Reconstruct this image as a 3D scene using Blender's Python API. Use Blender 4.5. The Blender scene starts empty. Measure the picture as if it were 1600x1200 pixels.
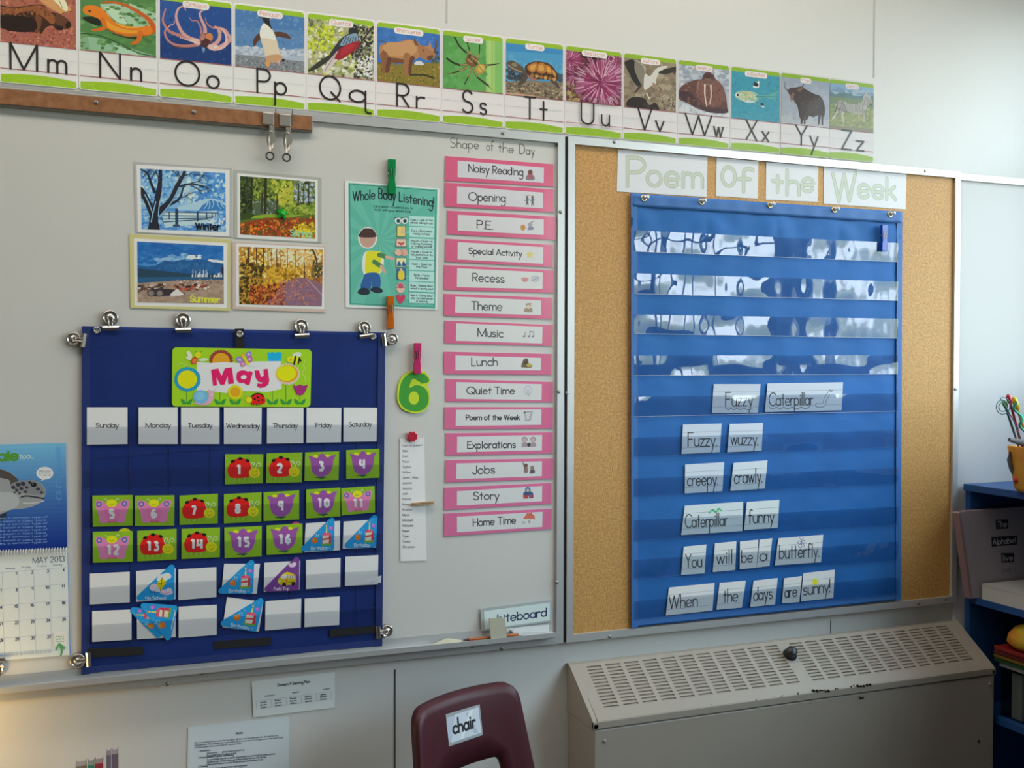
import bpy, bmesh, math, random
from mathutils import Vector, Matrix

SC = bpy.context.scene
COL = SC.collection
# ---------------------------------------------------------------- camera
F_PX, YAW, PITCH, ROLL = 1600.0, 0.369064, -0.017794, 0.002592
CAM_D, CAM_Z = 2.25487, 1.45

def _axes():
    cy, sy, cp, sp = math.cos(YAW), math.sin(YAW), math.cos(PITCH), math.sin(PITCH)
    d = Vector((sy*cp, cy*cp, sp)); r = Vector((cy, -sy, 0)); u = r.cross(d)
    c, s = math.cos(ROLL), math.sin(ROLL)
    return c*r+s*u, -s*r+c*u, d
CR, CU, CD = _axes()
cam_data = bpy.data.cameras.new('camera'); cam = bpy.data.objects.new('camera', cam_data); COL.objects.link(cam)
cam_data.sensor_width = 36.0; cam_data.lens = F_PX/1600*36.0; cam_data.clip_start = 0.05
M = Matrix((CR, CU, -CD)).transposed().to_4x4(); M.translation = Vector((0, -CAM_D, CAM_Z)); cam.matrix_world = M
SC.camera = cam
# ---------------------------------------------------------------- exposure, world, daylight
SC.view_settings.view_transform = 'Standard'; SC.view_settings.look = 'None'
SC.view_settings.gamma = 1.0; SC.view_settings.use_curve_mapping = False
SC.view_settings.exposure = 0.30
SC.cycles.use_denoising = True
SC.cycles.max_bounces = 8; SC.cycles.diffuse_bounces = 4; SC.cycles.transparent_max_bounces = 12
SC.cycles.sample_clamp_indirect = 4.0; SC.cycles.caustics_reflective = False; SC.cycles.caustics_refractive = False
SKY = 9.2
w = bpy.data.worlds.new('daylight'); SC.world = w; w.use_nodes = True
nt = w.node_tree; nt.nodes.clear()
def N(nt, t, **k):
    n = nt.nodes.new(t)
    for a, b in k.items(): setattr(n, a, b)
    return n
tc = N(nt, 'ShaderNodeTexCoord'); sep = N(nt, 'ShaderNodeSeparateXYZ'); nt.links.new(tc.outputs['Generated'], sep.inputs[0])
no = N(nt, 'ShaderNodeTexNoise'); no.inputs['Scale'].default_value = 5; no.inputs['Detail'].default_value = 6
nt.links.new(tc.outputs['Generated'], no.inputs['Vector'])
ad = N(nt, 'ShaderNodeMath', operation='MULTIPLY_ADD'); ad.inputs[1].default_value = 0.5
nt.links.new(no.outputs[0], ad.inputs[0]); nt.links.new(sep.outputs['Z'], ad.inputs[2])
rp = N(nt, 'ShaderNodeValToRGB'); cr = rp.color_ramp
cr.elements[0].position = 0.0; cr.elements[0].color = (.16, .16, .15, 1)
cr.elements[1].position = 1.0; cr.elements[1].color = (.60, .82, 1.0, 1)
for p, c in ((.16, (.18, .19, .15, 1)), (.21, (.22, .27, .18, 1)), (.27, (.34, .38, .27, 1)), (.32, (.86, .95, 1, 1)), (.5, (.80, .92, 1, 1))):
    e = cr.elements.new(p); e.color = c
nt.links.new(ad.outputs[0], rp.inputs[0])
bg = N(nt, 'ShaderNodeBackground'); bg.inputs['Strength'].default_value = SKY
nt.links.new(rp.outputs[0], bg.inputs['Color']); ow = N(nt, 'ShaderNodeOutputWorld'); nt.links.new(bg.outputs[0], ow.inputs[0])
# windows of the right-hand wall (y start, y end), sill and head heights: daylight enters here
RWX = 2.66; SILL, HEAD = 1.38, 2.60
WINS = [(-1.40, -0.12), (-2.80, -1.50), (-4.20, -2.90)]
for (ya, yb) in WINS:
    L = bpy.data.lights.new('window_portal', 'AREA'); L.shape = 'RECTANGLE'; L.size = HEAD-SILL; L.size_y = yb-ya; L.cycles.is_portal = True
    o = bpy.data.objects.new('window_portal', L); COL.objects.link(o); o.location = (RWX+.08, (ya+yb)/2, (SILL+HEAD)/2)
    o.rotation_euler = (0, math.radians(90), 0)
# ---------------------------------------------------------------- helpers
def lin(c): return c/12.92 if c <= .04045 else ((c+.055)/1.055)**2.4
def C(h, g=1.0):
    h = h.lstrip('#')
    return tuple(min(.92, lin(int(h[i:i+2], 16)/255)*g) for i in (0, 2, 4))
def P(px, py, y=0.0):
    """point of the plane y=const seen at photo pixel (px, py)"""
    v = CD*F_PX + CR*(px-800) - CU*(py-600)
    s = (CAM_D+y)/v.y
    return v.x*s, CAM_Z+v.z*s
def PX(px, py, x):
    """point of the plane x=const seen at photo pixel -> (y, z)"""
    v = CD*F_PX + CR*(px-800) - CU*(py-600)
    s = x/v.x
    return v.y*s-CAM_D, CAM_Z+v.z*s

_m = {}
def mat(name, col, rough=.5, metal=0.0, spec=.5, bump=0, bscale=200, var=0, vscale=8, col2=None, alpha=None, trans=0, stretch=None, emis=None, bdist=.002):
    if name in _m: return _m[name]
    m = bpy.data.materials.new(name); m.use_nodes = True; t = m.node_tree; b = t.nodes['Principled BSDF']
    c = C(col) if isinstance(col, str) else col
    b.inputs['Base Color'].default_value = (*c, 1); b.inputs['Roughness'].default_value = rough
    b.inputs['Metallic'].default_value = metal; b.inputs['Specular IOR Level'].default_value = spec
    b.inputs['Transmission Weight'].default_value = trans
    if emis: b.inputs['Emission Color'].default_value = (*emis[0], 1); b.inputs['Emission Strength'].default_value = emis[1]
    tcn = N(t, 'ShaderNodeTexCoord'); src = tcn.outputs['Object']
    if stretch:
        mp = N(t, 'ShaderNodeMapping'); mp.inputs['Scale'].default_value = stretch; t.links.new(src, mp.inputs[0]); src = mp.outputs[0]
    if var or col2:
        n = N(t, 'ShaderNodeTexNoise'); n.inputs['Scale'].default_value = vscale; n.inputs['Detail'].default_value = 5
        t.links.new(src, n.inputs['Vector'])
        r = N(t, 'ShaderNodeValToRGB'); c2 = (C(col2) if isinstance(col2, str) else col2) if col2 else tuple(x*(1-var) for x in c)
        r.color_ramp.elements[0].position = .35; r.color_ramp.elements[0].color = (*c2, 1)
        r.color_ramp.elements[1].position = .65; r.color_ramp.elements[1].color = (*c, 1)
        t.links.new(n.outputs[0], r.inputs[0]); t.links.new(r.outputs[0], b.inputs['Base Color'])
    if bump:
        n2 = N(t, 'ShaderNodeTexNoise'); n2.inputs['Scale'].default_value = bscale; n2.inputs['Detail'].default_value = 3
        t.links.new(src, n2.inputs['Vector'])
        bp = N(t, 'ShaderNodeBump'); bp.inputs['Strength'].default_value = bump; bp.inputs['Distance'].default_value = bdist
        t.links.new(n2.outputs[0], bp.inputs['Height']); t.links.new(bp.outputs[0], b.inputs['Normal'])
    _m[name] = m; return m
def print_mat(name, rough=.45, spec=.4, coat=0, bump=0):
    """printed paper: ink colours are stored per face"""
    m = bpy.data.materials.new(name); m.use_nodes = True; t = m.node_tree; b = t.nodes['Principled BSDF']
    a = N(t, 'ShaderNodeAttribute'); a.attribute_name = 'ink'; t.links.new(a.outputs['Color'], b.inputs['Base Color'])
    b.inputs['Roughness'].default_value = rough; b.inputs['Specular IOR Level'].default_value = spec
    b.inputs['Coat Weight'].default_value = coat; b.inputs['Coat Roughness'].default_value = .16
    if coat:
        n2 = N(t, 'ShaderNodeTexNoise'); n2.inputs['Scale'].default_value = 14; tcn = N(t, 'ShaderNodeTexCoord'); t.links.new(tcn.outputs['Object'], n2.inputs['Vector'])
        bp = N(t, 'ShaderNodeBump'); bp.inputs['Strength'].default_value = .35; bp.inputs['Distance'].default_value = .003
        t.links.new(n2.outputs[0], bp.inputs['Height']); t.links.new(bp.outputs[0], b.inputs['Coat Normal'])
    return m
PAPER = print_mat('printed_paper'); LAMI = print_mat('laminated_paper', .5, .3, .25); PHOTO = print_mat('photo_print', .4, .35, .12)
def clear_mat(name, tint, gloss=1.0, rough=.02, bump=.4, bscale=9):
    m = bpy.data.materials.new(name); m.use_nodes = True; t = m.node_tree; t.nodes.clear()
    out = N(t, 'ShaderNodeOutputMaterial'); tr = N(t, 'ShaderNodeBsdfTransparent'); tr.inputs[0].default_value = (*tint, 1)
    gl = N(t, 'ShaderNodeBsdfGlossy'); gl.inputs['Roughness'].default_value = rough
    fr = N(t, 'ShaderNodeLayerWeight'); pw = N(t, 'ShaderNodeMath', operation='POWER'); pw.inputs[1].default_value = 4.0
    t.links.new(fr.outputs['Facing'], pw.inputs[0])
    mu = N(t, 'ShaderNodeMath', operation='MULTIPLY_ADD'); mu.inputs[1].default_value = .45; mu.inputs[2].default_value = .06*gloss; mu.use_clamp = True
    mx = N(t, 'ShaderNodeMixShader')
    if bump:
        tcn = N(t, 'ShaderNodeTexCoord'); mp = N(t, 'ShaderNodeMapping'); mp.inputs['Scale'].default_value = (1, 1, .35)
        n = N(t, 'ShaderNodeTexNoise'); n.inputs['Scale'].default_value = bscale; n.inputs['Detail'].default_value = 2
        bp = N(t, 'ShaderNodeBump'); bp.inputs['Strength'].default_value = bump; bp.inputs['Distance'].default_value = .01
        t.links.new(tcn.outputs['Object'], mp.inputs[0]); t.links.new(mp.outputs[0], n.inputs['Vector']); t.links.new(n.outputs[0], bp.inputs['Height'])
        t.links.new(bp.outputs[0], gl.inputs['Normal'])
    t.links.new(pw.outputs[0], mu.inputs[0]); t.links.new(mu.outputs[0], mx.inputs[0])
    t.links.new(tr.outputs[0], mx.inputs[1]); t.links.new(gl.outputs[0], mx.inputs[2]); t.links.new(mx.outputs[0], out.inputs[0])
    return m

def tag(o, label=None, cat=None, group=None, kind=None):
    if label: o['label'] = label
    if cat: o['category'] = cat
    if group: o['group'] = group
    if kind: o['kind'] = kind
    return o
def wloc(o):
    v = Vector((0, 0, 0))
    while o: v += o.location; o = o.parent
    return v
def empty(name, loc, label, cat, group=None):
    o = bpy.data.objects.new(name, None); o.empty_display_size = .03; COL.objects.link(o); o.location = loc
    return tag(o, label, cat, group)
def obj(name, bm, m, parent=None, smooth=False, base=False):
    """link a world-space bmesh as one object whose origin is its centre (or base)"""
    vs = [v.co for v in bm.verts]
    lo = Vector([min(v[i] for v in vs) for i in range(3)]); hi = Vector([max(v[i] for v in vs) for i in range(3)])
    c = (lo+hi)/2
    if base: c.z = lo.z
    bmesh.ops.translate(bm, verts=bm.verts, vec=-c)
    me = bpy.data.meshes.new(name); bm.to_mesh(me); bm.free()
    for mm in (m if isinstance(m, (list, tuple)) else [m]): me.materials.append(mm)
    if smooth:
        for p in me.polygons: p.use_smooth = True
    o = bpy.data.objects.new(name, me); COL.objects.link(o); o.location = c
    if parent: o.parent = parent; o.location = c-wloc(parent)
    return o
def structure(name, bm, m, parent=None, smooth=False):
    o = obj(name, bm, m, parent, smooth)
    if not parent: o['kind'] = 'structure'
    return o
def box(bm, x0, x1, y0, y1, z0, z1, bev=0, seg=2):
    r = bmesh.ops.create_cube(bm, size=1); vs = r['verts']
    for v in vs: v.co = Vector((x0 if v.co.x < 0 else x1, y0 if v.co.y < 0 else y1, z0 if v.co.z < 0 else z1))
    if bev:
        es = list({e for v in vs for e in v.link_edges})
        bmesh.ops.bevel(bm, geom=es, offset=bev, segments=seg, profile=.5, affect='EDGES')
    return vs
def nbox(*a, **k):
    bm = bmesh.new(); box(bm, *a, **k); return bm
def prism(bm, pts, y0, y1):
    """outline in x,z extruded from y0 to y1"""
    a = [bm.verts.new((p[0], y0, p[1])) for p in pts]; b = [bm.verts.new((p[0], y1, p[1])) for p in pts]
    n = len(pts)
    bm.faces.new(a); bm.faces.new(b[::-1])
    for i in range(n): bm.faces.new((a[i], b[i], b[(i+1) % n], a[(i+1) % n]))
    return bm
def lathe(bm, prof, org, axis, n=24):
    """prof = [(r, h)] spun about axis through org"""
    ax = Vector(axis).normalized(); t = ax.orthogonal().normalized(); s = ax.cross(t); rings = []
    for r, h in prof:
        if r <= 1e-6: rings.append([bm.verts.new(Vector(org)+ax*h)])
        else: rings.append([bm.verts.new(Vector(org)+ax*h+(t*math.cos(k*2*math.pi/n)+s*math.sin(k*2*math.pi/n))*r) for k in range(n)])
    for a, b in zip(rings, rings[1:]):
        for k in range(n):
            k2 = (k+1) % n
            if len(a) == 1 and len(b) == 1: break
            if len(a) == 1: bm.faces.new((a[0], b[k], b[k2]))
            elif len(b) == 1: bm.faces.new((a[k], b[0], a[k2]))
            else: bm.faces.new((a[k], b[k], b[k2], a[k2]))
    return bm
def tube(bm, pts, r, n=8, cap=True):
    pts = [Vector(p) for p in pts]; rings = []
    rr = r if isinstance(r, (list, tuple)) else [r]*len(pts)
    up = None
    for i, p in enumerate(pts):
        d = (pts[min(i+1, len(pts)-1)]-pts[max(i-1, 0)]).normalized()
        if up is None: up = d.orthogonal().normalized()
        up = (up-d*up.dot(d)).normalized(); s = d.cross(up)
        rings.append([bm.verts.new(p+(up*math.cos(k*2*math.pi/n)+s*math.sin(k*2*math.pi/n))*rr[i]) for k in range(n)])
    for a, b in zip(rings, rings[1:]):
        for k in range(n): bm.faces.new((a[k], b[k], b[(k+1) % n], a[(k+1) % n]))
    if cap: bm.faces.new(rings[0][::-1]); bm.faces.new(rings[-1])
    return bm
def grid(bm, fn, nu, nv):
    g = [[bm.verts.new(fn(i/nu, j/nv)) for i in range(nu+1)] for j in range(nv+1)]
    for j in range(nv):
        for i in range(nu): bm.faces.new((g[j][i], g[j][i+1], g[j+1][i+1], g[j+1][i]))
    return g
def bil(q, u, v):
    """q = TL, TR, BR, BL"""
    return tuple((q[0][i]*(1-u)+q[1][i]*u)*(1-v)+(q[3][i]*(1-u)+q[2][i]*u)*v for i in range(2))

# ---------------------------------------------------------------- single-stroke lettering
def arc(cx, cy, rx, ry, a0, a1, n=10):
    return [(cx+rx*math.cos(math.radians(a0+(a1-a0)*i/n)), cy+ry*math.sin(math.radians(a0+(a1-a0)*i/n))) for i in range(n+1)]
GL = {
 'A': (.7, [[(0, 0), (.35, 1), (.7, 0)], [(.12, .35), (.58, .35)]]),
 'B': (.55, [[(0, 0), (0, 1), (.28, 1)]+arc(.28, .76, .24, .24, 90, -90)+[(0, .52), (.3, .52)]+arc(.3, .26, .25, .26, 90, -90)+[(0, 0)]]),
 'C': (.7, [arc(.45, .5, .45, .5, 45, 315, 16)]),
 'D': (.65, [[(0, 0), (0, 1), (.2, 1)]+arc(.2, .5, .45, .5, 90, -90, 12)+[(0, 0)]]),
 'E': (.5, [[(.5, 1), (0, 1), (0, 0), (.5, 0)], [(0, .52), (.42, .52)]]),
 'F': (.5, [[(.5, 1), (0, 1), (0, 0)], [(0, .52), (.4, .52)]]),
 'G': (.8, [arc(.45, .5, .45, .5, 45, 360, 16)+[(.5, .5)]]),
 'H': (.6, [[(0, 0), (0, 1)], [(.6, 0), (.6, 1)], [(0, .52), (.6, .52)]]),
 'I': (.1, [[(.05, 0), (.05, 1)]]),
 'J': (.4, [[(.4, 1), (.4, .22)]+arc(.2, .22, .2, .22, 0, -180)]),
 'K': (.55, [[(0, 0), (0, 1)], [(.52, 1), (0, .42)], [(.15, .58), (.55, 0)]]),
 'L': (.45, [[(0, 1), (0, 0), (.45, 0)]]),
 'M': (.9, [[(0, 0), (0, 1), (.45, .02), (.9, 1), (.9, 0)]]),
 'N': (.65, [[(0, 0), (0, 1), (.65, 0), (.65, 1)]]),
 'O': (1.0, [arc(.5, .5, .5, .5, 90, 450, 28)]),
 'P': (.52, [[(0, 0), (0, 1), (.26, 1)]+arc(.26, .74, .26, .26, 90, -90)+[(0, .48)]]),
 'Q': (1.0, [arc(.5, .5, .5, .5, 90, 450, 28), [(.55, .32), (.98, -.05)]]),
 'R': (.52, [[(0, 0), (0, 1), (.26, 1)]+arc(.26, .74, .26, .26, 90, -90)+[(0, .48)], [(.2, .48), (.52, 0)]]),
 'S': (.56, [arc(.29, .75, .25, .25, 30, 270, 10)+arc(.28, .25, .28, .25, 90, -150, 10)]),
 'T': (.6, [[(0, 1), (.6, 1)], [(.3, 1), (.3, 0)]]),
 'U': (.58, [[(0, 1), (0, .28)]+arc(.29, .28, .29, .28, 180, 360, 12)+[(.58, 1)]]),
 'V': (.62, [[(0, 1), (.31, 0), (.62, 1)]]),
 'W': (1.0, [[(0, 1), (.27, 0), (.5, .95), (.73, 0), (1.0, 1)]]),
 'X': (.58, [[(0, 1), (.58, 0)], [(.58, 1), (0, 0)]]),
 'Y': (.6, [[(0, 1), (.3, .5), (.6, 1)], [(.3, .5), (.3, 0)]]),
 'Z': (.55, [[(0, 1), (.55, 1), (0, 0), (.55, 0)]]),
 'a': (.5, [arc(.24, .25, .24, .25, 0, 360, 16), [(.5, .5), (.5, 0)]]),
 'b': (.48, [[(0, 1), (0, 0)], arc(.24, .25, .24, .25, 180, -180, 16)]),
 'c': (.42, [arc(.25, .25, .25, .25, 48, 312, 12)]),
 'd': (.48, [arc(.24, .25, .24, .25, 0, 360, 16), [(.48, 1), (.48, 0)]]),
 'e': (.5, [[(.01, .25), (.5, .25)]+arc(.25, .25, .25, .25, 0, 320, 14)]),
 'f': (.34, [arc(.26, .84, .13, .16, 30, 180, 6)+[(.13, 0)], [(0, .5), (.3, .5)]]),
 'g': (.48, [arc(.24, .25, .24, .25, 0, 360, 16), [(.48, .5), (.48, -.22)]+arc(.25, -.22, .23, .22, 0, -150, 7)]),
 'h': (.44, [[(0, 1), (0, 0)], [(0, .28)]+arc(.22, .28, .22, .22, 180, 0, 8)+[(.44, 0)]]),
 'i': (.1, [[(.05, .5), (.05, 0)], [(.05, .72), (.05, .77)]]),
 'j': (.12, [[(.12, .5), (.12, -.25)]+arc(-.04, -.25, .16, .2, 0, -120, 5), [(.12, .72), (.12, .77)]]),
 'k': (.4, [[(0, 1), (0, 0)], [(.36, .5), (0, .2)], [(.12, .3), (.4, 0)]]),
 'l': (.1, [[(.05, 1), (.05, 0)]]),
 'm': (.72, [[(0, .5), (0, 0)], [(0, .3)]+arc(.18, .32, .18, .18, 180, 0, 7)+[(.36, 0)], [(.36, .3)]+arc(.54, .32, .18, .18, 180, 0, 7)+[(.72, 0)]]),
 'n': (.42, [[(0, .5), (0, 0)], [(0, .28)]+arc(.21, .29, .21, .21, 180, 0, 8)+[(.42, 0)]]),
 'o': (.5, [arc(.25, .25, .25, .25, 90, 450, 18)]),
 'p': (.48, [[(0, .5), (0, -.45)], arc(.24, .25, .24, .25, 180, -180, 16)]),
 'q': (.48, [arc(.24, .25, .24, .25, 0, 360, 16), [(.48, .5), (.48, -.32)]+arc(.6, -.32, .12, .12, 180, 290, 5)]),
 'r': (.3, [[(0, .5), (0, 0)], [(0, .28)]+arc(.2, .29, .2, .2, 180, 60, 6)]),
 's': (.36, [arc(.18, .375, .16, .125, 30, 270, 8)+arc(.18, .125, .18, .125, 90, -150, 8)]),
 't': (.3, [[(.15, .85), (.15, 0)], [(0, .5), (.3, .5)]]),
 'u': (.44, [[(0, .5), (0, .2)]+arc(.22, .21, .22, .21, 180, 360, 8), [(.44, .5), (.44, 0)]]),
 'v': (.42, [[(0, .5), (.21, 0), (.42, .5)]]),
 'w': (.66, [[(0, .5), (.18, 0), (.33, .48), (.48, 0), (.66, .5)]]),
 'x': (.4, [[(0, .5), (.4, 0)], [(.4, .5), (0, 0)]]),
 'y': (.42, [[(0, .5), (.22, 0)], [(.42, .5), (.08, -.45)]]),
 'z': (.4, [[(0, .5), (.4, .5), (0, 0), (.4, 0)]]),
 '0': (.6, [arc(.3, .5, .3, .5, 90, 450, 18)]),
 '1': (.25, [[(0, .82), (.2, 1), (.2, 0)]]),
 '2': (.55, [arc(.27, .72, .27, .28, 165, -30, 9)+[(0, 0), (.55, 0)]]),
 '3': (.52, [arc(.24, .75, .24, .25, 150, -80, 9)+arc(.24, .26, .28, .26, 80, -150, 9)]),
 '4': (.55, [[(.42, 0), (.42, 1), (0, .3), (.55, .3)]]),
 '5': (.52, [[(.48, 1), (.08, 1), (.04, .55)]+arc(.25, .3, .27, .3, 120, -150, 10)]),
 '6': (.54, [arc(.5, .5, .5, .5, 100, 180, 6)+arc(.27, .28, .27, .28, 180, 540, 14)]),
 '7': (.52, [[(0, 1), (.52, 1), (.15, 0)]]),
 '8': (.5, [arc(.25, .76, .21, .24, -90, 270, 14), arc(.25, .26, .25, .26, 90, 450, 14)]),
 '9': (.54, [arc(.27, .72, .27, .28, 0, 360, 14), [(.54, .72), (.5, 0)]]),
 '!': (.0, [[(0, 1), (0, .3)], [(0, .06), (0, 0)]]), '.': (.02, [[(0, .04), (.02, 0)]]), ',': (.05, [[(.05, .05), (0, -.14)]]),
 ':': (.0, [[(0, .4), (0, .44)], [(0, 0), (0, .04)]]), '-': (.25, [[(0, .3), (.25, .3)]]), '=': (.32, [[(0, .38), (.32, .38)], [(0, .2), (.32, .2)]]),
 "'": (.0, [[(0, 1), (0, .82)]]), '/': (.3, [[(0, 0), (.3, 1)]]), '?': (.4, [arc(.2, .8, .2, .2, 170, -60, 8)+[(.2, .45), (.2, .28)], [(.2, .05), (.2, 0)]]),
}
def layout(s, xh=.5, gap=.17, space=.36):
    """strokes of a line of text in em units, and its width"""
    x = 0; out = []
    for ch in s:
        if ch == ' ': x += space; continue
        adv, st = GL[ch]
        for q in st:
            pts = []
            for (a, b) in q:
                if ch.islower() or ch == '.':
                    b = b*xh/.5 if b <= .5 else xh+(b-.5)*(1-xh)/.5
                    a = a*(.6+.8*xh*.5/.5) if xh != .5 else a
                pts.append((x+a, b))
            out.append(pts)
        x += adv*(.6+.8*xh if (ch.islower() and xh != .5) else 1)+gap
    return out, x-gap

def spline(pts, closed=True, k=5):
    n = len(pts); out = []
    rng = range(n) if closed else range(n-1)
    g = lambda i: pts[i % n] if closed else pts[max(0, min(n-1, i))]
    for i in rng:
        p0, p1, p2, p3 = g(i-1), g(i), g(i+1), g(i+2)
        for j in range(k):
            t = j/k
            out.append(tuple(.5*((2*p1[a])+(-p0[a]+p2[a])*t+(2*p0[a]-5*p1[a]+4*p2[a]-p3[a])*t*t+(-p0[a]+3*p1[a]-3*p2[a]+p3[a])*t**3) for a in (0, 1)))
    if not closed: out.append(tuple(pts[-1]))
    return out
def clip_poly(poly, clip):
    """clip polygon by a convex polygon (both x,z lists)"""
    A = sum(clip[i][0]*clip[(i+1) % len(clip)][1]-clip[(i+1) % len(clip)][0]*clip[i][1] for i in range(len(clip)))
    sg = 1 if A > 0 else -1
    for i in range(len(clip)):
        if not poly: return []
        ax, az = clip[i]; bx, bz = clip[(i+1) % len(clip)]
        d = [sg*((bx-ax)*(p[1]-az)-(bz-az)*(p[0]-ax)) for p in poly]
        if min(d) >= 0: continue
        out = []
        for j in range(len(poly)):
            p, q = poly[j], poly[(j+1) % len(poly)]; dp, dq = d[j], d[(j+1) % len(poly)]
            if dp >= 0: out.append(p)
            if (dp >= 0) != (dq >= 0):
                t = dp/(dp-dq); out.append((p[0]+(q[0]-p[0])*t, p[1]+(q[1]-p[1])*t))
        poly = out
    return poly
EPS = 5e-6
class Art:
    """a printed sheet standing in a plane y=const: a thin slab plus flat inks on its front"""
    def __init__(s, y, zoom=(0, 0, 1), gain=1.0):
        s.y = y; s.z(*zoom); s.g = gain; s.V = []; s.Fc = []; s.K = []; s.layer = 0; s.clip = None
    def z(s, x0, y0, sc): s.zx, s.zy, s.zs = x0, y0, sc; return s
    def m(s, p): return P(s.zx+p[0]/s.zs, s.zy+p[1]/s.zs, s.y)
    grp = None
    def begin(s): s.grp = {}; s.top = 0; s.cs = None
    def end(s): s.layer += s.top+1; s.grp = None
    def _sub(s, pts):
        """lowest ink level where this shape overlaps no other shape of its group"""
        x0, x1 = min(p[0] for p in pts), max(p[0] for p in pts); z0, z1 = min(p[1] for p in pts), max(p[1] for p in pts)
        if s.cs is None: s.cs = max(x1-x0, z1-z0)*1.5+1e-5
        cells = [(i, j) for i in range(int(x0//s.cs), int(x1//s.cs)+1) for j in range(int(z0//s.cs), int(z1//s.cs)+1)]
        used = set()
        for c in cells:
            for (a0, a1, b0, b1, l) in s.grp.get(c, ()):
                if a0 < x1 and a1 > x0 and b0 < z1 and b1 > z0: used.add(l)
        l = 0
        while l in used: l += 1
        for c in cells: s.grp.setdefault(c, []).append((x0, x1, z0, z1, l))
        s.top = max(s.top, l); return l
    def _add(s, pts, col, dy=0.0):
        b = len(s.V); yy = s.y-(s.layer+(s._sub(pts) if s.grp is not None else 0))*EPS
        s.V += [(p[0], yy, p[1]) for p in pts]; s.Fc.append(list(range(b, b+len(pts)))); s.K.append(col)
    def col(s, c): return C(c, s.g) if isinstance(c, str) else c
    def slab(s, q, c='#ffffff', th=.0006, world=False, rnd=0, cz=None):
        """base sheet; q = outline in zoom pixels"""
        w = list(q) if world else [s.m(p) for p in q]
        if rnd: w = round_poly(w, rnd)
        A = sum(w[i][0]*w[(i+1) % len(w)][1]-w[(i+1) % len(w)][0]*w[i][1] for i in range(len(w)))
        if A > 0: w = w[::-1]
        n = len(w); b = len(s.V); c = s.col(c)
        s.V += [(p[0], s.y, p[1]) for p in w]+[(p[0], s.y+th, p[1]) for p in w]
        s.Fc.append([b+i for i in range(n)][::-1]); s.K.append(c)
        s.Fc.append([b+n+i for i in range(n)]); s.K.append(c)
        for i in range(n): s.Fc.append([b+i, b+(i+1) % n, b+n+(i+1) % n, b+n+i][::-1]); s.K.append(c)
        s.layer = 1; s.clip = w if len(w) == 4 else None; return s
    def setclip(s, q=None): s.clip = [s.m(p) for p in q] if q else None; return s
    def wpoly(s, w, c, inc=True):
        if s.clip: w = clip_poly(w, s.clip)
        if len(w) < 3: return
        A = sum(w[i][0]*w[(i+1) % len(w)][1]-w[(i+1) % len(w)][0]*w[i][1] for i in range(len(w)))
        if abs(A) < 1e-10: return
        if A < 0: w = w[::-1]
        s._add(w, s.col(c))
        if inc and s.grp is None: s.layer += 1
    def poly(s, pts, c, sm=0):
        if sm: pts = spline(pts, True, sm)
        s.wpoly([s.m(p) for p in pts], c); return s
    def sp(s, pts, c): return s.poly(pts, c, 4)
    def rect(s, x0, y0, x1, y1, c): return s.poly([(x0, y0), (x1, y0), (x1, y1), (x0, y1)], c)
    def ell(s, cx, cy, rx, ry, c, rot=0, n=20):
        r = math.radians(rot); cs, sn = math.cos(r), math.sin(r)
        return s.poly([(cx+rx*math.cos(t)*cs-ry*math.sin(t)*sn, cy+rx*math.cos(t)*sn+ry*math.sin(t)*cs) for t in [2*math.pi*k/n for k in range(n)]], c)
    def wline(s, w, hw, c, cap=True):
        """stroke through world points w with half width hw (one number or one per point)"""
        n = len(w)
        if n < 2: return
        own = s.grp is None
        if own: s.begin()
        for i in range(1, n-1):     # sharp turns are drawn as two strokes
            ux, uz, vx, vz = w[i][0]-w[i-1][0], w[i][1]-w[i-1][1], w[i+1][0]-w[i][0], w[i+1][1]-w[i][1]
            if ux*vx+uz*vz < -.05*math.hypot(ux, uz)*math.hypot(vx, vz):
                s.wline(w[:i+1], hw[:i+1] if isinstance(hw, (list, tuple)) else hw, c, cap); s.wline(w[i:], hw[i:] if isinstance(hw, (list, tuple)) else hw, c, cap)
                if own: s.end()
                return
        closed = n > 3 and math.hypot(w[0][0]-w[-1][0], w[0][1]-w[-1][1]) < 1e-6
        hh = hw if isinstance(hw, (list, tuple)) else [hw]*n
        L = []; R = []
        for i in range(n):
            a, b, d = (w[i-1] if i else w[-2]) if closed else w[max(i-1, 0)], w[i], (w[i+1] if i < n-1 else w[1]) if closed else w[min(i+1, n-1)]
            def nrm(p, q):
                dx, dz = q[0]-p[0], q[1]-p[1]; l = math.hypot(dx, dz)
                return (-dz/l, dx/l) if l > 1e-12 else None
            n1 = nrm(a, b) if i > 0 or closed else None; n2 = nrm(b, d) if i < n-1 or closed else None
            n1 = n1 or n2; n2 = n2 or n1
            if n1 is None: continue
            mx, mz = n1[0]+n2[0], n1[1]+n2[1]; l2 = mx*mx+mz*mz
            k = 2/l2 if l2 > .35 else 1/max(math.sqrt(l2), .3)
            h = hh[i]
            L.append((b[0]+mx*k*h, b[1]+mz*k*h)); R.append((b[0]-mx*k*h, b[1]-mz*k*h))
        for i in range(len(L)-1): s.wpoly([R[i], R[i+1], L[i+1], L[i]], c, False)
        if cap and not closed:
            for e, h in ((w[0], hh[0]), (w[-1], hh[-1])):
                if h > 0: s.wpoly([(e[0]+h*math.cos(t*math.pi/4), e[1]+h*math.sin(t*math.pi/4)) for t in range(8)], c, False)
        if own: s.end()
    def px(s, p):  # metres per zoom pixel near p
        a, b = s.m(p), s.m((p[0], p[1]+1)); return math.hypot(a[0]-b[0], a[1]-b[1])
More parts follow.
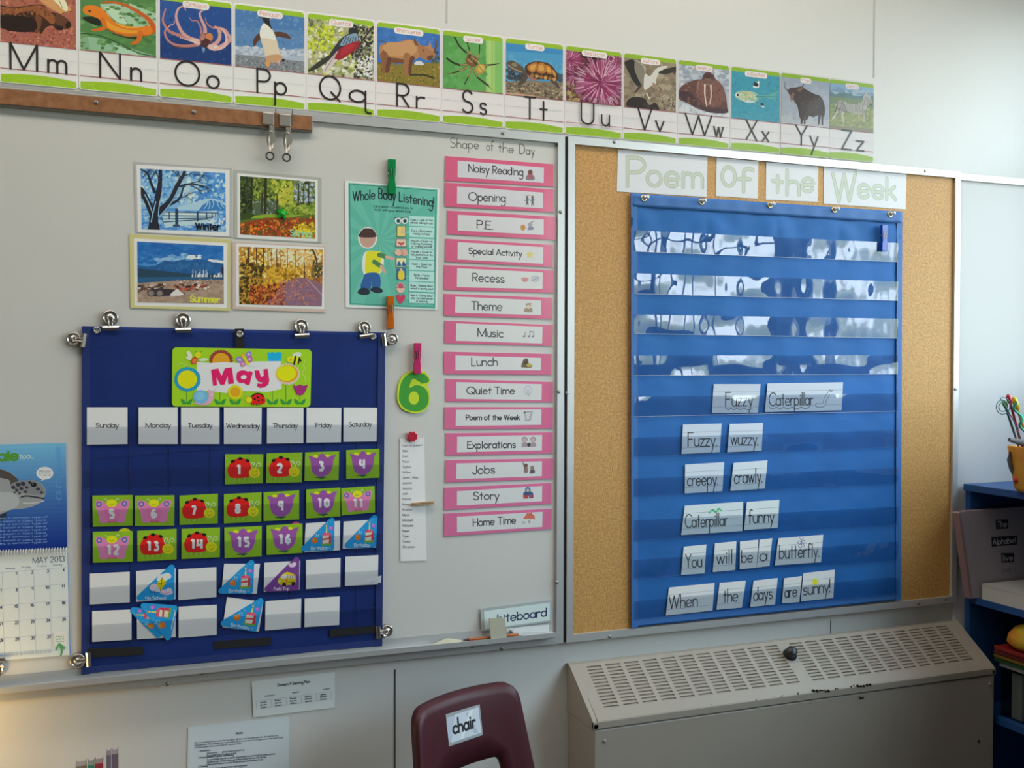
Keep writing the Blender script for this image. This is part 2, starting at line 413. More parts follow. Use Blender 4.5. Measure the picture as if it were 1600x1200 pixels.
    def line(s, pts, wd, c, sm=0, cap=True):
        if sm: pts = spline(pts, False, sm)
        k = s.px(pts[0])/2
        hw = [k*(wd[0]+(wd[1]-wd[0])*i/(len(pts)-1)) for i in range(len(pts))] if isinstance(wd, tuple) else k*wd
        s.wline([s.m(p) for p in pts], hw, c, cap); return s
    def text(s, t, a, b, h, c='#222222', wd=None, xh=.5, gap=.17, jit=0, slant=0, cap=None):
        """text with baseline a->b (zoom px), cap height h (zoom px)"""
        st, W = layout(t, xh, gap); A, B = s.m(a), s.m(b); H = h*s.px(a)
        ex, ez = (B[0]-A[0])/max(W, .01), (B[1]-A[1])/max(W, .01)
        wd = (wd if wd else h*.1)*s.px(a)/2
        rnd = random.Random(t)
        if cap is None: cap = h*s.px(a) > .008
        s.begin()
        for q in st:
            jx, jz = (rnd.uniform(-jit, jit), rnd.uniform(-jit, jit)) if jit else (0, 0)
            s.wline([(A[0]+(p[0]+jx+slant*p[1])*ex, A[1]+(p[0]+jx)*ez+(p[1]+jz)*H) for p in q], wd, c, cap)
        s.end(); return s
    def specks(s, q, n, size, cols, seed=1, el=1.0, dark=None):
        """random ink blobs over the quad q (TL,TR,BR,BL)"""
        r = random.Random(seed); s.begin()
        for i in range(n):
            u, v = r.random(), r.random(); c = bil(q, u, v); sz = r.uniform(.5, 1)*size; a0 = r.uniform(0, 6.28)
            m = r.choice((4, 5, 6))
            s.wpoly([s.m((c[0]+sz*el*math.cos(a0+k*6.283/m)*r.uniform(.6, 1), c[1]+sz*math.sin(a0+k*6.283/m)*r.uniform(.6, 1))) for k in range(m)], r.choice(cols), False)
        s.end(); return s
    def build(s, name, label=None, cat=None, group=None, parent=None, m=None):
        xs = [v[0] for v in s.V]; ys = [v[1] for v in s.V]; zs = [v[2] for v in s.V]
        c = Vector(((min(xs)+max(xs))/2, max(ys), (min(zs)+max(zs))/2))
        me = bpy.data.meshes.new(name); me.from_pydata([(v[0]-c.x, v[1]-c.y, v[2]-c.z) for v in s.V], [], s.Fc)
        at = me.attributes.new('ink', 'FLOAT_COLOR', 'FACE')
        at.data.foreach_set('color', [x for k in s.K for x in (*k, 1.0)])
        me.materials.append(m or PAPER)
        o = bpy.data.objects.new(name, me); COL.objects.link(o); o.location = c
        if parent: o.parent = parent; o.location = c-wloc(parent)
        return tag(o, label, cat, group)
def round_poly(w, r, n=4):
    out = []
    for i in range(len(w)):
        a, b, c = Vector(w[i-1]), Vector(w[i]), Vector(w[(i+1) % len(w)])
        d1, d2 = (a-b), (c-b)
        if d1.length < 1e-9 or d2.length < 1e-9: out.append(tuple(b)); continue
        th = math.tan(d1.angle(d2)/2); k = min(r/max(.05, th), d1.length*.45, d2.length*.45); rr = k*th
        p, q = b+d1.normalized()*k, b+d2.normalized()*k; bis = d1.normalized()+d2.normalized()
        if bis.length < 1e-6: out.append(tuple(b)); continue
        cen = b+bis.normalized()*math.hypot(k, rr)
        for t in range(n+1):
            t /= n; m = (p-cen)*(1-t)+(q-cen)*t
            out.append(tuple(cen+m.normalized()*rr))
    return out
# ================================================================ room
WALL = mat('wall_paint', (.73, .73, .715), .55, bump=.15, bscale=60, stretch=(1, 1, .2))
WALLS = mat('room_wall_paint', (.33, .31, .28), .7)
CEIL = mat('ceiling_paint', (.72, .72, .70), .8); FLOOR = mat('floor_vinyl', (.10, .085, .07), .4, var=.2, vscale=20)
DARK = mat('dark_gap', (.02, .02, .02), .8)
XL, YB, ZC = -2.6, -5.6, 3.1
structure('wall_front', nbox(XL-.1, RWX+.1, 0, .1, -.1, ZC), WALL)
structure('wall_left', nbox(XL-.1, XL, YB, 0, 0, ZC), WALLS)
structure('wall_back', nbox(XL-.1, RWX+.1, YB-.1, YB, 0, ZC), WALLS)
structure('floor', nbox(XL-.1, RWX+.1, YB-.1, 0, -.1, 0), FLOOR)
structure('ceiling', nbox(XL-.1, RWX+.1, YB-.1, .1, ZC, ZC+.1), CEIL)
bm = bmesh.new()
box(bm, RWX, RWX+.1, YB, 0, 0, SILL); box(bm, RWX, RWX+.1, YB, 0, HEAD, ZC)
ys = sorted([YB, 0.0]+[v for q in WINS for v in q])
for a, b in zip(ys[0::2], ys[1::2]): box(bm, RWX, RWX+.1, a, b, SILL, HEAD)
structure('wall_right', bm, WALLS)
WFR = mat('window_frame_paint', (.5, .5, .48), .4); GLASS = clear_mat('window_glass', (.96, .98, .97), 1.0, 0.0, 0)
for i, (ya, yb) in enumerate(WINS):
    bm = bmesh.new()
    for (a, b, c, d) in ((ya, ya+.05, SILL, HEAD), (yb-.05, yb, SILL, HEAD), (ya+.05, yb-.05, SILL, SILL+.05), (ya+.05, yb-.05, HEAD-.05, HEAD), ((ya+yb)/2-.025, (ya+yb)/2+.025, SILL+.05, HEAD-.05), (ya+.05, yb-.05, 2.05, 2.09)):
        box(bm, RWX+.02, RWX+.06, a, b, c, d)
    f = structure('window_%d' % (i+1), bm, WFR)
    obj('window_pane', nbox(RWX+.038, RWX+.042, ya+.05, yb-.05, SILL+.05, HEAD-.05), GLASS, f)
# unseen fluorescent ceiling fixtures, added as fill to brighten the upper wall and boards
LAMPG = 7.4
DIFF = mat('light_diffuser', (.8, .8, .8), .5, emis=((1, .93, .82), LAMPG)); FIX = mat('fixture_white', (.7, .7, .7), .4)
for (lx_, ly_, nm_) in ((-1.15, -.80, 'over the left of the whiteboard'), (.10, -.80, 'over the middle of the front wall'), (1.32, -.62, 'over the cork board')):
    t = empty('added_ceiling_light', (lx_, ly_, ZC), 'long white fluorescent ceiling light %s' % nm_, 'ceiling light', 'ceiling lights')
    obj('housing', nbox(lx_-.62, lx_+.62, ly_-.16, ly_+.16, ZC-.06, ZC-.001), FIX, t); obj('diffuser', nbox(lx_-.60, lx_+.60, ly_-.14, ly_+.14, ZC-.075, ZC-.0605), DIFF, t)
# joints between the wall boards
SEAM = mat('joint_strip', (.56, .56, .55), .6); DSEAM = mat('joint_gap', (.05, .05, .05), .8)
k = 0
def seam(px, pa, pb, m, w=.004):
    global k; k += 1
    x = P(px, (pa+pb)/2)[0]; z0 = P(px, pb)[1]; z1 = P(px, pa)[1]
    structure('trim_%d' % k, nbox(x-w/2, x+w/2, -.0012, .004, z0, z1), m)
seam(698, -60, 36, SEAM); seam(1366, -60, 122, SEAM, .005)
structure('trim_wall_joint', nbox(P(617, 1100)[0]-.0015, P(617, 1100)[0]+.0015, -.001, .004, .05, P(617, 1046)[1]), DSEAM)
structure('trim_wall_gap', nbox(P(1298, 975)[0]-.001, P(1298, 975)[0]+.001, -.001, .004, .05, P(1298, 968)[1]), DSEAM)
structure('baseboard_front', nbox(XL, RWX, -.012, 0, 0, .09), mat('baseboard_vinyl', (.06, .05, .05), .5))

# ================================================================ boards on the wall
ALU = mat('aluminium', (.66, .67, .68), .38, .55, bump=.05, bscale=300, stretch=(.05, 1, 1))
ALUD = mat('aluminium_side', (.30, .30, .31), .4, .6)
WB = mat('whiteboard_enamel', (.72, .715, .69), .32, spec=.4, var=.03, vscale=3)
CORK = mat('cork', '#dba760', .5, spec=.5, col2='#c18e4e', vscale=160, bump=.5, bscale=350)
STEEL = mat('screw_steel', (.35, .34, .32), .35, .9)
CHROME = mat('nickel', (.62, .58, .54), .27, 1.0)
ZT = P(884, 212, -.02)[1]; ZB = P(880, 1005, -.02)[1]; XJ = P(883.5, 600, -.02)[0]; XC1 = P(1498, 600, -.02)[0]
FW = .018
def screw(px, py, par, y=-.0205, r=.0045):
    x, z = P(px, py, y); bm = bmesh.new()
    lathe(bm, [(r, 0), (r, .001), (r*.8, .0025), (r*.25, .003), (.0, .0022)], (x, y+.0005, z), (0, -1, 0), 12)
    obj('screw', bm, STEEL, par, True)
def mitred(x0, x1, z0, z1, w, y0, y1, which, bev=.003):
    i = {'top': [(x0, z1), (x1, z1), (x1-w, z1-w), (x0+w, z1-w)], 'bottom': [(x0, z0), (x0+w, z0+w), (x1-w, z0+w), (x1, z0)],
         'left': [(x0, z0), (x0, z1), (x0+w, z1-w), (x0+w, z0+w)], 'right': [(x1, z0), (x1-w, z0+w), (x1-w, z1-w), (x1, z1)]}[which]
    bm = bmesh.new(); prism(bm, i, y0, y1)
    bmesh.ops.recalc_face_normals(bm, faces=bm.faces)
    return bm
XW0 = -1.45
wb = empty('whiteboard', ((XW0+XJ)/2, 0, ZB), 'large white magnetic board in an aluminium frame on the left of the wall', 'whiteboard')
obj('board_panel', nbox(XW0+.01, XJ-.01, -.0125, -.001, ZB+.01, ZT-.01), WB, wb)
for s_ in ('top', 'left', 'right'): obj('frame_rail', mitred(XW0, XJ-.003, ZB, ZT, FW, -.020, -.001, s_), ALU, wb)
# lower rail and the shallow marker tray
bm = mitred(XW0, XJ-.003, ZB, ZT, FW, -.020, -.001, 'bottom'); obj('frame_rail', bm, ALU, wb)
TF = -.040; ZTR = (P(600, 1016, TF)[1]+P(865, 989, TF)[1])/2
bm = bmesh.new(); prism(bm, [(-.0126, ZTR+.017), (-.0126, ZTR-.012), (TF+.002, ZTR-.012), (TF-.001, ZTR-.010), (TF-.001, ZTR+.001), (TF+.001, ZTR+.001), (TF+.002, ZTR-.003), (-.016, ZTR-.003), (-.0142, ZTR+.017)], XW0+.03, XJ-.030)
for v in bm.verts: v.co = Vector((v.co.y, v.co.x, v.co.z))
bmesh.ops.recalc_face_normals(bm, faces=bm.faces)
tray = obj('marker_tray', bm, ALU, wb)
# tack strip with a tan cork insert along the top
zz = P(250, 172, -.026)[1]; xa = P(489, 190, -.026)[0]
obj('rail_channel', nbox(XW0+.02, xa, -.024, -.0126, zz-.0185, zz+.0185, bev=.002), mat('rail_metal', (.32, .29, .26), .5, .4), wb)
obj('rail_insert', nbox(XW0+.02, xa-.002, -.0265, -.0235, zz-.0145, zz+.0145), mat('rail_cork', '#a5714b', .8, col2='#8d5e3c', vscale=60), wb)
for p in ((150, 160), (303, 175)): screw(*p, wb, -.0267)
for p in ((252, 158.5), (786, 208), (876, 331), (873, 612), (870, 910), (738, 1010), (784, 1014), (261, 1069), (315, 1052)): screw(*p, wb)
A = Art(-.01255); A.z(680, 200, 3.638); A.layer = 1
for t, a, b in (('Shape', (86, 110), (246, 120)), ('of', (291, 125), (330, 130)), ('the', (360, 136), (446, 143)), ('Day', (480, 147), (564, 154))):
    A.text(t, a, b, 56, '#3a3a3c', 4.2, xh=.5, jit=.02)
A.build('marker_writing', parent=wb)['label'] = 'black marker writing Shape of the Day'

cb = empty('corkboard', ((XJ+XC1)/2, 0, ZB), 'tan cork notice board in a silver frame on the right of the wall', 'notice board')
obj('cork_panel', nbox(XJ+.012, XC1-.01, -.0125, -.001, ZB+.01, ZT-.01), CORK, cb)
for s_ in ('top', 'bottom', 'left', 'right'): obj('frame_rail', mitred(XJ+.005, XC1, ZB, ZT, .018, -.020, -.001, s_), ALU, cb)
for p in ((960, 221.5), (1446, 267), (886, 614), (1493, 608), (953, 995), (1435, 943), (1477, 936)): screw(*p, cb)
obj('joint_shadow_gap', nbox(XJ-.0032, XJ+.0052, -.016, -.002, ZB+.001, ZT-.001), DARK, cb)
# white board that carries on to the corner
z1 = P(1550, 283, -.012)[1]; x0 = XC1+.002
sb = empty('side_board', ((x0+RWX)/2, 0, ZB), 'plain white board panel right of the cork board above the blue shelf', 'whiteboard')
obj('board_panel', nbox(x0, RWX-.005, -.010, -.001, .30, z1-.006), mat('side_panel_white', (.65, .645, .645), .4, spec=.3), sb)
obj('top_rail', nbox(x0, RWX-.005, -.016, -.001, z1-.006, z1+.014, bev=.002), ALU, sb)

# ================================================================ wall heater
HX0 = P(927.5, 1127, -.15)[0]; HX1 = P(1556, 1043, -.15)[0]; HY = -.15
HZ = (P(928, 1127, HY)[1]+P(1556, 1043, HY)[1])/2; HZB = P(1200, 998, -.02)[1]; HC = .019
HZB = P(882, 1036, 0)[1]
CREAM = mat('heater_enamel', (.41, .36, .305), .38, spec=.4, var=.05, vscale=5)
CREAMIN = mat('heater_inside', (.20, .19, .17), .7)
ht = empty('wall_heater', ((HX0+HX1)/2, -.075, 0), 'long cream metal wall heater with a slotted sloping top under the cork board', 'heater')
obj('cabinet', nbox(HX0+.002, HX1-.002, HY+.002, -.001, .06, HZ-HC-.002, bev=.004), CREAM, ht)
obj('base_plinth', nbox(HX0+.02, HX1-.02, HY+.02, -.004, 0, .06), DARK, ht)
# cap: front lip, two triangular cheeks, sloping grille with louvre slots
bm = bmesh.new()
prism(bm, [(-.001, HZ-HC), (-.001, HZB), (-.010, HZB), (-.018, HZB-.004), (HY+.008, HZ+.002), (HY, HZ-.008), (HY, HZ-HC)], HX0, HX0+.012)
for v in bm.verts: v.co = Vector((v.co.y, v.co.x, v.co.z))
b2 = bmesh.new(); prism(b2, [(-.001, HZ-HC), (-.001, HZB), (-.010, HZB), (-.018, HZB-.004), (HY+.008, HZ+.002), (HY, HZ-.008), (HY, HZ-HC)], HX1-.012, HX1)
for v in b2.verts: v.co = Vector((v.co.y, v.co.x, v.co.z))
tmp = bpy.data.meshes.new('t'); b2.to_mesh(tmp); b2.free(); bm.from_mesh(tmp); bpy.data.meshes.remove(tmp)
box(bm, HX0, HX1, HY, HY+.010, HZ-HC, HZ-.0016, .0015)
box(bm, HX0+.012, HX1-.012, -.012, -.001, HZ-HC, HZB)
bmesh.ops.recalc_face_normals(bm, faces=bm.faces)
cap = obj('cap', bm, CREAM, ht)
ya, za, yb, zb = -.012, HZB-.001, HY+.0015, HZ-.0012
def sl(x, t, d=0):   # point on the slope, t 0 = wall side, d = depth below the surface
    nx, nz = (zb-za), -(yb-ya); l = math.hypot(nx, nz); ny_, nz_ = -(-(zb-za))/l, 0
    ty, tz = (yb-ya), (zb-za); L = math.hypot(ty, tz); n_y, n_z = tz/L, -ty/L
    if n_z < 0: n_y, n_z = -n_y, -n_z
    return Vector((x, ya+ty*t-n_y*d, za+tz*t-n_z*d))
def tval(px, py, x): # t of the slope point at a pixel
    best = 0
    for i in range(401):
        t = i/400; p = sl(x, t)
    return best
bm = bmesh.new()
WX = HX1-HX0
cols_ = []
def xs_at(px, py):   # x on the slope middle at a pixel
    yy = (ya+yb)/2; return P(px, py, yy)[0]
def slope_hit(px, py):
    v = CD*F_PX + CR*(px-800) - CU*(py-600); o_ = Vector((0, -CAM_D, CAM_Z))
    n_ = Vector((0, (zb-za), -(yb-ya))); p0 = Vector((0, ya, za)); s_ = (p0-o_).dot(n_)/v.dot(n_); h = o_+v*s_
    return h.x, (h.y-ya)/(yb-ya)
gz = lambda x, y: (870+x/2.192, 960+y/2.192)
l0 = slope_hit(*gz(100, 180)); l1 = slope_hit(*gz(165, 325)); r0 = slope_hit(*gz(1325, 38)); r1 = slope_hit(*gz(1440, 160)); m0 = slope_hit(*gz(820, 175)); m1 = slope_hit(*gz(860, 175)) 
T0 = (l0[1]+r0[1])/2; T1 = (l1[1]+r1[1])/2; GX0 = (l0[0]+l1[0])/2; GX1 = (r0[0]+r1[0])/2; GM0 = slope_hit(*gz(838, 240))[0]; GM1 = slope_hit(*gz(880, 232))[0]
NR = 13; slots = []
for (xa_, xb_, n_) in ((GX0, GM0, 11), (GM1, GX1, 11)):
    p_ = (xb_-xa_+.012)/n_
    slots += [(xa_+i*p_, xa_+i*p_+p_-.012) for i in range(n_)]
xcuts = [HX0+.012]+[v for s_ in slots for v in s_]+[HX1-.012]
dt = (T1-T0)/NR; tc_ = [0.0]
for j in range(NR): tc_ += [T0+j*dt, T0+j*dt+dt*.62]
tc_.append(1.0)
V = {}
def vv(x, t, d=0):
    k_ = (round(x, 5), round(t, 5), round(d, 5))
    if k_ not in V: V[k_] = bm.verts.new(sl(x, t, d))
    return V[k_]
for i in range(len(xcuts)-1):
    for j in range(len(tc_)-1):
        x0_, x1_, t0_, t1_ = xcuts[i], xcuts[i+1], tc_[j], tc_[j+1]
        if i % 2 == 1 and j % 2 == 1:   # a slot: pressed-in louvre blade
            dp = .0038
            bm.faces.new((vv(x0_, t0_), vv(x1_, t0_), vv(x1_, t0_, dp), vv(x0_, t0_, dp)))
            bm.faces.new((vv(x0_, t0_, dp), vv(x1_, t0_, dp), vv(x1_, t1_), vv(x0_, t1_)))
            bm.faces.new((vv(x0_, t0_), vv(x0_, t0_, dp), vv(x0_, t1_))); bm.faces.new((vv(x1_, t0_, dp), vv(x1_, t0_), vv(x1_, t1_)))
        else: bm.faces.new((vv(x0_, t0_), vv(x1_, t0_), vv(x1_, t1_), vv(x0_, t1_)))
bmesh.ops.recalc_face_normals(bm, faces=bm.faces)
if sum(f.normal.z for f in bm.faces) < 0: bmesh.ops.reverse_faces(bm, faces=bm.faces)
obj('louvre_grille', bm, CREAM, ht)
hx, t_ = slope_hit(*gz(797, 140)); kp = sl(hx, t_); nrm = (sl(0, .5, -1)-sl(0, .5)).normalized()
bm = bmesh.new(); lathe(bm, [(.0, -.002), (.018, -.002), (.018, .004), (.013, .005), (.013, .020), (.014, .024), (.012, .027), (0, .027)], kp, nrm+Vector((-.2, -.35, .1)), 20)
kb = obj('control_knob', bm, mat('knob_black', (.02, .02, .022), .35), ht, True); kb['label'] = 'black control knob'
for (px, py) in ((945, 1158), (1547, 1069)):
    x, z = P(px, py, HY); bm = bmesh.new(); lathe(bm, [(.004, 0), (.0035, .002), (0, .003)], (x, HY+.001, z), (0, -1, 0), 10); obj('screw', bm, CREAM, ht, True)
x, z = P(1530, 1158.5, HY); bm = bmesh.new(); lathe(bm, [(.0045, 0), (.004, .001), (0, .001)], (x, HY+.0017, z), (0, -1, 0), 10); obj('key_hole', bm, DARK, ht)
# chipped paint along the lip
A = Art(HY-.0003); A.layer = 1; A.z(870, 960, 2.192); rr = random.Random(4)
for (x, y, n_, sz) in ((905, 262, 18, 7), (1030, 245, 14, 6), (1070, 240, 6, 6), (770, 280, 3, 3), (830, 271, 4, 3), (680, 293, 3, 2.5), (1040, 285, 6, 5), (870, 303, 3, 2.5), (955, 256, 4, 4), (528, 312, 1, 3)):
    for i in range(n_):
        a_, b_ = x+rr.uniform(-1, 1)*n_*1.6, y+rr.uniform(-3, 3); A.ell(a_, b_, rr.uniform(.5, 1)*sz, rr.uniform(.3, .6)*sz, rr.choice(('#2a1c14', '#3a2a20', '#1e1512')), rr.uniform(-20, 20), 7)
A.build('paint_chips', parent=ht, m=PAPER)

# ================================================================ chair
MAROON = mat('maroon_plastic', (.07, .014, .022), .45, spec=.35, bump=.12, bscale=500)
LEG = mat('chair_chrome', (.55, .55, .56), .25, 1.0)

CA = math.radians(24); FWD = Vector((math.sin(CA), -math.cos(CA), 0)); LAT = Vector((math.cos(CA), math.sin(CA), 0))
CZ = .742; CC = Vector((P(729, 1100, -.2)[0], -.20, 0))
chair = empty('chair', (CC.x, CC.y, 0), 'maroon moulded plastic school chair standing against the wall left of the heater', 'chair')
def shell(s, z, off=0):   # point of the bent back shell; off = towards the sitter
    f = 1.55*s*s + (CZ-z)*.16 - .02
    return CC+LAT*s+FWD*(f+off)+Vector((0, 0, z))
def rrect(hw0, hw1, z0, z1, r, n):
    """trapezoid outline with rounded corners sampled by angle from its centre"""
    pts = round_poly([(-hw0, z0), (hw0, z0), (hw1, z1), (-hw1, z1)], r, 8)
    cz_ = (z0+z1)/2; dense = []
    for i in range(len(pts)):
        a, b = pts[i], pts[(i+1) % len(pts)]
        for t in range(6): dense.append((a[0]+(b[0]-a[0])*t/6, a[1]+(b[1]-a[1])*t/6))
    return dense
def by_angle(dense, c, n):
    """points where evenly turned rays from c leave the outline"""
    out = []; m = len(dense)
    for k_ in range(n):
        a = 2*math.pi*k_/n+.011; dx, dz = math.cos(a), math.sin(a); best = None
        for i in range(m):
            p, q = dense[i], dense[(i+1) % m]; ex, ez = q[0]-p[0], q[1]-p[1]; den = dx*ez-dz*ex
            if abs(den) < 1e-12: continue
            t = ((p[0]-c[0])*ez-(p[1]-c[1])*ex)/den; u = ((p[0]-c[0])*dz-(p[1]-c[1])*dx)/den
            if t > 0 and -1e-6 <= u <= 1+1e-6 and (best is None or t > best): best = t
        out.append((c[0]+dx*best, c[1]+dz*best))
    return out
NN = 120; ctr = (0, .545)
outer = by_angle(rrect(.172, .142, .43, CZ, .030, 0), ctr, NN); hole = by_angle(rrect(.112, .088, .475, .602, .020, 0), ctr, NN)
rings = []
for (t, off) in ((-.02, -.010), (0, -.004), (.0, 0), (.33, 0), (.66, 0), (.9, 0), (1.0, -.002), (1.02, -.008), (1.03, -.022)):
    rings.append([shell(h[0]+(o_[0]-h[0])*t, h[1]+(o_[1]-h[1])*t, off) for h, o_ in zip(hole, outer)])
bm = bmesh.new(); rv = [[bm.verts.new(p) for p in r] for r in rings]
for a, b in zip(rv, rv[1:]):
    for k_ in range(NN): bm.faces.new((a[k_], b[k_], b[(k_+1) % NN], a[(k_+1) % NN]))
bmesh.ops.recalc_face_normals(bm, faces=bm.faces)
ob = obj('backrest', bm, MAROON, chair, True)
sm = ob.modifiers.new('thick', 'SOLIDIFY'); sm.thickness = .004; sm.offset = 0
def seat_pt(u, v):
    s = (u-.5)*.34*(1-.12*(1-v)); f = .0+v*.36; e = max(0, abs(u-.5)*2-.75)
    return CC+LAT*s+FWD*(.02+f)+Vector((0, 0, .425-.012*math.sin(math.pi*u)*math.sin(math.pi*v)-max(0, v-.8)*.15-e*.03))
bm = bmesh.new(); grid(bm, seat_pt, 14, 14); bmesh.ops.recalc_face_normals(bm, faces=bm.faces)
ob = obj('seat', bm, MAROON, chair, True); sm = ob.modifiers.new('thick', 'SOLIDIFY'); sm.thickness = .006
for (s, f, s2, f2) in ((-.13, .05, -.17, .00), (.13, .05, .17, .00), (-.13, .32, -.17, .38), (.13, .32, .17, .38)):
    p = lambda a, b, z: CC+LAT*a+FWD*b+Vector((0, 0, z))
    bm = bmesh.new(); tube(bm, [p(s*.3, f, .405), p(s*.8, f, .405), p(s, f, .39), p(s2, f2, .02)], .011, 10); l_ = obj('leg', bm, LEG, chair, True)
    bm = bmesh.new(); lathe(bm, [(0, 0), (.014, 0), (.014, .03), (.011, .035)], p(s2, f2, 0), (0, 0, 1), 12); obj('leg_cap', bm, DARK, l_, True)
# paper name label under clear tape on the chair back
A = Art(0.0, gain=1.15); A.m = lambda p: (p[0]*.00118, -p[1]*.00118)
A.slab([(-44, -28), (44, -28), (45, 27), (-43, 28)], '#9aa0a4', .0004)
A.poly([(-38, -22), (39, -22), (38, 20), (-38, 21)], '#b8c0cf')
A.poly([(-18, -23), (40, -24), (42, 22), (-32, 23), (-26, 4)], '#ccd3dc'); A.poly([(8, -20), (14, -21), (34, 20), (24, 20)], '#b4bcc8'); A.poly([(18, -22), (27, -22), (-4, 22), (-10, 22)], '#dfe4ea')
A.text('chair', (-25, 9), (29, 9), 25, '#23232b', 4.2)
o = A.build('name_label', parent=chair, m=LAMI); o['label'] = 'white paper label reading chair under clear tape'
LP = shell(-.004, .684, .0055); o.location = LP-CC
o.rotation_euler = (-.16, math.radians(1), CA)

# ================================================================ blue shelf unit in the corner
BLUE = mat('blue_paint', (.018, .085, .28), .4, spec=.4, var=.12, vscale=6)
SX0 = P(1501.5, 752, -.01)[0]; SZ = P(1502, 755, -.01)[1]
def onface(px, py, x): return PX(px, py, x)
SY1 = -1.30; SX1 = RWX-.004
sh = empty('blue_shelf', ((SX0+SX1)/2, -.6, 0), 'blue painted open shelf unit standing in the right-hand corner', 'shelf')
obj('top_board', nbox(SX0, SX1, SY1, -.018, SZ-.020, SZ, bev=.002), BLUE, sh)
za_ = PX(1502, 934, SX0+.012)[1]; zb_ = PX(1568, 1124, SX0+.012)[1]
S2 = za_+.012; S3 = zb_ 
for z_ in (S2, S3, .10): obj('shelf_board', nbox(SX0+.008, SX1, SY1+.02, -.040, z_-.018, z_), BLUE, sh)
obj('side_panel', nbox(SX0+.008, SX1, -.038, -.020, 0, SZ-.0205), BLUE, sh); obj('side_panel', nbox(SX0+.008, SX1, SY1, SY1+.018, 0, SZ-.0205), BLUE, sh)
obj('back_panel', nbox(SX1-.012, SX1-.001, SY1+.019, -.041, .0, SZ-.021), BLUE, sh)
# white ring binder leaning against the end panel
yb_ = -.066; bx = 1490; by = 770; bs = 6.318
A = Art(yb_, (bx, by, bs), 2.3); q = [(70, 190), (1250, 88), (1330, 830), (180, 950)]
wq = [A.m(p) for p in q]; wq[2] = (wq[2][0], S2+.0008); wq[3] = (wq[3][0]+.004, S2+.0008)
A.slab(wq, '#6f6a70', .0012, True)
q0 = A.m((180, 950)); 
for (t, a, b, r_) in (('The', (430, 342), (525, 335), -5), ('Alphabet', (388, 515), (615, 492), -4), ('live', (485, 672), (583, 668), 3)):
    x = a[0]
    A.poly([(a[0]-15, a[1]-78), (b[0]+15, b[1]-72), (b[0]+12, b[1]+18), (a[0]-12, a[1]+18)], '#12121c'); A.text(t, a, b, 58, '#8a8a90', 8, xh=.6)
A.text('PART 1', (490, 792), (610, 780), 40, '#3c3a40', 4)
bd = empty('ring_binder', (A.m((600, 900))[0], yb_, S2), 'white binder titled The Alphabet live leaning on the middle blue shelf', 'binder')
o = A.build('cover', parent=bd)
ww = wq; bm = bmesh.new(); prism(bm, [(p[0]*.985+ww[2][0]*.015, p[1]) for p in ww][::-1], yb_+.0014, yb_+.022); obj('page_block', bm, mat('binder_pink', (.30, .20, .22), .6), bd)
bm = bmesh.new(); prism(bm, [(ww[0][0]-.008, ww[0][1]-.004), (ww[0][0]-.001, ww[0][1]), (ww[3][0]-.001, ww[3][1]), (ww[3][0]-.008, ww[3][1])], yb_, yb_+.023); bmesh.ops.recalc_face_normals(bm, faces=bm.faces); obj('spine', bm, mat('binder_pink', (.30, .20, .22), .6), bd)
# white cardboard box on the same shelf
y1, z1 = PX(1534.5, 912, SX0+.012); z0 = S2+.0005
WHITEB = mat('white_card', (.58, .57, .53), .7)
t = empty('cardboard_box', (SX0+.1, y1-.12, z0), 'flat white cardboard box lying in front of the binder on the middle blue shelf', 'box')
obj('box_body', nbox(SX0+.012, SX0+.26, y1-.30, y1, z0, z1-.006), WHITEB, t); obj('box_lid', nbox(SX0+.011, SX0+.261, y1-.301, y1+.001, z1-.0055, z1), mat('card_lid', (.5, .49, .47), .7), t)
# things on the lower shelf
t = empty('clear_bin', (SX0+.15, -.3, S3), 'clear plastic bin of papers on the lower blue shelf', 'bin')
CLB = clear_mat('bin_plastic', (.75, .78, .78), 1.2, .15, 0)
bm = bmesh.new(); b0 = (SX0+.03, SX0+.30, -.44, -.13); zt_ = S3+.15
box(bm, b0[0], b0[0]+.003, b0[2], b0[3], S3, zt_); box(bm, b0[1]-.003, b0[1], b0[2], b0[3], S3, zt_); box(bm, b0[0]+.003, b0[1]-.003, b0[2], b0[2]+.003, S3, zt_); box(bm, b0[0]+.003, b0[1]-.003, b0[3]-.003, b0[3], S3, zt_); box(bm, b0[0]+.003, b0[1]-.003, b0[2]+.003, b0[3]-.003, S3, S3+.003)
obj('tub', bm, CLB, t); obj('rim', nbox(b0[0]-.006, b0[0], b0[2], b0[3], zt_-.012, zt_), mat('bin_rim', (.55, .58, .58), .4), t)
cc_ = ('#c9c6c0', '#9fb7a0', '#c46a5a', '#d4d0c8', '#b9c2cc', '#7f9a86')
for i in range(6):
    y0_ = -.16-i*.042; o = obj('paper_stack', nbox(SX0+.037, SX0+.28, y0_-.034, y0_, S3+.0035, S3+.125+.008*(i % 3)), mat('stack_paper_%s' % cc_[i][1:], cc_[i], .7))
    tag(o, '%s bundle of papers in the clear bin, %s from the wall' % (('white', 'green', 'red', 'cream', 'pale blue', 'dark green')[i], ('first', 'second', 'third', 'fourth', 'fifth', 'sixth')[i]), 'papers', 'papers in the clear bin')
for i, (h, nm) in enumerate((('#24502a', 'green'), ('#8a6a20', 'yellow'), ('#6a1416', 'dark red'), ('#8a1c1a', 'red'))):
    z_ = zt_+.001+i*.012; o = obj('folder', nbox(SX0+.012-.004*i, SX0+.27, -.42+.006*i, -.12-.004*i, z_, z_+.0105, bev=.002), mat('folder_'+nm.replace(' ', '_'), h, .5)); tag(o, '%s folder lying in the pile on top of the clear bin' % nm, 'folder', 'folders on the clear bin')
bm = bmesh.new(); y_, z_ = PX(1606, 1015, SX0+.06)
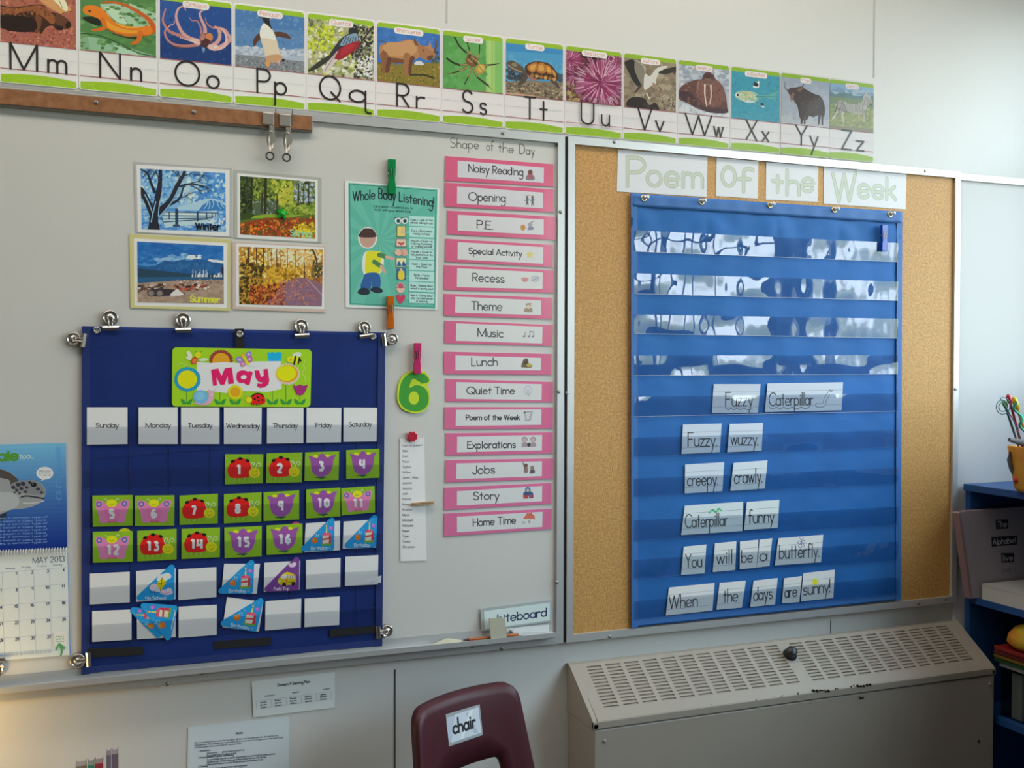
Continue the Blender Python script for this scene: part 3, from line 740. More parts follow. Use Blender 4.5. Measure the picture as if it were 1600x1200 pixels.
prof = [(0, 0), (.05, .001), (.066, .015), (.062, .035), (.045, .055), (.02, .066), (0, .068)]
lathe(bm, prof, (SX0+.064, -.205, zt_+.0495), (-.0, 0, 1), 20)
o = obj('beanbag', bm, mat('orange_cloth', '#d8761e', .8, col2='#c8b02a', vscale=22), None, True); tag(o, 'orange and yellow cloth beanbag on top of the folder pile', 'beanbag')

# ---- yellow pot with pens and a spiral on the shelf top
py_ = -.19; px0 = P(1569.5, 695, py_)[0]; pzt = P(1570, 696, py_)[1]; pz0 = SZ+.0005; hgt = pzt-pz0; pw = .15
YEL = mat('glazed_yellow', '#e0a33c', .45, col2='#d08c2c', vscale=14)
pot = empty('pen_pot', (px0+pw/2, py_-.06, pz0), 'square yellow ochre clay pot holding pens on top of the blue shelf', 'pot')
bm = bmesh.new(); c0 = Vector((px0+pw/2, py_-pw/2, pz0))
def ring(hw, z): return [c0+Vector((a, b, z)) for a, b in round_poly([(-hw, -hw), (hw, -hw), (hw, hw), (-hw, hw)], .016, 4)]
rs = [ring(.001, .0), ring(pw*.38, .0), ring(pw*.42, .012), ring(pw*.5, hgt-.004), ring(pw*.495, hgt), ring(pw*.45, hgt-.002), ring(pw*.43, hgt-.02), ring(pw*.36, .01), ring(.001, .01)]
rv = [[bm.verts.new(p) for p in r] for r in rs]
for a, b in zip(rv, rv[1:]):
    for k_ in range(len(a)): bm.faces.new((a[k_], a[(k_+1) % len(a)], b[(k_+1) % len(a)], b[k_]))
bmesh.ops.recalc_face_normals(bm, faces=bm.faces)
obj('pot_body', bm, YEL, pot, True)
DK = mat('pot_leaf', (.10, .11, .13), .6); RD = mat('pot_red', (.6, .05, .06), .5)
bm = bmesh.new(); tube(bm, [(px0-.001, py_-.02, pz0+hgt*.88), (px0-.004, py_-.02, pz0+hgt*.7), (px0+.004, py_-.02, pz0+hgt*.5), (px0+.008, py_-.02, pz0+hgt*.38)], [.002, .006, .006, .002], 8); obj('leaf_ornament', bm, DK, pot, True)
bm = bmesh.new(); bmesh.ops.create_uvsphere(bm, u_segments=10, v_segments=8, radius=.007); bmesh.ops.translate(bm, verts=bm.verts, vec=(px0+.008, py_-.03, pz0+hgt*.26)); obj('berry_ornament', bm, RD, pot, True)
bm = bmesh.new()
for (a, b, r_) in ((.05, .35, .005), (.09, .62, .007), (.03, .55, .004), (.075, .22, .005)):
    rr_ = bmesh.ops.create_uvsphere(bm, u_segments=8, v_segments=6, radius=r_); bmesh.ops.translate(bm, verts=rr_['verts'], vec=(px0+.012+a, py_-pw+.006-.0*b, pz0+hgt*b))
obj('leaf_ornament', bm, DK, pot, True)
ix, iy = px0+pw*.5, py_-pw*.5
def pen(name, p0, p1, r, m, lab, cat, tipm=None, tip=.018):
    a, b = Vector(p0), Vector(p1); bm = bmesh.new(); d = (b-a).normalized()
    tube(bm, [a, b], r, 10); root = obj(name, bm, m, None, True); tag(root, lab, cat, 'pens in the yellow pot')
    if tipm:
        bm = bmesh.new(); lathe(bm, [(r, -.0005), (r*1.9, .004), (r*1.9, tip), (r*.8, tip+.006), (0, tip+.007)], b, d, 12); obj('topper', bm, tipm, root, True)
    return root
def at(px, py, y): x, z = P(px, py, y); return (x, y, z)
PL = lambda n, c, r=.35: mat('plastic_'+n, c, r)
pb = (pz0+.02)
pen('pen', (ix-.020, iy+.034, pb), at(1578.5, 630, iy+.05), .0035, PL('red', '#d0405c'), 'thin red pen sticking up out of the yellow pot', 'pen', PL('crimson', '#c02848'))
pen('pencil', (ix+.02, iy+.036, pb), at(1590, 640, iy+.055), .004, PL('yellow', '#e8d860'), 'pale yellow pencil at the right of the yellow pot', 'pencil', PL('gold', '#d8b818'), .03)
pen('pen', (ix-.012, iy+.045, pb), at(1571, 636, iy+.06), .003, PL('slate', '#5f7f8c'), 'slate pen with a lime cube top in the yellow pot', 'pen', PL('lime', '#7fb840'), .014)
# twisted teal drinking straw
bm = bmesh.new(); a, b = Vector((ix+.004, iy+.024, pb)), Vector(at(1584.5, 628, iy+.034)); pts = []
for i in range(41):
    t_ = i/40; pts.append(a.lerp(b, t_)+Vector((math.cos(t_*30)*.0065, math.sin(t_*30)*.0065, 0)))
tube(bm, pts, .003, 7); tag(obj('drinking_straw', bm, PL('teal', '#1fb39a'), None, True), 'twisted teal drinking straw in the yellow pot', 'straw', 'pens in the yellow pot')
# wire spiral card holder
bm = bmesh.new(); cxs, czs = P(1566.5, 635, iy+.045); pts = []
for i in range(61):
    t_ = i/60; r_ = .007+.0175*t_; a_ = 2*math.pi*2.4*t_-.6; pts.append((cxs+r_*1.15*math.cos(a_), iy+.045, czs+r_*math.sin(a_)))
pts += [(cxs+.032, iy+.04, czs-.035), (ix-.01, iy+.02, pb)]
tube(bm, pts, .0013, 6); tag(obj('wire_spiral', bm, mat('wire_green', (.05, .16, .17), .35, .6), None, True), 'dark green wire spiral card holder standing in the yellow pot', 'card holder')
# grey soft toy top sitting in the pot
bm = bmesh.new(); bmesh.ops.create_uvsphere(bm, u_segments=20, v_segments=14, radius=1); tc0 = Vector((ix+.012, iy-.026, pzt-.002))
for v in bm.verts: v.co = tc0+Vector((v.co.x*.044, v.co.y*.030, v.co.z*.038))
toy = obj('soft_toy', bm, mat('grey_felt', (.12, .11, .11), .9, bump=.4, bscale=400), None, True); tag(toy, 'grey felt soft toy with a cream belly peeping out of the yellow pot', 'toy')
bm = bmesh.new(); ea = Vector(at(1577, 687, iy-.02)); tube(bm, [tc0+Vector((-.02, -.01, .01)), (tc0+ea)/2+Vector((0, 0, -.004)), ea], [.017, .013, .005], 8); obj('ear', bm, _m['grey_felt'], toy, True)
bm = bmesh.new(); bmesh.ops.create_uvsphere(bm, u_segments=16, v_segments=12, radius=1)
for v in bm.verts: v.co = tc0+Vector((.012+v.co.x*.028, -.008+v.co.y*.026, .002+v.co.z*.030))
obj('belly', bm, mat('cream_felt', '#cfc4a4', .9, col2='#8a7a5a', vscale=70), toy, True)

# ================================================================ low bookcase, books and lamp just left of / below the frame
WOOD = mat('beech', '#b08a5a', .5, col2='#9a744a', vscale=4, stretch=(1, 6, 6))
zbk = P(165, 1178, -.20)[1]; zc0 = zbk-.19
bc = empty('low_bookcase', (-.42, -.16, 0), 'low beech bookcase under the left end of the whiteboard', 'bookcase')
obj('top_board', nbox(-.95, .02, -.30, -.014, zc0-.02, zc0), WOOD, bc); obj('side_panel', nbox(-.95, -.93, -.30, -.014, 0, zc0-.0205), WOOD, bc); obj('side_panel', nbox(0, .02, -.30, -.014, 0, zc0-.0205), WOOD, bc); obj('shelf_board', nbox(-.929, -.001, -.30, -.014, .09, .11), WOOD, bc)
for (xa_, xb_, ztop, h, nm) in ((P(166, 1185, -.20)[0], P(173.5, 1185, -.20)[0], P(170, 1180, -.20)[1], '#8a7a88', 'mauve grey'), (P(174.5, 1185, -.20)[0], P(185, 1185, -.20)[0], P(180, 1178, -.20)[1], '#84727f', 'dull plum'), (P(148, 1190, -.20)[0], P(161, 1190, -.20)[0], P(155, 1193, -.20)[1], '#c03848', 'red'), (P(137, 1195, -.20)[0], P(147, 1195, -.20)[0], P(145, 1195.5, -.20)[1], '#4d9a7c', 'green'), (P(118, 1197, -.20)[0], P(135, 1197, -.20)[0], P(125, 1197, -.20)[1], '#a08868', 'tan')):
    t = empty('book', ((xa_+xb_)/2, -.18, zc0+.0005), '%s book standing on the low bookcase at the bottom left' % nm, 'book', 'books on the low bookcase')
    mc = mat('cover_'+nm.replace(' ', '_'), h, .6)
    bm = bmesh.new(); box(bm, xa_, xa_+.0012, -.20, -.165, zc0+.0005, ztop); box(bm, xb_-.0012, xb_, -.20, -.165, zc0+.0005, ztop); box(bm, xa_+.0012, xb_-.0012, -.20, -.1988, zc0+.0005, ztop); obj('cover', bm, mc, t)
    obj('pages', nbox(xa_+.0013, xb_-.0013, -.1985, -.166, zc0+.003, ztop-.003), mat('book_pages', (.35, .32, .33), .8), t)
lx, ly = -.36, -.17; lz = P(0, 1135, -.1)[1]
lm = empty('table_lamp', (lx, ly, zc0), 'small table lamp standing on the low bookcase left of the books', 'lamp')
bm = bmesh.new(); lathe(bm, [(0, .0005), (.06, .0005), (.06, .01), (.012, .02), (.010, lz-zc0-.05), (0, lz-zc0-.05)], (lx, ly, zc0), (0, 0, 1), 20); obj('lamp_base', bm, CHROME, lm, True)
bm = bmesh.new(); bmesh.ops.create_uvsphere(bm, u_segments=20, v_segments=14, radius=.05); bmesh.ops.translate(bm, verts=bm.verts, vec=(lx, ly, lz+.0)); obj('glass_globe', bm, mat('globe_glass', (.9, .8, .5), .3, emis=((1, .66, .24), 13)), lm, True)
# ================================================================ alphabet cards M to Z
AY = -.0021
ZTOP = P(364, 3, AY)[1]; ZBOT = (P(123.4, 139.7, AY)[1]+P(1365.6, 253.75, AY)[1]+P(689.7, 191.2, AY)[1])/3
def zf(f): return ZTOP+(ZBOT-ZTOP)*f       # fraction from the top edge
_, zpb = P(248, 90.7, AY); _, zbl = P(248, 129.7, AY)
FPB = (ZTOP-zpb)/(ZTOP-ZBOT); FBL = (ZTOP-zbl)/(ZTOP-ZBOT); FPT = .068
GRN = '#98bf2c'
Z1, Z2, Z3, Z4, Z5 = (0, 0, 6.154), (240, 0, 6.667), (470, 10, 4.848), (780, 50, 5.517), (1050, 80, 4.848)
EDGE = [-2, 123, 247.5, 365, 478.5, 587, 689.7, 788, 882, 973, 1058.5, 1141, 1220.5, 1296.5, 1365.6]
def alpha_card(i, ch, zoom, name, lw, lab, gain, paint, lift=0):
    A = Art(AY-lift, zoom, gain)
    x0 = P(EDGE[i], 150, A.y)[0]; x1 = P(EDGE[i+1], 150, A.y)[0]-.0008
    A.slab([(x0, ZTOP), (x1, ZTOP), (x1, ZBOT), (x0, ZBOT)], '#e9e4e6', .0008, True, .006)
    b = .0035
    if ch in 'YZ': b = .0005
    A.clip = None
    A.wpoly([(x0+b, zf(.02)-.004), (x0+b+.004, zf(.018)), (x1-b-.004, zf(.018)), (x1-b, zf(.02)-.004), (x1-b, zf(FPT+.01)), (x0+b, zf(FPT+.01))], GRN)
    # bottom band with a gently arched upper edge
    top = [(x1-b-(x1-x0-2*b)*k/12, zf(.925-.022*math.sin(math.pi*k/12)+.01*(1-k/12))) for k in range(13)]
    A.wpoly([(x0+b, zf(.987)), (x0+b+.003, zf(.995)), (x1-b-.003, zf(.995)), (x1-b, zf(.987))]+top, GRN)
    rnd = random.Random(i)
    A.begin()
    for k in range(90):
        u = rnd.random(); band = rnd.random() < .45
        X = x0+.006+u*(x1-x0-.012); Zc = zf(rnd.uniform(.03, FPT)) if band else zf(rnd.uniform(.94, .985)); s_ = .0012
        A.wpoly([(X-s_, Zc), (X, Zc-s_), (X+s_, Zc), (X, Zc+s_)], rnd.choice(('#a8cc44', '#8ab41e')), False)
        A.end()
    # photograph
    pic = [(x0+b, zf(FPT)), (x1-b, zf(FPT)), (x1-b, zf(FPB)), (x0+b, zf(FPB))]
    A.clip = pic; paint(A); A.clip = None
    # name tab
    mx = (x0+x1)/2; hw = .010+.0024*len(name); zt_ = zf(FPT+.012)
    A.wpoly(round_poly([(mx-hw, zt_-.0072), (mx+hw, zt_-.0072), (mx+hw, zt_+.0072), (mx-hw, zt_+.0072)], .006), '#f2ecec')
    st, W = layout(name, .7); k = (hw*1.6)/W
    for q in st: A.wline([(mx-hw*.8+p[0]*k, zt_-.0038+p[1]*.0085) for p in q], .0006, '#d8968e', False)
    # ruling
    zb_, zm = zf(FBL), zf((FPB+FBL)/2)
    A.wline([(x0+b, zf(FPB)), (x1-b, zf(FPB))], .0007, '#b05a5e'); A.wline([(x0+b, zb_), (x1-b, zb_)], .0007, '#b4686c')
    n = 26
    for k in range(n):
        xa_ = x0+b+(x1-x0-2*b)*k/n; A.wline([(xa_, zm), (xa_+(x1-x0)/n*.55, zm)], .0005, '#c3c8cc')
    H = zf(FPB)-zb_
    for c_, (a, e) in zip((ch, ch.lower()), lw):
        st, W = layout(c_, .5); xa_, xb_ = P(a, 150, A.y)[0], P(e, 150, A.y)[0]
        for q in st:
            A.wline([(xa_+p[0]*(xb_-xa_)/W, zb_+p[1]*H*.985) for p in q], .0021, '#2a2527')
    A.build('alphabet_card', lab, 'alphabet card', 'alphabet cards along the top of the wall', m=LAMI)

def bgz(A, x0, y0, x1, y1, c): A.rect(x0, y0, x1, y1, c)
def pM(A):
    A.rect(-60, -200, 800, 500, '#a4604f'); A.specks([(-40, -190), (760, -120), (760, 90), (-40, 60)], 120, 26, ('#b06a58', '#96604c', '#c08468', '#8a4c3e'), 1)
    A.specks([(-40, 230), (760, 260), (760, 480), (-40, 440)], 260, 18, ('#a8584e', '#b8705e', '#8c4844', '#96606a', '#a05a48', '#7e423a', '#c4836a'), 2)
    A.sp([(-20, 60), (120, 72), (280, 52), (400, 45), (480, 110), (560, 130), (600, 150), (650, 185), (682, 225), (680, 265), (640, 265), (600, 290), (540, 285), (510, 250), (450, 262), (392, 330), (375, 300), (340, 308), (230, 305), (100, 285), (-20, 250)], '#3a2216')
    A.sp([(-10, 65), (150, 82), (290, 60), (400, 55), (500, 130), (540, 190), (500, 235), (420, 170), (300, 110), (150, 130), (-10, 130)], '#8a5230'); A.specks([(0, 70), (430, 60), (500, 190), (0, 140)], 80, 16, ('#7a4626', '#9a6238', '#6a3c20'), 3)
    A.sp([(340, 150), (400, 170), (390, 260), (360, 320), (335, 300)], '#6e4024'); A.sp([(0, 170), (140, 150), (330, 180), (330, 300), (60, 290)], '#24140f')
    A.sp([(540, 130), (600, 150), (680, 225), (675, 268), (600, 280), (530, 210)], '#5e3a26'); A.ell(655, 240, 24, 34, '#241613', 20); A.ell(570, 268, 40, 22, '#281814')
    A.sp([(370, -20), (500, -40), (560, 60), (640, 60), (690, 108), (600, 135), (540, 110), (450, 60)], '#c8935e'); A.sp([(500, -30), (600, -20), (650, 60), (640, 110), (580, 70)], '#e4d8b8'); A.line([(600, 130), (690, 108)], 8, '#5a3a2a'); A.line([(560, -20), (600, 80)], 6, '#8a6a44')
def pN(A):
    A.rect(700, -120, 1600, 700, '#4f8048')
    A.poly([(960, 40), (1240, 30), (1520, 140), (1520, 260), (1420, 290), (1150, 230), (1000, 120)], '#9dc0a0'); A.poly([(1000, 70), (1130, 60), (1230, 230), (1120, 215)], '#b4d0b4'); A.poly([(1220, 60), (1320, 90), (1440, 240), (1330, 250)], '#8ab492')
    A.poly([(760, 340), (980, 370), (1240, 460), (1530, 550), (1530, 640), (760, 520)], '#7faa84'); A.poly([(840, 350), (980, 370), (1100, 480), (870, 480)], '#8fb898'); A.poly([(1090, 430), (1300, 500), (1360, 560), (1120, 530)], '#a8ccb4')
    A.specks([(770, -60), (1520, 20), (1520, 520), (770, 470)], 120, 26, ('#4a7a42', '#588a4c', '#44703c', '#6a9a5e'), 5, 1.8)
    A.line([(770, 320), (960, 345), (1150, 420), (1330, 510), (1520, 548)], 9, '#2a4a2c', 4); A.line([(1120, 60), (1230, 230)], 5, '#5a8a5c'); A.line([(1090, 430), (1120, 500)], 5, '#4a7a50')
    A.sp([(790, 170), (880, 160), (960, 170), (980, 220), (950, 250), (860, 220)], '#1c2418'); A.sp([(1050, 310), (1200, 350), (1330, 355), (1400, 350), (1300, 380), (1150, 350)], '#33321c')
    A.line([(970, 28), (1080, 22), (1200, 50), (1320, 110), (1420, 180), (1465, 240), (1465, 290), (1400, 315), (1300, 300)], (12, 74), '#c25a1e', 5)
    A.sp([(800, 75), (850, 52), (940, 62), (1010, 110), (1060, 170), (1120, 220), (1230, 250), (1340, 260), (1430, 250), (1470, 300), (1440, 335), (1350, 335), (1250, 350), (1130, 330), (1040, 280), (960, 190), (880, 155), (810, 125)], '#d97a1c')
    A.sp([(1010, 190), (1100, 250), (1230, 290), (1360, 300), (1250, 320), (1120, 300), (1020, 250)], '#e89a2c'); A.line([(1120, 225), (1210, 262), (1330, 262)], 12, '#f0aa40', 4)
    A.line([(985, 190), (1010, 260), (950, 285), (890, 290)], (46, 22), '#cc6a1c', 4); A.line([(1350, 320), (1330, 390), (1275, 420)], (54, 26), '#cc6a1c', 4); A.line([(1275, 420), (1250, 425)], 8, '#b85a1c')
    A.ell(862, 108, 15, 9, '#3a2414', 15); A.line([(1040, 285), (1150, 330), (1300, 338)], 8, '#9c4a14', 4)
def pO(A):
    A.rect(0, -120, 900, 800, '#1f4a8e'); A.poly([(0, 380), (900, 430), (900, 800), (0, 800)], '#183a76'); A.rect(0, -120, 260, 260, '#26549a'); A.specks([(50, 0), (820, 60), (820, 680), (50, 600)], 150, 22, ('#20498c', '#1c4484', '#245096', '#183c78'), 7)
    pk, p2, p3 = '#c89a98', '#b57a78', '#d8b4b0'
    A.line([(220, 480), (330, 490), (450, 455)], 34, '#4a3a3e', 4)
    A.line([(470, 440), (370, 410), (270, 370), (170, 330), (120, 270), (95, 200), (125, 95)], (46, 14), p2, 5); A.line([(460, 470), (330, 480), (220, 465), (150, 420), (118, 350), (125, 310)], (30, 18), p2, 5)
    A.line([(480, 430), (380, 400), (300, 340), (250, 240), (235, 160), (260, 90), (310, 68), (335, 108)], (44, 8), pk, 5); A.line([(140, 300), (170, 265), (210, 250), (220, 215)], (14, 5), pk, 4)
    A.line([(500, 360), (490, 290), (455, 220), (400, 215), (372, 180)], (22, 6), p2, 5); A.line([(535, 360), (535, 290), (505, 220), (480, 150), (500, 115), (540, 105)], (40, 9), pk, 5)
    A.line([(700, 330), (690, 290), (620, 290), (560, 250), (538, 185)], (30, 6), p2, 5); A.line([(610, 480), (670, 430), (690, 370), (670, 300), (640, 280)], (44, 22), pk, 5)
    A.line([(600, 490), (680, 500), (760, 450), (795, 400), (770, 350), (740, 310), (690, 295)], (56, 18), pk, 5); A.line([(680, 510), (740, 480), (760, 400), (735, 330), (700, 300)], (30, 14), p3, 5)
    A.sp([(380, 400), (470, 415), (480, 470), (420, 450)], p3); A.sp([(560, 470), (650, 465), (690, 500), (640, 530), (575, 510)], p3); A.ell(645, 490, 18, 15, '#e8cfc4')
    A.sp([(475, 400), (490, 360), (540, 345), (600, 350), (620, 400), (590, 450), (530, 490), (490, 460)], '#8c5a54'); A.ell(580, 385, 38, 40, '#c8804c'); A.sp([(500, 410), (540, 400), (590, 430), (545, 500), (500, 480)], '#4a2a2a'); A.ell(512, 390, 22, 36, '#b07a78', 20)
    A.poly([(500, 490), (525, 500), (520, 560), (505, 530)], '#5c86a8'); A.ell(525, 515, 8, 18, '#8ab4c4')
    for k in range(9): A.ell(280+k*20, 395+k*6, 7, 5, '#ecd4cc')
def pP(A):
    A.rect(800, -50, 1700, 900, '#5a86b8'); A.poly([(800, -50), (1700, 0), (1700, 330), (800, 280)], '#4a7ab4'); A.poly([(800, 470), (1000, 500), (1350, 520), (1700, 500), (1700, 900), (800, 900)], '#a9b6c8'); A.specks([(840, 480), (1580, 520), (1580, 600), (840, 560)], 120, 22, ('#b8c4d4', '#98a8be', '#c4ccd8'), 3, 2)
    A.poly([(800, 560), (1100, 590), (1700, 660), (1700, 900), (800, 900)], '#80868e'); A.specks([(840, 590), (1590, 640), (1590, 760), (840, 700)], 240, 10, ('#5e646c', '#989ea6', '#b0b4b8', '#70767e', '#4c5058'), 4)
    A.specks([(840, 90), (1570, 180), (1570, 480), (840, 460)], 120, 26, ('#5480b4', '#4c7ab0', '#6490be'), 5)
    A.sp([(1258, 335), (1340, 335), (1400, 360), (1432, 408), (1370, 395), (1300, 385), (1262, 380)], '#5a3c34'); A.sp([(1110, 345), (1070, 370), (1035, 430), (1048, 488), (1080, 440), (1110, 410)], '#5a3830')
    A.sp([(1130, 265), (1165, 240), (1225, 290), (1255, 340), (1285, 430), (1310, 530), (1335, 610), (1290, 650), (1220, 645), (1175, 640), (1150, 520), (1120, 430), (1105, 340)], '#d9cbb2')
    A.sp([(1130, 265), (1160, 250), (1220, 300), (1250, 350), (1270, 420), (1190, 400), (1115, 390), (1108, 320)], '#ebe6dc'); A.sp([(1165, 590), (1250, 570), (1325, 575), (1335, 620), (1280, 650), (1190, 645)], '#c49a74')
    A.sp([(1100, 178), (1130, 165), (1165, 165), (1200, 190), (1215, 250), (1235, 310), (1200, 275), (1165, 250), (1145, 225), (1130, 190)], '#232024'); A.ell(1185, 180, 10, 8, '#ddd8d8'); A.line([(1100, 178), (1130, 185)], 8, '#2a2422')
    A.sp([(1170, 640), (1210, 645), (1205, 690), (1175, 690)], '#d89a50'); A.line([(1310, 635), (1300, 665)], 20, '#d8a8a0'); A.ell(1350, 628, 16, 18, '#2c2a2e'); A.line([(1300, 655), (1320, 690)], 8, '#c89088')
def pQ(A):
    A.rect(20, 0, 620, 700, '#a9ab84'); A.specks([(40, 70), (550, 110), (550, 550), (40, 500)], 420, 27, ('#e4e4d8', '#b8c05a', '#c9d048', '#8d9a56', '#dcdccc', '#787e58', '#5e6244', '#c8c8b4'), 2)
    A.specks([(40, 140), (250, 150), (250, 330), (40, 330)], 110, 22, ('#c6d23a', '#a9bc34', '#d4dc62', '#8ca038'), 9); A.specks([(380, 140), (550, 160), (550, 550), (400, 540)], 260, 18, ('#3a3a34', '#55584a', '#2c2c2a', '#6a6e58', '#9a9c8c'), 11)
    A.specks([(430, 370), (550, 380), (540, 540), (430, 520)], 90, 13, ('#f0f0f4', '#d8d8e0', '#eceaf0'), 12); A.line([(550, 150), (480, 240), (430, 310), (380, 350)], 12, '#3a342e', 4); A.line([(480, 250), (545, 230)], 7, '#44403a')
    A.sp([(360, 190), (375, 150), (405, 138), (430, 160), (428, 215), (400, 240), (370, 225)], '#26282a'); A.line([(410, 160), (440, 165)], 8, '#38342c'); A.ell(403, 160, 5, 5, '#8a8a84')
    A.sp([(370, 205), (300, 250), (245, 320), (210, 380), (240, 390), (300, 330), (360, 290), (432, 250), (425, 215)], '#33363c'); A.sp([(345, 225), (420, 205), (432, 260), (380, 280), (300, 300), (310, 265)], '#7f9cb4')
    for k in range(5): A.line([(345+k*18, 235), (320+k*22, 285)], 6, '#38444e')
    A.sp([(436, 262), (432, 310), (380, 355), (320, 395), (270, 410), (250, 390), (280, 340), (340, 295)], '#9c2430'); A.sp([(330, 300), (410, 285), (370, 340), (300, 370)], '#b02c38')
    A.sp([(240, 360), (160, 400), (90, 455), (45, 495), (110, 480), (200, 420), (250, 385)], '#3a3a38'); A.sp([(282, 335), (240, 380), (190, 440), (165, 500), (200, 495), (250, 440), (280, 405), (255, 395)], '#d2c8c8'); A.line([(265, 360), (180, 490)], 5, '#8a8080')
def pR(A):
    A.rect(540, 0, 1100, 700, '#3c74c0'); A.specks([(570, 130), (1060, 190), (1060, 330), (570, 300)], 80, 30, ('#3a70bc', '#447cc6', '#346ab4'), 3); A.poly([(540, 420), (700, 440), (1100, 420), (1100, 700), (540, 700)], '#8a7a34'); A.specks([(570, 430), (1060, 430), (1060, 600), (570, 560)], 260, 12, ('#a8842c', '#6e6e2c', '#7a6a28', '#b8963c', '#5a5c26', '#948038'), 4, .7)
    A.specks([(1000, 340), (1060, 340), (1060, 430), (990, 430)], 24, 16, ('#3c4a3e', '#56624e'), 8); A.sp([(860, 440), (880, 415), (915, 420), (930, 445)], '#d4d8d8')
    A.sp([(620, 420), (596, 370), (600, 300), (650, 275), (740, 270), (800, 252), (865, 262), (920, 300), (970, 300), (1010, 330), (1015, 380), (960, 410), (905, 385), (850, 410), (780, 430), (690, 420), (660, 430)], '#b8845a')
    A.sp([(650, 280), (760, 270), (840, 258), (880, 300), (860, 360), (760, 380), (660, 370), (620, 330)], '#c8986a'); A.sp([(690, 390), (790, 400), (860, 380), (850, 415), (780, 432), (690, 425)], '#7a4e34')
    A.line([(630, 370), (640, 430), (635, 490)], (66, 42), '#8e5e3e', 4); A.line([(672, 400), (660, 450), (655, 490)], (36, 30), '#6a4430', 4); A.line([(805, 380), (805, 440), (800, 510)], (60, 40), '#a06e48', 4); A.line([(845, 390), (830, 440), (826, 510)], (30, 24), '#6a4430', 4)
    A.sp([(885, 290), (920, 300), (980, 330), (1015, 370), (985, 405), (930, 400), (895, 370)], '#a87650'); A.poly([(1003, 345), (1022, 290), (1036, 240), (1034, 300), (1018, 360)], '#6a4c3c'); A.poly([(966, 305), (978, 262), (990, 310)], '#c08a68'); A.poly([(870, 300), (852, 268), (862, 240), (892, 295)], '#7a5040'); A.ell(930, 335, 6, 6, '#4a3020'); A.sp([(960, 380), (1000, 370), (990, 405), (960, 405)], '#6a4434')
    A.line([(600, 268), (620, 262), (640, 275), (640, 290)], 5, '#5a4236', 3); A.line([(830, 520), (930, 520), (1010, 545)], 14, '#3a3a20', 3); A.line([(625, 330), (640, 400)], 6, '#7e5238')
def pS(A):
    A.rect(1040, 0, 1600, 800, '#63a85a'); A.poly([(1400, 0), (1600, 0), (1600, 800), (1400, 800)], '#84c06a'); A.poly([(1405, 0), (1470, 0), (1470, 800), (1405, 800)], '#a4cc74'); A.line([(1430, 150), (1430, 680)], 5, '#c8dc98'); A.line([(1450, 150), (1450, 680)], 4, '#8cba64'); A.poly([(1040, 0), (1180, 0), (1120, 800), (1040, 800)], '#58a052')
    A.specks([(1075, 200), (1400, 240), (1400, 640), (1075, 610)], 80, 34, ('#5ea456', '#68ae60', '#589c50'), 3)
    lg, dk = '#6e6a40', '#2a3a22'
    for p in ([(1300, 400), (1260, 355), (1200, 300), (1165, 235)], [(1310, 390), (1280, 340), (1258, 270)], [(1330, 410), (1350, 360), (1354, 295)], [(1260, 440), (1200, 445), (1150, 425), (1108, 395)], [(1260, 465), (1200, 490), (1150, 505), (1104, 512)], [(1290, 470), (1270, 530), (1240, 590)], [(1310, 480), (1340, 540), (1400, 590), (1445, 625)], [(1350, 450), (1420, 445), (1470, 440), (1510, 430)]):
        A.line(p, (20, 4), lg, 4); A.line(p[1:3], 9, dk); A.line([p[0], p[1]], 7, '#b09a68')
    A.line([(1165, 235), (1200, 300), (1250, 350)], 14, dk, 3); A.line([(1108, 395), (1150, 425), (1200, 445)], 16, dk, 3); A.line([(1340, 540), (1420, 600)], 12, dk)
    A.ell(1295, 415, 50, 42, '#7a5638', 30); A.ell(1285, 410, 30, 14, '#a8844e', 40); A.line([(1265, 385), (1330, 440)], 8, '#3a2a1c'); A.line([(1285, 375), (1345, 425)], 6, '#c8aa74'); A.ell(1360, 475, 36, 40, '#b89a44', 30); A.ell(1365, 470, 24, 28, '#d0b45c', 30); A.line([(1340, 440), (1385, 500)], 5, '#7a6430'); A.ell(1275, 375, 16, 12, '#5a4a30')
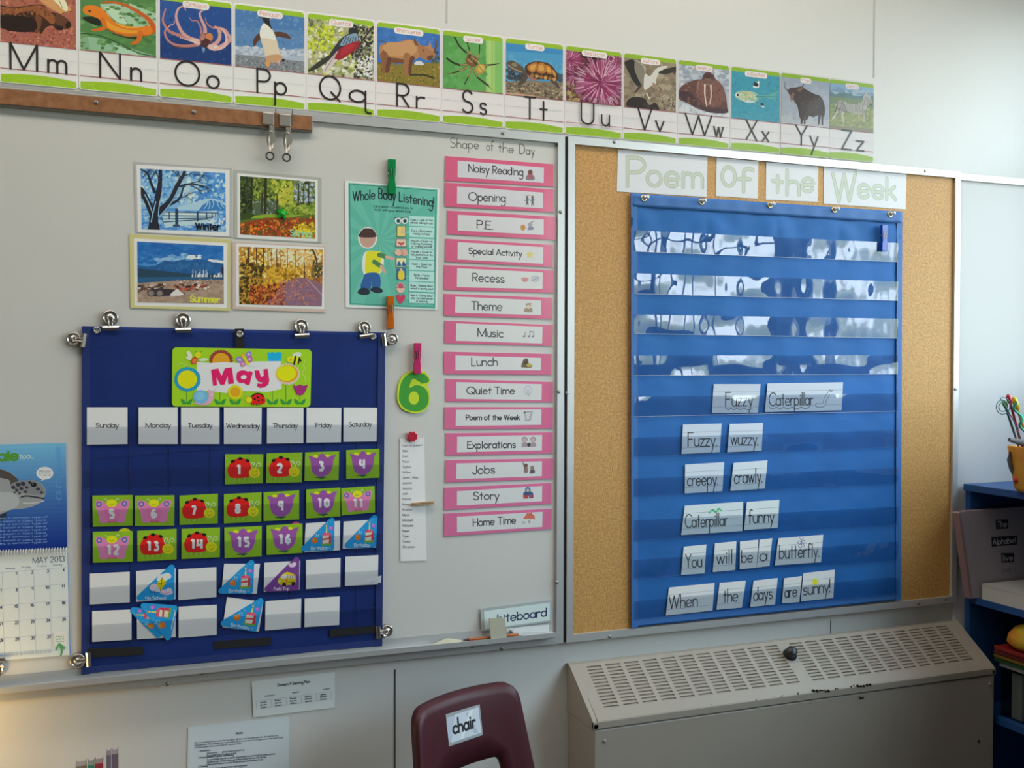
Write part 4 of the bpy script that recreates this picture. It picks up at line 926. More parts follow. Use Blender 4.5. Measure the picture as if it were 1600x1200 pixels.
def pT(A):
    A.rect(0, 0, 620, 700, '#4c9ccc'); A.poly([(0, 0), (620, 0), (620, 200), (0, 160)], '#3c8ec8'); A.specks([(50, 200), (560, 260), (560, 400), (50, 330)], 70, 34, ('#5aa4ce', '#4a98c8', '#62a8ce'), 2); A.specks([(50, 320), (230, 330), (230, 450), (50, 440)], 60, 26, ('#3c4450', '#4a525c', '#343a44'), 6); A.specks([(480, 360), (555, 360), (555, 470), (480, 470)], 40, 20, ('#3c4c5c', '#485868'), 7)
    A.poly([(0, 430), (250, 420), (620, 440), (620, 700), (0, 700)], '#8a7a64'); A.specks([(50, 440), (560, 450), (560, 590), (50, 540)], 220, 14, ('#6a5c4c', '#a08e74', '#4a4238', '#b8a488', '#7e6c58'), 4, 1.5); A.poly([(50, 520), (300, 545), (300, 580), (50, 560)], '#c8a084')
    A.sp([(60, 280), (80, 250), (120, 248), (170, 280), (210, 310), (220, 350), (180, 360), (130, 340), (80, 310)], '#5c5448'); A.ell(130, 282, 26, 16, '#8a8468', 20); A.ell(105, 268, 7, 6, '#22242c'); A.line([(75, 285), (130, 320), (190, 345)], 10, '#b0907c', 3)
    A.line([(230, 370), (210, 420), (170, 450)], (50, 26), '#54483e', 3); A.line([(450, 410), (490, 450), (510, 480)], (40, 24), '#54483e', 3)
    A.sp([(220, 310), (240, 280), (290, 258), (360, 256), (430, 275), (480, 325), (505, 390), (490, 425), (400, 410), (300, 405), (250, 370)], '#4a2e1c')
    for q in ([(240, 300), (300, 265), (330, 270), (310, 340), (270, 345)], [(335, 275), (385, 270), (400, 350), (325, 345)], [(395, 285), (440, 300), (455, 360), (408, 352)], [(452, 320), (480, 345), (492, 390), (464, 370)]): A.sp(q, '#b87830'); A.sp([(p[0]*.6+.4*sum(t[0] for t in q)/len(q), p[1]*.6+.4*sum(t[1] for t in q)/len(q)) for p in q], '#d8a050')
    for k in range(6): A.ell(285+k*38, 372+k*7, 16, 18, '#c89a5c' if k % 2 else '#a87038', 10)
    A.sp([(240, 370), (300, 395), (330, 415), (270, 415)], '#9c7064'); A.line([(280, 360), (480, 395)], 5, '#3a2416')
def urchin(A, cx, cy, R, n, seed, cols, core):
    r = random.Random(seed); A.ell(cx, cy, R*.72, R*.72, core)
    for k in range(n):
        a = r.uniform(0, 6.283); r0 = r.uniform(.05, .5)*R; r1 = R*r.uniform(.8, 1.08); dx = r.uniform(-.1, .1)
        A.line([(cx+r0*math.cos(a), cy+r0*math.sin(a)), (cx+r1*math.cos(a+dx), cy+r1*math.sin(a+dx))], (R*.035, R*.02), r.choice(cols), 0, False)
    for k in range(n//3):
        a = r.uniform(0, 6.283); r1 = R*r.uniform(.2, .5); A.line([(cx, cy), (cx+r1*math.cos(a), cy+r1*math.sin(a))], R*.02, r.choice(('#8a2c58', '#6e2048', '#a8487a')), 0, False)
def pU(A):
    A.rect(560, 0, 1100, 700, '#6a3244'); A.specks([(570, 430), (720, 440), (700, 640), (570, 620)], 60, 26, ('#a89058', '#8a7a48', '#7e6a44', '#b8a070'), 3); A.specks([(900, 180), (1060, 190), (1060, 640), (900, 620)], 60, 26, ('#5a2a40', '#7a3a54', '#6e5a44'), 4)
    cs = ('#c87ca4', '#d898b8', '#b05a8a', '#e0acc8', '#a84a7c', '#c06894', '#e8c4d4')
    urchin(A, 610, 250, 130, 70, 1, cs, '#94345e'); urchin(A, 650, 370, 110, 30, 5, cs, '#7a2c50'); urchin(A, 1010, 240, 90, 40, 2, cs, '#7e2c50'); urchin(A, 870, 430, 232, 240, 3, cs, '#8c2e5c'); A.ell(880, 350, 60, 90, '#9c3c68'); urchin(A, 870, 440, 200, 90, 8, ('#b85a88', '#d48cb0', '#e8bcd0', '#8a2c58'), '#962f60')
def pV(A):
    A.rect(1050, 0, 1600, 800, '#94846e'); A.specks([(1075, 220), (1530, 270), (1530, 680), (1075, 640)], 150, 40, ('#8a7a64', '#a09078', '#7e705c', '#b0a088'), 3); A.specks([(1380, 540), (1530, 540), (1530, 690), (1380, 670)], 80, 12, ('#c0b098', '#6e6050', '#a89880', '#584c40'), 4)
    A.sp([(1090, 270), (1150, 240), (1215, 250), (1250, 310), (1265, 380), (1240, 460), (1190, 480), (1140, 420), (1110, 340)], '#8c8478'); A.sp([(1080, 260), (1130, 238), (1165, 250), (1165, 320), (1195, 400), (1225, 460), (1195, 470), (1150, 420), (1115, 350), (1090, 300)], '#2e2826'); A.line([(1180, 245), (1240, 290), (1258, 350)], 6, '#c8c0b4', 3)
    A.sp([(1255, 360), (1300, 380), (1360, 310), (1430, 292), (1450, 305), (1390, 340), (1355, 400), (1350, 450), (1320, 460), (1290, 480), (1255, 500), (1245, 460)], '#dcd8d4'); A.sp([(1370, 350), (1430, 320), (1530, 300), (1530, 330), (1500, 350), (1420, 365)], '#3a3230'); A.poly([(1480, 330), (1530, 330), (1510, 370)], '#4a403c')
    A.line([(1330, 450), (1360, 480), (1370, 515)], (26, 12), '#a88878', 3); A.line([(1350, 460), (1380, 500)], 10, '#b89888'); A.line([(1220, 460), (1180, 510), (1165, 530)], (22, 6), '#4a3c34', 3); A.line([(1270, 530), (1295, 575)], 14, '#e4d8c8'); A.line([(1280, 535), (1295, 560)], 6, '#2a2420')
    A.sp([(1095, 610), (1130, 570), (1190, 560), (1260, 580), (1290, 630), (1340, 610), (1375, 650), (1370, 690), (1250, 680), (1110, 650)], '#2e2422'); A.specks([(1100, 580), (1360, 620), (1360, 680), (1100, 640)], 16, 16, ('#4a3c36', '#221a18'), 6)
def pW(A):
    A.rect(30, 40, 460, 620, '#b6bcc8'); A.specks([(45, 90), (435, 130), (435, 300), (45, 260)], 130, 26, ('#c4cad4', '#a0a8b8', '#d4d8e0', '#b0aeb4', '#98a4b8'), 2, 1.6); A.poly([(30, 380), (200, 430), (440, 470), (440, 600), (30, 600)], '#d4d8e0'); A.specks([(45, 400), (435, 460), (435, 500), (45, 480)], 60, 18, ('#c4cad6', '#e0e2e8', '#b4bcc8'), 4)
    A.sp([(46, 330), (60, 280), (110, 240), (190, 215), (240, 220), (260, 170), (310, 175), (330, 210), (380, 260), (405, 330), (418, 430), (410, 470), (330, 468), (200, 440), (120, 395), (60, 370)], '#6a4440'); A.sp([(200, 220), (330, 215), (385, 280), (400, 380), (330, 420), (250, 400), (190, 330)], '#84564c'); A.sp([(50, 320), (120, 300), (180, 360), (190, 420), (100, 385)], '#4a3034'); A.sp([(190, 400), (300, 430), (410, 430), (410, 470), (260, 460)], '#4c343a')
    A.specks([(90, 250), (390, 260), (400, 450), (120, 390)], 90, 14, ('#7a4e46', '#5c3c3a', '#8c6054', '#6c4640'), 6)
    A.ell(272, 208, 44, 50, '#5e3e3c'); A.ell(270, 235, 46, 28, '#8a6a60'); A.ell(250, 232, 22, 20, '#7a564e'); A.ell(292, 232, 22, 20, '#7a564e'); A.ell(270, 190, 26, 14, '#4c3030'); A.line([(248, 255), (248, 330), (262, 420)], (16, 8), '#e0ccc0', 4); A.line([(293, 260), (296, 330), (285, 402)], (16, 8), '#d8c4b8', 4); A.line([(200, 230), (188, 320)], 6, '#a88878', 3)
def pX(A):
    A.rect(430, 60, 840, 640, '#3f9fb8'); A.specks([(445, 150), (828, 190), (828, 530), (445, 500)], 180, 20, ('#449fb6', '#3c98b2', '#4aa6bc', '#3892ac'), 2)
    A.sp([(475, 330), (490, 310), (540, 300), (600, 305), (640, 320), (660, 350), (640, 380), (580, 388), (520, 375), (485, 352)], '#a4c4a8'); A.sp([(520, 315), (600, 310), (620, 345), (560, 370), (520, 355)], '#c8cc98'); A.sp([(530, 365), (600, 375), (630, 385), (570, 392)], '#d8e4e4'); A.specks([(510, 310), (630, 315), (630, 380), (520, 370)], 30, 12, ('#d4d8b0', '#8ab49c', '#b8cca4', '#e4e4d4'), 5)
    A.ell(496, 332, 16, 18, '#e8ece8'); A.ell(497, 332, 9, 10, '#20282c'); A.sp([(640, 330), (720, 335), (780, 300), (805, 295), (785, 340), (800, 385), (770, 365), (700, 352), (650, 358)], '#62b0ac'); A.line([(640, 342), (780, 345)], 5, '#3c8a8c'); A.line([(770, 310), (800, 292)], 6, '#3a7c80'); A.line([(785, 355), (802, 382)], 6, '#3a7c80')
    A.poly([(610, 272), (640, 235), (660, 225), (658, 275), (630, 280)], '#e4eeee'); A.ell(635, 252, 20, 15, '#101820', 30); A.poly([(650, 240), (662, 228), (656, 262)], '#f0f4f4'); A.poly([(668, 400), (690, 395), (700, 428), (680, 425)], '#d8eef0'); A.ell(682, 403, 14, 10, '#141c24', 20); A.line([(620, 390), (640, 415)], 6, '#78b8b8')
def pY(A):
    A.rect(820, 100, 1220, 640, '#aab2c2'); A.poly([(820, 100), (1220, 100), (1220, 300), (820, 250)], '#a0aabe'); A.poly([(820, 460), (1220, 490), (1220, 640), (820, 640)], '#bcc0c8'); A.specks([(835, 200), (1190, 250), (1190, 560), (835, 530)], 60, 34, ('#a8b0c0', '#b0b6c4', '#a4acbc'), 2)
    A.sp([(950, 300), (985, 275), (1030, 300), (1080, 325), (1120, 340), (1150, 390), (1158, 450), (1150, 495), (1120, 480), (1070, 500), (1040, 490), (1020, 520), (970, 510), (950, 420), (925, 380), (915, 330)], '#3e2c26'); A.specks([(960, 310), (1140, 360), (1150, 480), (970, 480)], 70, 14, ('#4a342c', '#32241f', '#5a4236'), 4, .6)
    A.line([(985, 480), (980, 545)], (30, 18), '#3a2822'); A.line([(1005, 500), (1003, 548)], (22, 16), '#5a3e34'); A.line([(1118, 470), (1110, 550)], (28, 16), '#3a2822'); A.line([(1138, 470), (1138, 556)], (22, 14), '#3a2822')
    A.sp([(880, 310), (890, 280), (930, 275), (985, 268), (1000, 290), (950, 310), (930, 340), (915, 375), (900, 380), (895, 340)], '#4a3228'); A.sp([(905, 320), (925, 320), (915, 370), (905, 385), (895, 365)], '#8a6458'); A.sp([(950, 290), (985, 272), (990, 290), (960, 304)], '#7a5c46'); A.ell(906, 376, 11, 8, '#b09088'); A.line([(880, 300), (855, 275), (853, 230)], (9, 3), '#4a4448', 4); A.line([(985, 270), (996, 250), (990, 222)], (9, 3), '#4a4448', 4)
def pZ(A):
    A.rect(1180, 180, 1560, 700, '#8f9a5a'); A.poly([(1180, 180), (1560, 180), (1560, 330), (1180, 300)], '#8ab0d4'); A.poly([(1180, 290), (1560, 330), (1560, 400), (1180, 380)], '#55787c'); A.poly([(1180, 340), (1560, 380), (1560, 440), (1180, 430)], '#70865a'); A.specks([(1200, 400), (1530, 430), (1530, 610), (1200, 580)], 200, 14, ('#9aa05c', '#828c4c', '#a8a86c', '#76844a', '#b0a870'), 2); A.poly([(1180, 560), (1400, 580), (1560, 590), (1560, 700), (1180, 700)], '#878468')
    A.specks([(1200, 270), (1530, 310), (1530, 340), (1200, 310)], 30, 22, ('#a4bcd0', '#7a9ab8'), 3, 2)
    A.line([(1300, 440), (1290, 490), (1300, 540)], (30, 12), '#c8c0b0', 4); A.line([(1265, 430), (1245, 470), (1215, 510)], (34, 12), '#d8d0c0', 4); A.line([(1440, 440), (1455, 490), (1452, 530)], (26, 12), '#c0b8a8', 4); A.line([(1420, 460), (1415, 545)], (20, 10), '#b0a898')
    A.sp([(1240, 410), (1260, 378), (1300, 380), (1350, 400), (1410, 395), (1440, 380), (1450, 340), (1470, 325), (1495, 335), (1512, 385), (1500, 412), (1480, 400), (1470, 440), (1440, 470), (1380, 475), (1320, 455), (1270, 460)], '#b8b4aa')
    for k in range(6): A.line([(1252+k*9, 385-k*.5), (1250+k*13, 420+k*4), (1262+k*12, 452+k*2)], 6, '#2c2a28', 3)
    for k in range(12): A.line([(1318+k*11, 392), (1322+k*11, 430), (1330+k*9, 466)], 3, '#55504a', 3)
    for k in range(6): A.line([(1442+k*4, 400-k*10), (1462+k*6, 420-k*12)], 3, '#4a4642')
    A.ell(1494, 385, 15, 30, '#a09a92', 20); A.ell(1503, 405, 10, 10, '#4a4644'); A.line([(1465, 335), (1462, 312), (1475, 330)], 7, '#c4bcb0'); A.line([(1490, 335), (1494, 308), (1484, 330)], 7, '#a49c94'); A.line([(1250, 395), (1240, 450), (1215, 495)], 6, '#3a3632', 3)
    for k in range(4): A.line([(1440, 450+k*18), (1462, 455+k*18)], 4, '#4a4642'); A.line([(1230+k*4, 490-k*14), (1262+k*3, 480-k*14)], 4, '#3a3632')
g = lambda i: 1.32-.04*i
LW = [((16.7, 58.2), (75.6, 104)), ((156.8, 187.7), (205, 220.7)), ((274, 311.5), (323.8, 342.2)), ((402, 422), (429.7, 447)), ((499.8, 531.5), (546, 571)), ((620.3, 638.7), (651, 663)), ((722, 738.4), (750, 759.8)), ((819.5, 836), (844, 854.3)), ((907.2, 926.6), (939.2, 951)), ((997.2, 1017.6), (1024.8, 1037.2)), ((1070.8, 1112), (1115.6, 1130)), ((1166.2, 1182.6), (1191.2, 1201.4)), ((1243.5, 1261.2), (1266, 1278.2)), ((1315.8, 1331), (1339, 1350))]
ALPHA = [('M', Z1, 'Moose', pM, 'moose on red ground'), ('N', Z1, 'Newt', pN, 'orange newt on leaves'), ('O', Z2, 'Octopus', pO, 'pink octopus in blue water'), ('P', Z2, 'Penguin', pP, 'white bellied penguin'), ('Q', Z3, 'Quetzal', pQ, 'red breasted quetzal bird'), ('R', Z3, 'Rhinoceros', pR, 'brown rhinoceros'), ('S', Z3, 'Spider', pS, 'spider on green'), ('T', Z4, 'Turtle', pT, 'brown shelled turtle'), ('U', Z4, 'Sea Urchin', pU, 'pink spiny sea urchins'), ('V', Z4, 'Vulture', pV, 'vulture with spread wings'), ('W', Z5, 'Walrus', pW, 'tusked brown walrus'), ('X', Z5, 'X-Ray Fish', pX, 'see through fish on turquoise'), ('Y', Z5, 'Yak', pY, 'dark shaggy yak'), ('Z', Z5, 'Zebra', pZ, 'striped zebra')]
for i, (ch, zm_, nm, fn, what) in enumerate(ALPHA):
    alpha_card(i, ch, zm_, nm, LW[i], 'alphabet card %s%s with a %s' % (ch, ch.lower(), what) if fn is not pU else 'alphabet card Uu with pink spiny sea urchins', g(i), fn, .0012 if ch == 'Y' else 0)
# ================================================================ season photographs
SY = -.0136; ZS = (190, 230, 4.444)
def photo(q, c, qw, qi, gain, paint, lab, y=SY):
    A = Art(y, ZS, gain); A.slab(q, c, .0008)
    A.poly(qw, '#dcdfe6'); A.setclip(qi); paint(A); A.setclip()
    return A, lab
def branch(A, p, a, L, wd, c, rnd, d):
    e = (p[0]+L*math.cos(a), p[1]+L*math.sin(a)); A.line([p, ((p[0]+e[0])/2+rnd.uniform(-4, 4), (p[1]+e[1])/2+rnd.uniform(-4, 4)), e], (wd, wd*.55), c, 0, False)
    if d: 
        for k in range(rnd.choice((2, 3))): branch(A, e, a+rnd.uniform(-.7, .7), L*rnd.uniform(.55, .8), wd*.55, c, rnd, d-1)
def pWinter(A):
    A.rect(120, 140, 735, 600, '#4f8ccc'); A.poly([(120, 140), (500, 150), (480, 420), (120, 430)], '#7fb0e0'); A.specks([(135, 150), (720, 185), (725, 380), (135, 400)], 520, 16, ('#5c98d6', '#3c7cc4', '#8cbae6', '#a9cbee', '#4886cc', '#c2d8f2'), 2)
    A.specks([(420, 200), (560, 210), (520, 380), (400, 380)], 60, 24, ('#a8c8ea', '#c0d8f0', '#90b8e4'), 14); A.sp([(400, 410), (470, 395), (560, 365), (620, 355), (680, 370), (730, 400), (730, 460), (400, 450)], '#a4c4e8'); A.poly([(530, 445), (560, 405), (585, 388), (610, 370), (630, 364), (660, 378), (690, 385), (712, 402), (730, 410), (730, 460), (530, 460)], '#3a78bc')
    for q in ([(600, 378), (590, 405), (570, 430)], [(632, 368), (640, 395), (625, 425)], [(665, 382), (672, 408), (690, 430)], [(612, 380), (612, 410), (600, 432)], [(690, 390), (705, 415), (720, 425)]): A.line(q, (9, 3), '#9cc4ea', 3)
    A.poly([(120, 440), (730, 440), (730, 600), (120, 600)], '#5794d2'); A.specks([(135, 450), (725, 450), (725, 585), (140, 570)], 260, 15, ('#6ea4da', '#4a86c8', '#8ab6e4', '#3a74b8', '#a4c6ea'), 4, 2.2); A.poly([(280, 470), (660, 440), (660, 520), (300, 560)], '#b4cdec'); A.poly([(300, 445), (620, 455), (560, 480), (300, 480)], '#c6daf0'); A.specks([(600, 480), (725, 470), (725, 585), (590, 575)], 50, 18, ('#c4d8f0', '#7aaade', '#e0ebf8', '#4a88cc'), 5, .6)
    for (a, b) in (((285, 450), (670, 458)), ((285, 475), (640, 478)), ((270, 500), (630, 492)), ((290, 520), (600, 500))): A.line([a, b], 7, '#3c5878')
    for (x, y0, y1, w_) in ((383, 435, 540, 20), (528, 450, 512, 11), (590, 455, 500, 8), (628, 458, 492, 6), (650, 460, 485, 5), (330, 450, 500, 7)): A.line([(x, y0), (x, y1)], w_, '#2c4260')
    A.ell(380, 545, 26, 10, '#3c5070')
    tk = '#2a2c38'; rnd = random.Random(3)
    A.line([(215, 590), (225, 500), (240, 430), (250, 350), (265, 260), (270, 150)], (64, 20), tk, 4); A.line([(235, 470), (280, 430), (340, 370), (385, 270), (430, 190), (440, 150)], (50, 14), tk, 4); A.line([(225, 480), (190, 400), (150, 320), (130, 290)], (50, 34), tk, 4); A.line([(230, 310), (205, 250), (180, 180), (140, 160)], (20, 8), tk, 4); A.line([(330, 400), (400, 360), (425, 290), (440, 255)], (18, 7), tk, 4); A.line([(385, 280), (470, 255), (560, 270), (610, 290)], (14, 4), tk, 4); A.poly([(170, 590), (210, 500), (250, 500), (270, 590)], tk)
    for (p, a, L) in (((270, 190), -1.2, 50), ((265, 230), -2.0, 55), ((430, 200), -.4, 75), ((440, 170), -1.0, 50), ((470, 255), -.3, 60), ((470, 255), .5, 50), ((180, 190), -2.4, 40), ((190, 240), -1.0, 50), ((400, 350), -.2, 45), ((540, 265), .3, 40), ((410, 230), -1.9, 50), ((500, 190), .1, 60), ((330, 150), .6, 60), ((150, 210), -.8, 50)): branch(A, p, a, L, 8, '#34405a', rnd, 2)
    for q in ([(255, 480), (262, 400), (285, 300), (290, 230)], [(262, 480), (310, 430), (360, 360), (400, 280)], [(215, 460), (185, 380), (160, 330)], [(205, 520), (220, 450), (238, 380)]): A.line(q, 7, '#8fb8e4', 4)
    A.text('Winter', (514, 570), (682, 577), 44, '#10182c', 9, xh=.72)
def pSpring(A):
    A.rect(810, 190, 1360, 645, '#5a6e30'); A.specks([(825, 205), (1340, 240), (1340, 470), (825, 470)], 800, 14, ('#4a5c28', '#6a8034', '#8a9a3a', '#39471f', '#2e3a1c', '#9aa842', '#758c34'), 2); A.specks([(1180, 225), (1342, 240), (1342, 380), (1200, 380)], 120, 16, ('#9fb0cc', '#8496a8', '#6c8060', '#b4c0d4', '#7a8e5c'), 3); A.specks([(825, 205), (900, 210), (900, 490), (825, 490)], 120, 22, ('#2c3820', '#38462a', '#222c18', '#4c5a34'), 5); A.specks([(1040, 230), (1190, 240), (1190, 420), (1080, 400)], 160, 18, ('#a9b03c', '#c2c24c', '#8ea034', '#b8b444'), 6)
    A.poly([(920, 380), (1090, 370), (1090, 470), (900, 470)], '#52604a'); A.specks([(910, 360), (1090, 360), (1090, 470), (900, 470)], 60, 16, ('#68785a', '#8a98a0', '#3c4a30', '#586a3c'), 7)
    for (x, a, b, w_) in ((1000, 210, 460, 18), (905, 220, 430, 12), (975, 320, 450, 9), (1230, 250, 410, 9), (1300, 240, 410, 8), (1265, 260, 400, 5), (1080, 330, 440, 8)): A.line([(x, a), (x-3, b)], w_, '#33301c')
    A.specks([(1140, 400), (1342, 410), (1342, 460), (1140, 455)], 90, 16, ('#6e8a2c', '#8aa03a', '#587424', '#a4b04a'), 9, 1.6); A.poly([(880, 485), (1000, 465), (1280, 470), (1150, 492), (900, 495)], '#86a832'); A.poly([(820, 480), (880, 450), (930, 470), (890, 500), (820, 510)], '#3c4e22')
    A.poly([(810, 530), (1000, 490), (1200, 490), (1360, 500), (1360, 645), (810, 645)], '#8a4a24'); A.specks([(825, 535), (1342, 480), (1342, 635), (825, 605)], 420, 13, ('#c4501c', '#d87024', '#8a3418', '#5a4a22', '#b03c1c', '#e08a2c', '#6e2c18', '#4c5a24'), 10); A.specks([(1190, 540), (1342, 520), (1342, 635), (1200, 620)], 120, 15, ('#e8c02c', '#f0d444', '#c89a20', '#8a8a24'), 11)
    A.text('Spring', (1172, 612), (1310, 625), 40, '#8fc8a0', 8, xh=.72)
def pSummer(A):
    A.rect(100, 640, 730, 1100, '#2868b0'); A.poly([(100, 640), (730, 640), (730, 720), (100, 720)], '#2160a8'); A.poly([(100, 760), (730, 760), (730, 850), (100, 850)], '#4a88c0'); A.specks([(110, 660), (708, 690), (708, 800), (110, 800)], 150, 24, ('#2a6cb4', '#2464ac', '#3474b8'), 2, 2); A.specks([(200, 780), (460, 740), (480, 770), (230, 830)], 40, 18, ('#6a9cc8', '#88b0d4', '#5890c4'), 3, 2.4); A.specks([(465, 755), (540, 750), (540, 775), (465, 778)], 16, 16, ('#c8d8e8', '#e0e8f0'), 4, 1.8); A.specks([(610, 780), (708, 790), (708, 805), (610, 800)], 18, 14, ('#c0d0e4', '#dce4ee'), 5, 2)
    A.poly([(100, 815), (180, 830), (240, 820), (300, 785), (360, 795), (420, 780), (470, 790), (520, 775), (580, 785), (640, 800), (730, 810), (730, 900), (100, 900)], '#275a92'); A.specks([(240, 810), (690, 805), (700, 870), (240, 870)], 90, 20, ('#2c6098', '#23548a', '#346aa0'), 6); A.poly([(100, 840), (240, 855), (480, 880), (730, 885), (730, 925), (100, 925)], '#2a4458'); A.poly([(100, 905), (470, 900), (730, 915), (730, 935), (400, 945), (100, 950)], '#2c5a80')
    r = random.Random(2)
    for k in range(34): x = 475+r.random()*215; h = r.uniform(10, 45)*(1.2 if 490 < x < 600 else .7); A.rect(x, 900-h, x+r.uniform(5, 10), 903, r.choice(('#b8c4d0', '#d4dce4', '#98a8b8', '#8494a4')))
    A.poly([(100, 945), (400, 925), (730, 920), (730, 1100), (100, 1100)], '#a08878'); A.specks([(110, 950), (708, 930), (708, 1085), (112, 1075)], 180, 20, ('#a68e7c', '#988070', '#b09a88', '#94806e'), 7, 2)
    A.specks([(360, 920), (705, 915), (705, 945), (360, 940)], 90, 8, ('#4a3a3a', '#8a5a4a', '#d8d0cc', '#5a5060', '#b0907c'), 8, .6); A.specks([(115, 955), (300, 950), (300, 990), (115, 990)], 50, 11, ('#3a302c', '#5a4a40', '#8a5044', '#c8b8ac'), 9, 1.6); A.specks([(370, 955), (610, 945), (600, 985), (380, 1000)], 60, 13, ('#3c2c28', '#8a4a3c', '#d4c8c0', '#6a4a3c', '#b8503c'), 10, 1.6)
    A.sp([(180, 1000), (230, 985), (340, 985), (400, 1000), (440, 1020), (340, 1030), (200, 1035)], '#3a3236'); A.sp([(340, 1020), (385, 985), (405, 1000), (430, 1025), (350, 1032)], '#d8d2d0')
    for x in (205, 265): A.ell(x, 1015, 26, 24, '#4a4a50'); A.ell(x, 1015, 19, 17, '#8a7a70')
    A.line([(110, 1010), (160, 980), (290, 960)], 7, '#4a3a34'); A.text('Summer', (478, 1072), (680, 1080), 40, '#d4d83c', 9, xh=.72); A.rect(697, 830, 712, 885, '#33222c')
def pFall(A):
    A.rect(800, 680, 1410, 1115, '#c08a3a'); A.specks([(815, 692), (1395, 715), (1395, 900), (815, 900)], 900, 15, ('#d8a83c', '#e4b850', '#b87c28', '#f0cc7c', '#c8902c', '#a46c24', '#f4dca8', '#8a5a24'), 2); A.specks([(1000, 700), (1380, 720), (1380, 820), (1000, 800)], 140, 20, ('#f0d0a8', '#e8c48c', '#f4dcc0', '#e0b068'), 3)
    for (x, a, b, w_) in ((880, 700, 1000, 12), (870, 780, 1090, 18), (935, 690, 900, 6), (985, 700, 850, 7), (1015, 695, 840, 5), (1075, 710, 880, 6), (1268, 800, 905, 8), (1100, 700, 850, 4), (1150, 720, 870, 4), (1205, 720, 860, 4), (1040, 700, 860, 4)): A.line([(x, a), (x+3, b)], w_, '#5a3a20')
    A.line([(1325, 708), (1350, 770), (1360, 840)], (14, 8), '#4a3630', 3); A.specks([(1330, 800), (1395, 800), (1395, 910), (1320, 900)], 60, 16, ('#4c4428', '#6a5a30', '#3a3420', '#8a6c34'), 5); A.specks([(815, 800), (1000, 820), (960, 1090), (815, 1090)], 240, 20, ('#5a4a20', '#8a6c28', '#3c3018', '#b08a30', '#4a3a18', '#c8982c'), 6); A.specks([(1000, 830), (1230, 850), (1180, 960), (1000, 990)], 200, 18, ('#c8982c', '#b8841c', '#e0b43c', '#8a6420', '#d4a838'), 7)
    A.sp([(1020, 1110), (1080, 1000), (1160, 930), (1240, 908), (1290, 912), (1400, 960), (1400, 1120)], '#8c6470'); A.poly([(1100, 1110), (1180, 960), (1250, 918), (1290, 916), (1400, 1000), (1400, 1110)], '#86667c'); A.line([(1290, 918), (1340, 970), (1395, 1030)], 6, '#b89aa0', 3); A.line([(1200, 960), (1160, 1030), (1140, 1100)], 4, '#a07c7c')
    A.specks([(900, 960), (1130, 950), (1130, 1110), (880, 1090)], 260, 14, ('#a84c24', '#c0602c', '#7a3018', '#d47c3c', '#5a2414', '#984020'), 8); A.specks([(1110, 920), (1280, 930), (1395, 1100), (1040, 1100)], 220, 10, ('#b86a4c', '#9c5648', '#7a5a70', '#c88464', '#a07480'), 9); A.specks([(1330, 905), (1395, 910), (1395, 960), (1340, 930)], 30, 12, ('#8a5030', '#a86a3c'), 10)
A, lab = photo([(85, 100), (767, 147), (763, 625), (98, 592)], '#a9a9ab', [(103, 120), (750, 157), (748, 618), (113, 588)], [(130, 148), (720, 180), (725, 588), (140, 570)], 1.35, pWinter, '')
A.build('season_photo', 'grey bordered photo card captioned Winter with a snowy tree', 'photo card', 'four season photos on the whiteboard', m=PHOTO)
A, lab = photo([(782, 155), (1388, 212), (1388, 665), (780, 632)], '#a8a9a2', [(803, 180), (1362, 228), (1362, 655), (805, 627)], [(823, 200), (1343, 240), (1343, 635), (823, 605)], 1.3, pSpring, '')
A.build('season_photo', 'grey bordered photo card captioned Spring with flower beds and trees', 'photo card', 'four season photos on the whiteboard', m=PHOTO)
A, lab = photo([(55, 602), (755, 640), (752, 1138), (62, 1115)], '#c4bd84', [(85, 632), (735, 665), (732, 1115), (90, 1100)], [(108, 655), (708, 685), (710, 1088), (113, 1075)], 1.35, pSummer, '', SY-.0010)
A.build('season_photo', 'yellow bordered photo card captioned Summer with a beach', 'photo card', 'four season photos on the whiteboard', m=PHOTO)
A, lab = photo([(770, 655), (1415, 688), (1415, 1148), (770, 1125)], '#c4b0a4', [(795, 668), (1405, 695), (1408, 1125), (795, 1105)], [(813, 690), (1398, 712), (1390, 1105), (817, 1090)], 1.3, pFall, '', SY-.0010)
A.build('season_photo', 'tan bordered photo card of golden autumn trees beside a leafy road', 'photo card', 'four season photos on the whiteboard', m=PHOTO)
# green star magnet on the Spring photo
GREEN = mat('green_plastic', '#1fb83a', .25, spec=.6)
x, z = P(190+1112/4.444, 230+462/4.444, SY); bm = bmesh.new(); pts = []
for k_ in range(10): r_ = (.0145, .0072)[k_ % 2]; pts.append((x+r_*math.sin(k_*math.pi/5+.1)*.9, z+r_*math.cos(k_*math.pi/5+.1)))
prism(bm, pts, SY-.0058, SY-.0004); bmesh.ops.recalc_face_normals(bm, faces=bm.faces); bmesh.ops.bevel(bm, geom=list(bm.edges), offset=.0012, segments=2, affect='EDGES')
st_ = obj('star_magnet', bm, GREEN, None); tag(st_, 'small green plastic star magnet on the Spring photo', 'magnet')
bm = bmesh.new(); lathe(bm, [(.0055, 0), (.005, .003), (.003, .005), (0, .0055)], (x+.001, SY-.0058, z-.001), (0, -1, 0), 14); obj('face_bump', bm, GREEN, st_, True)

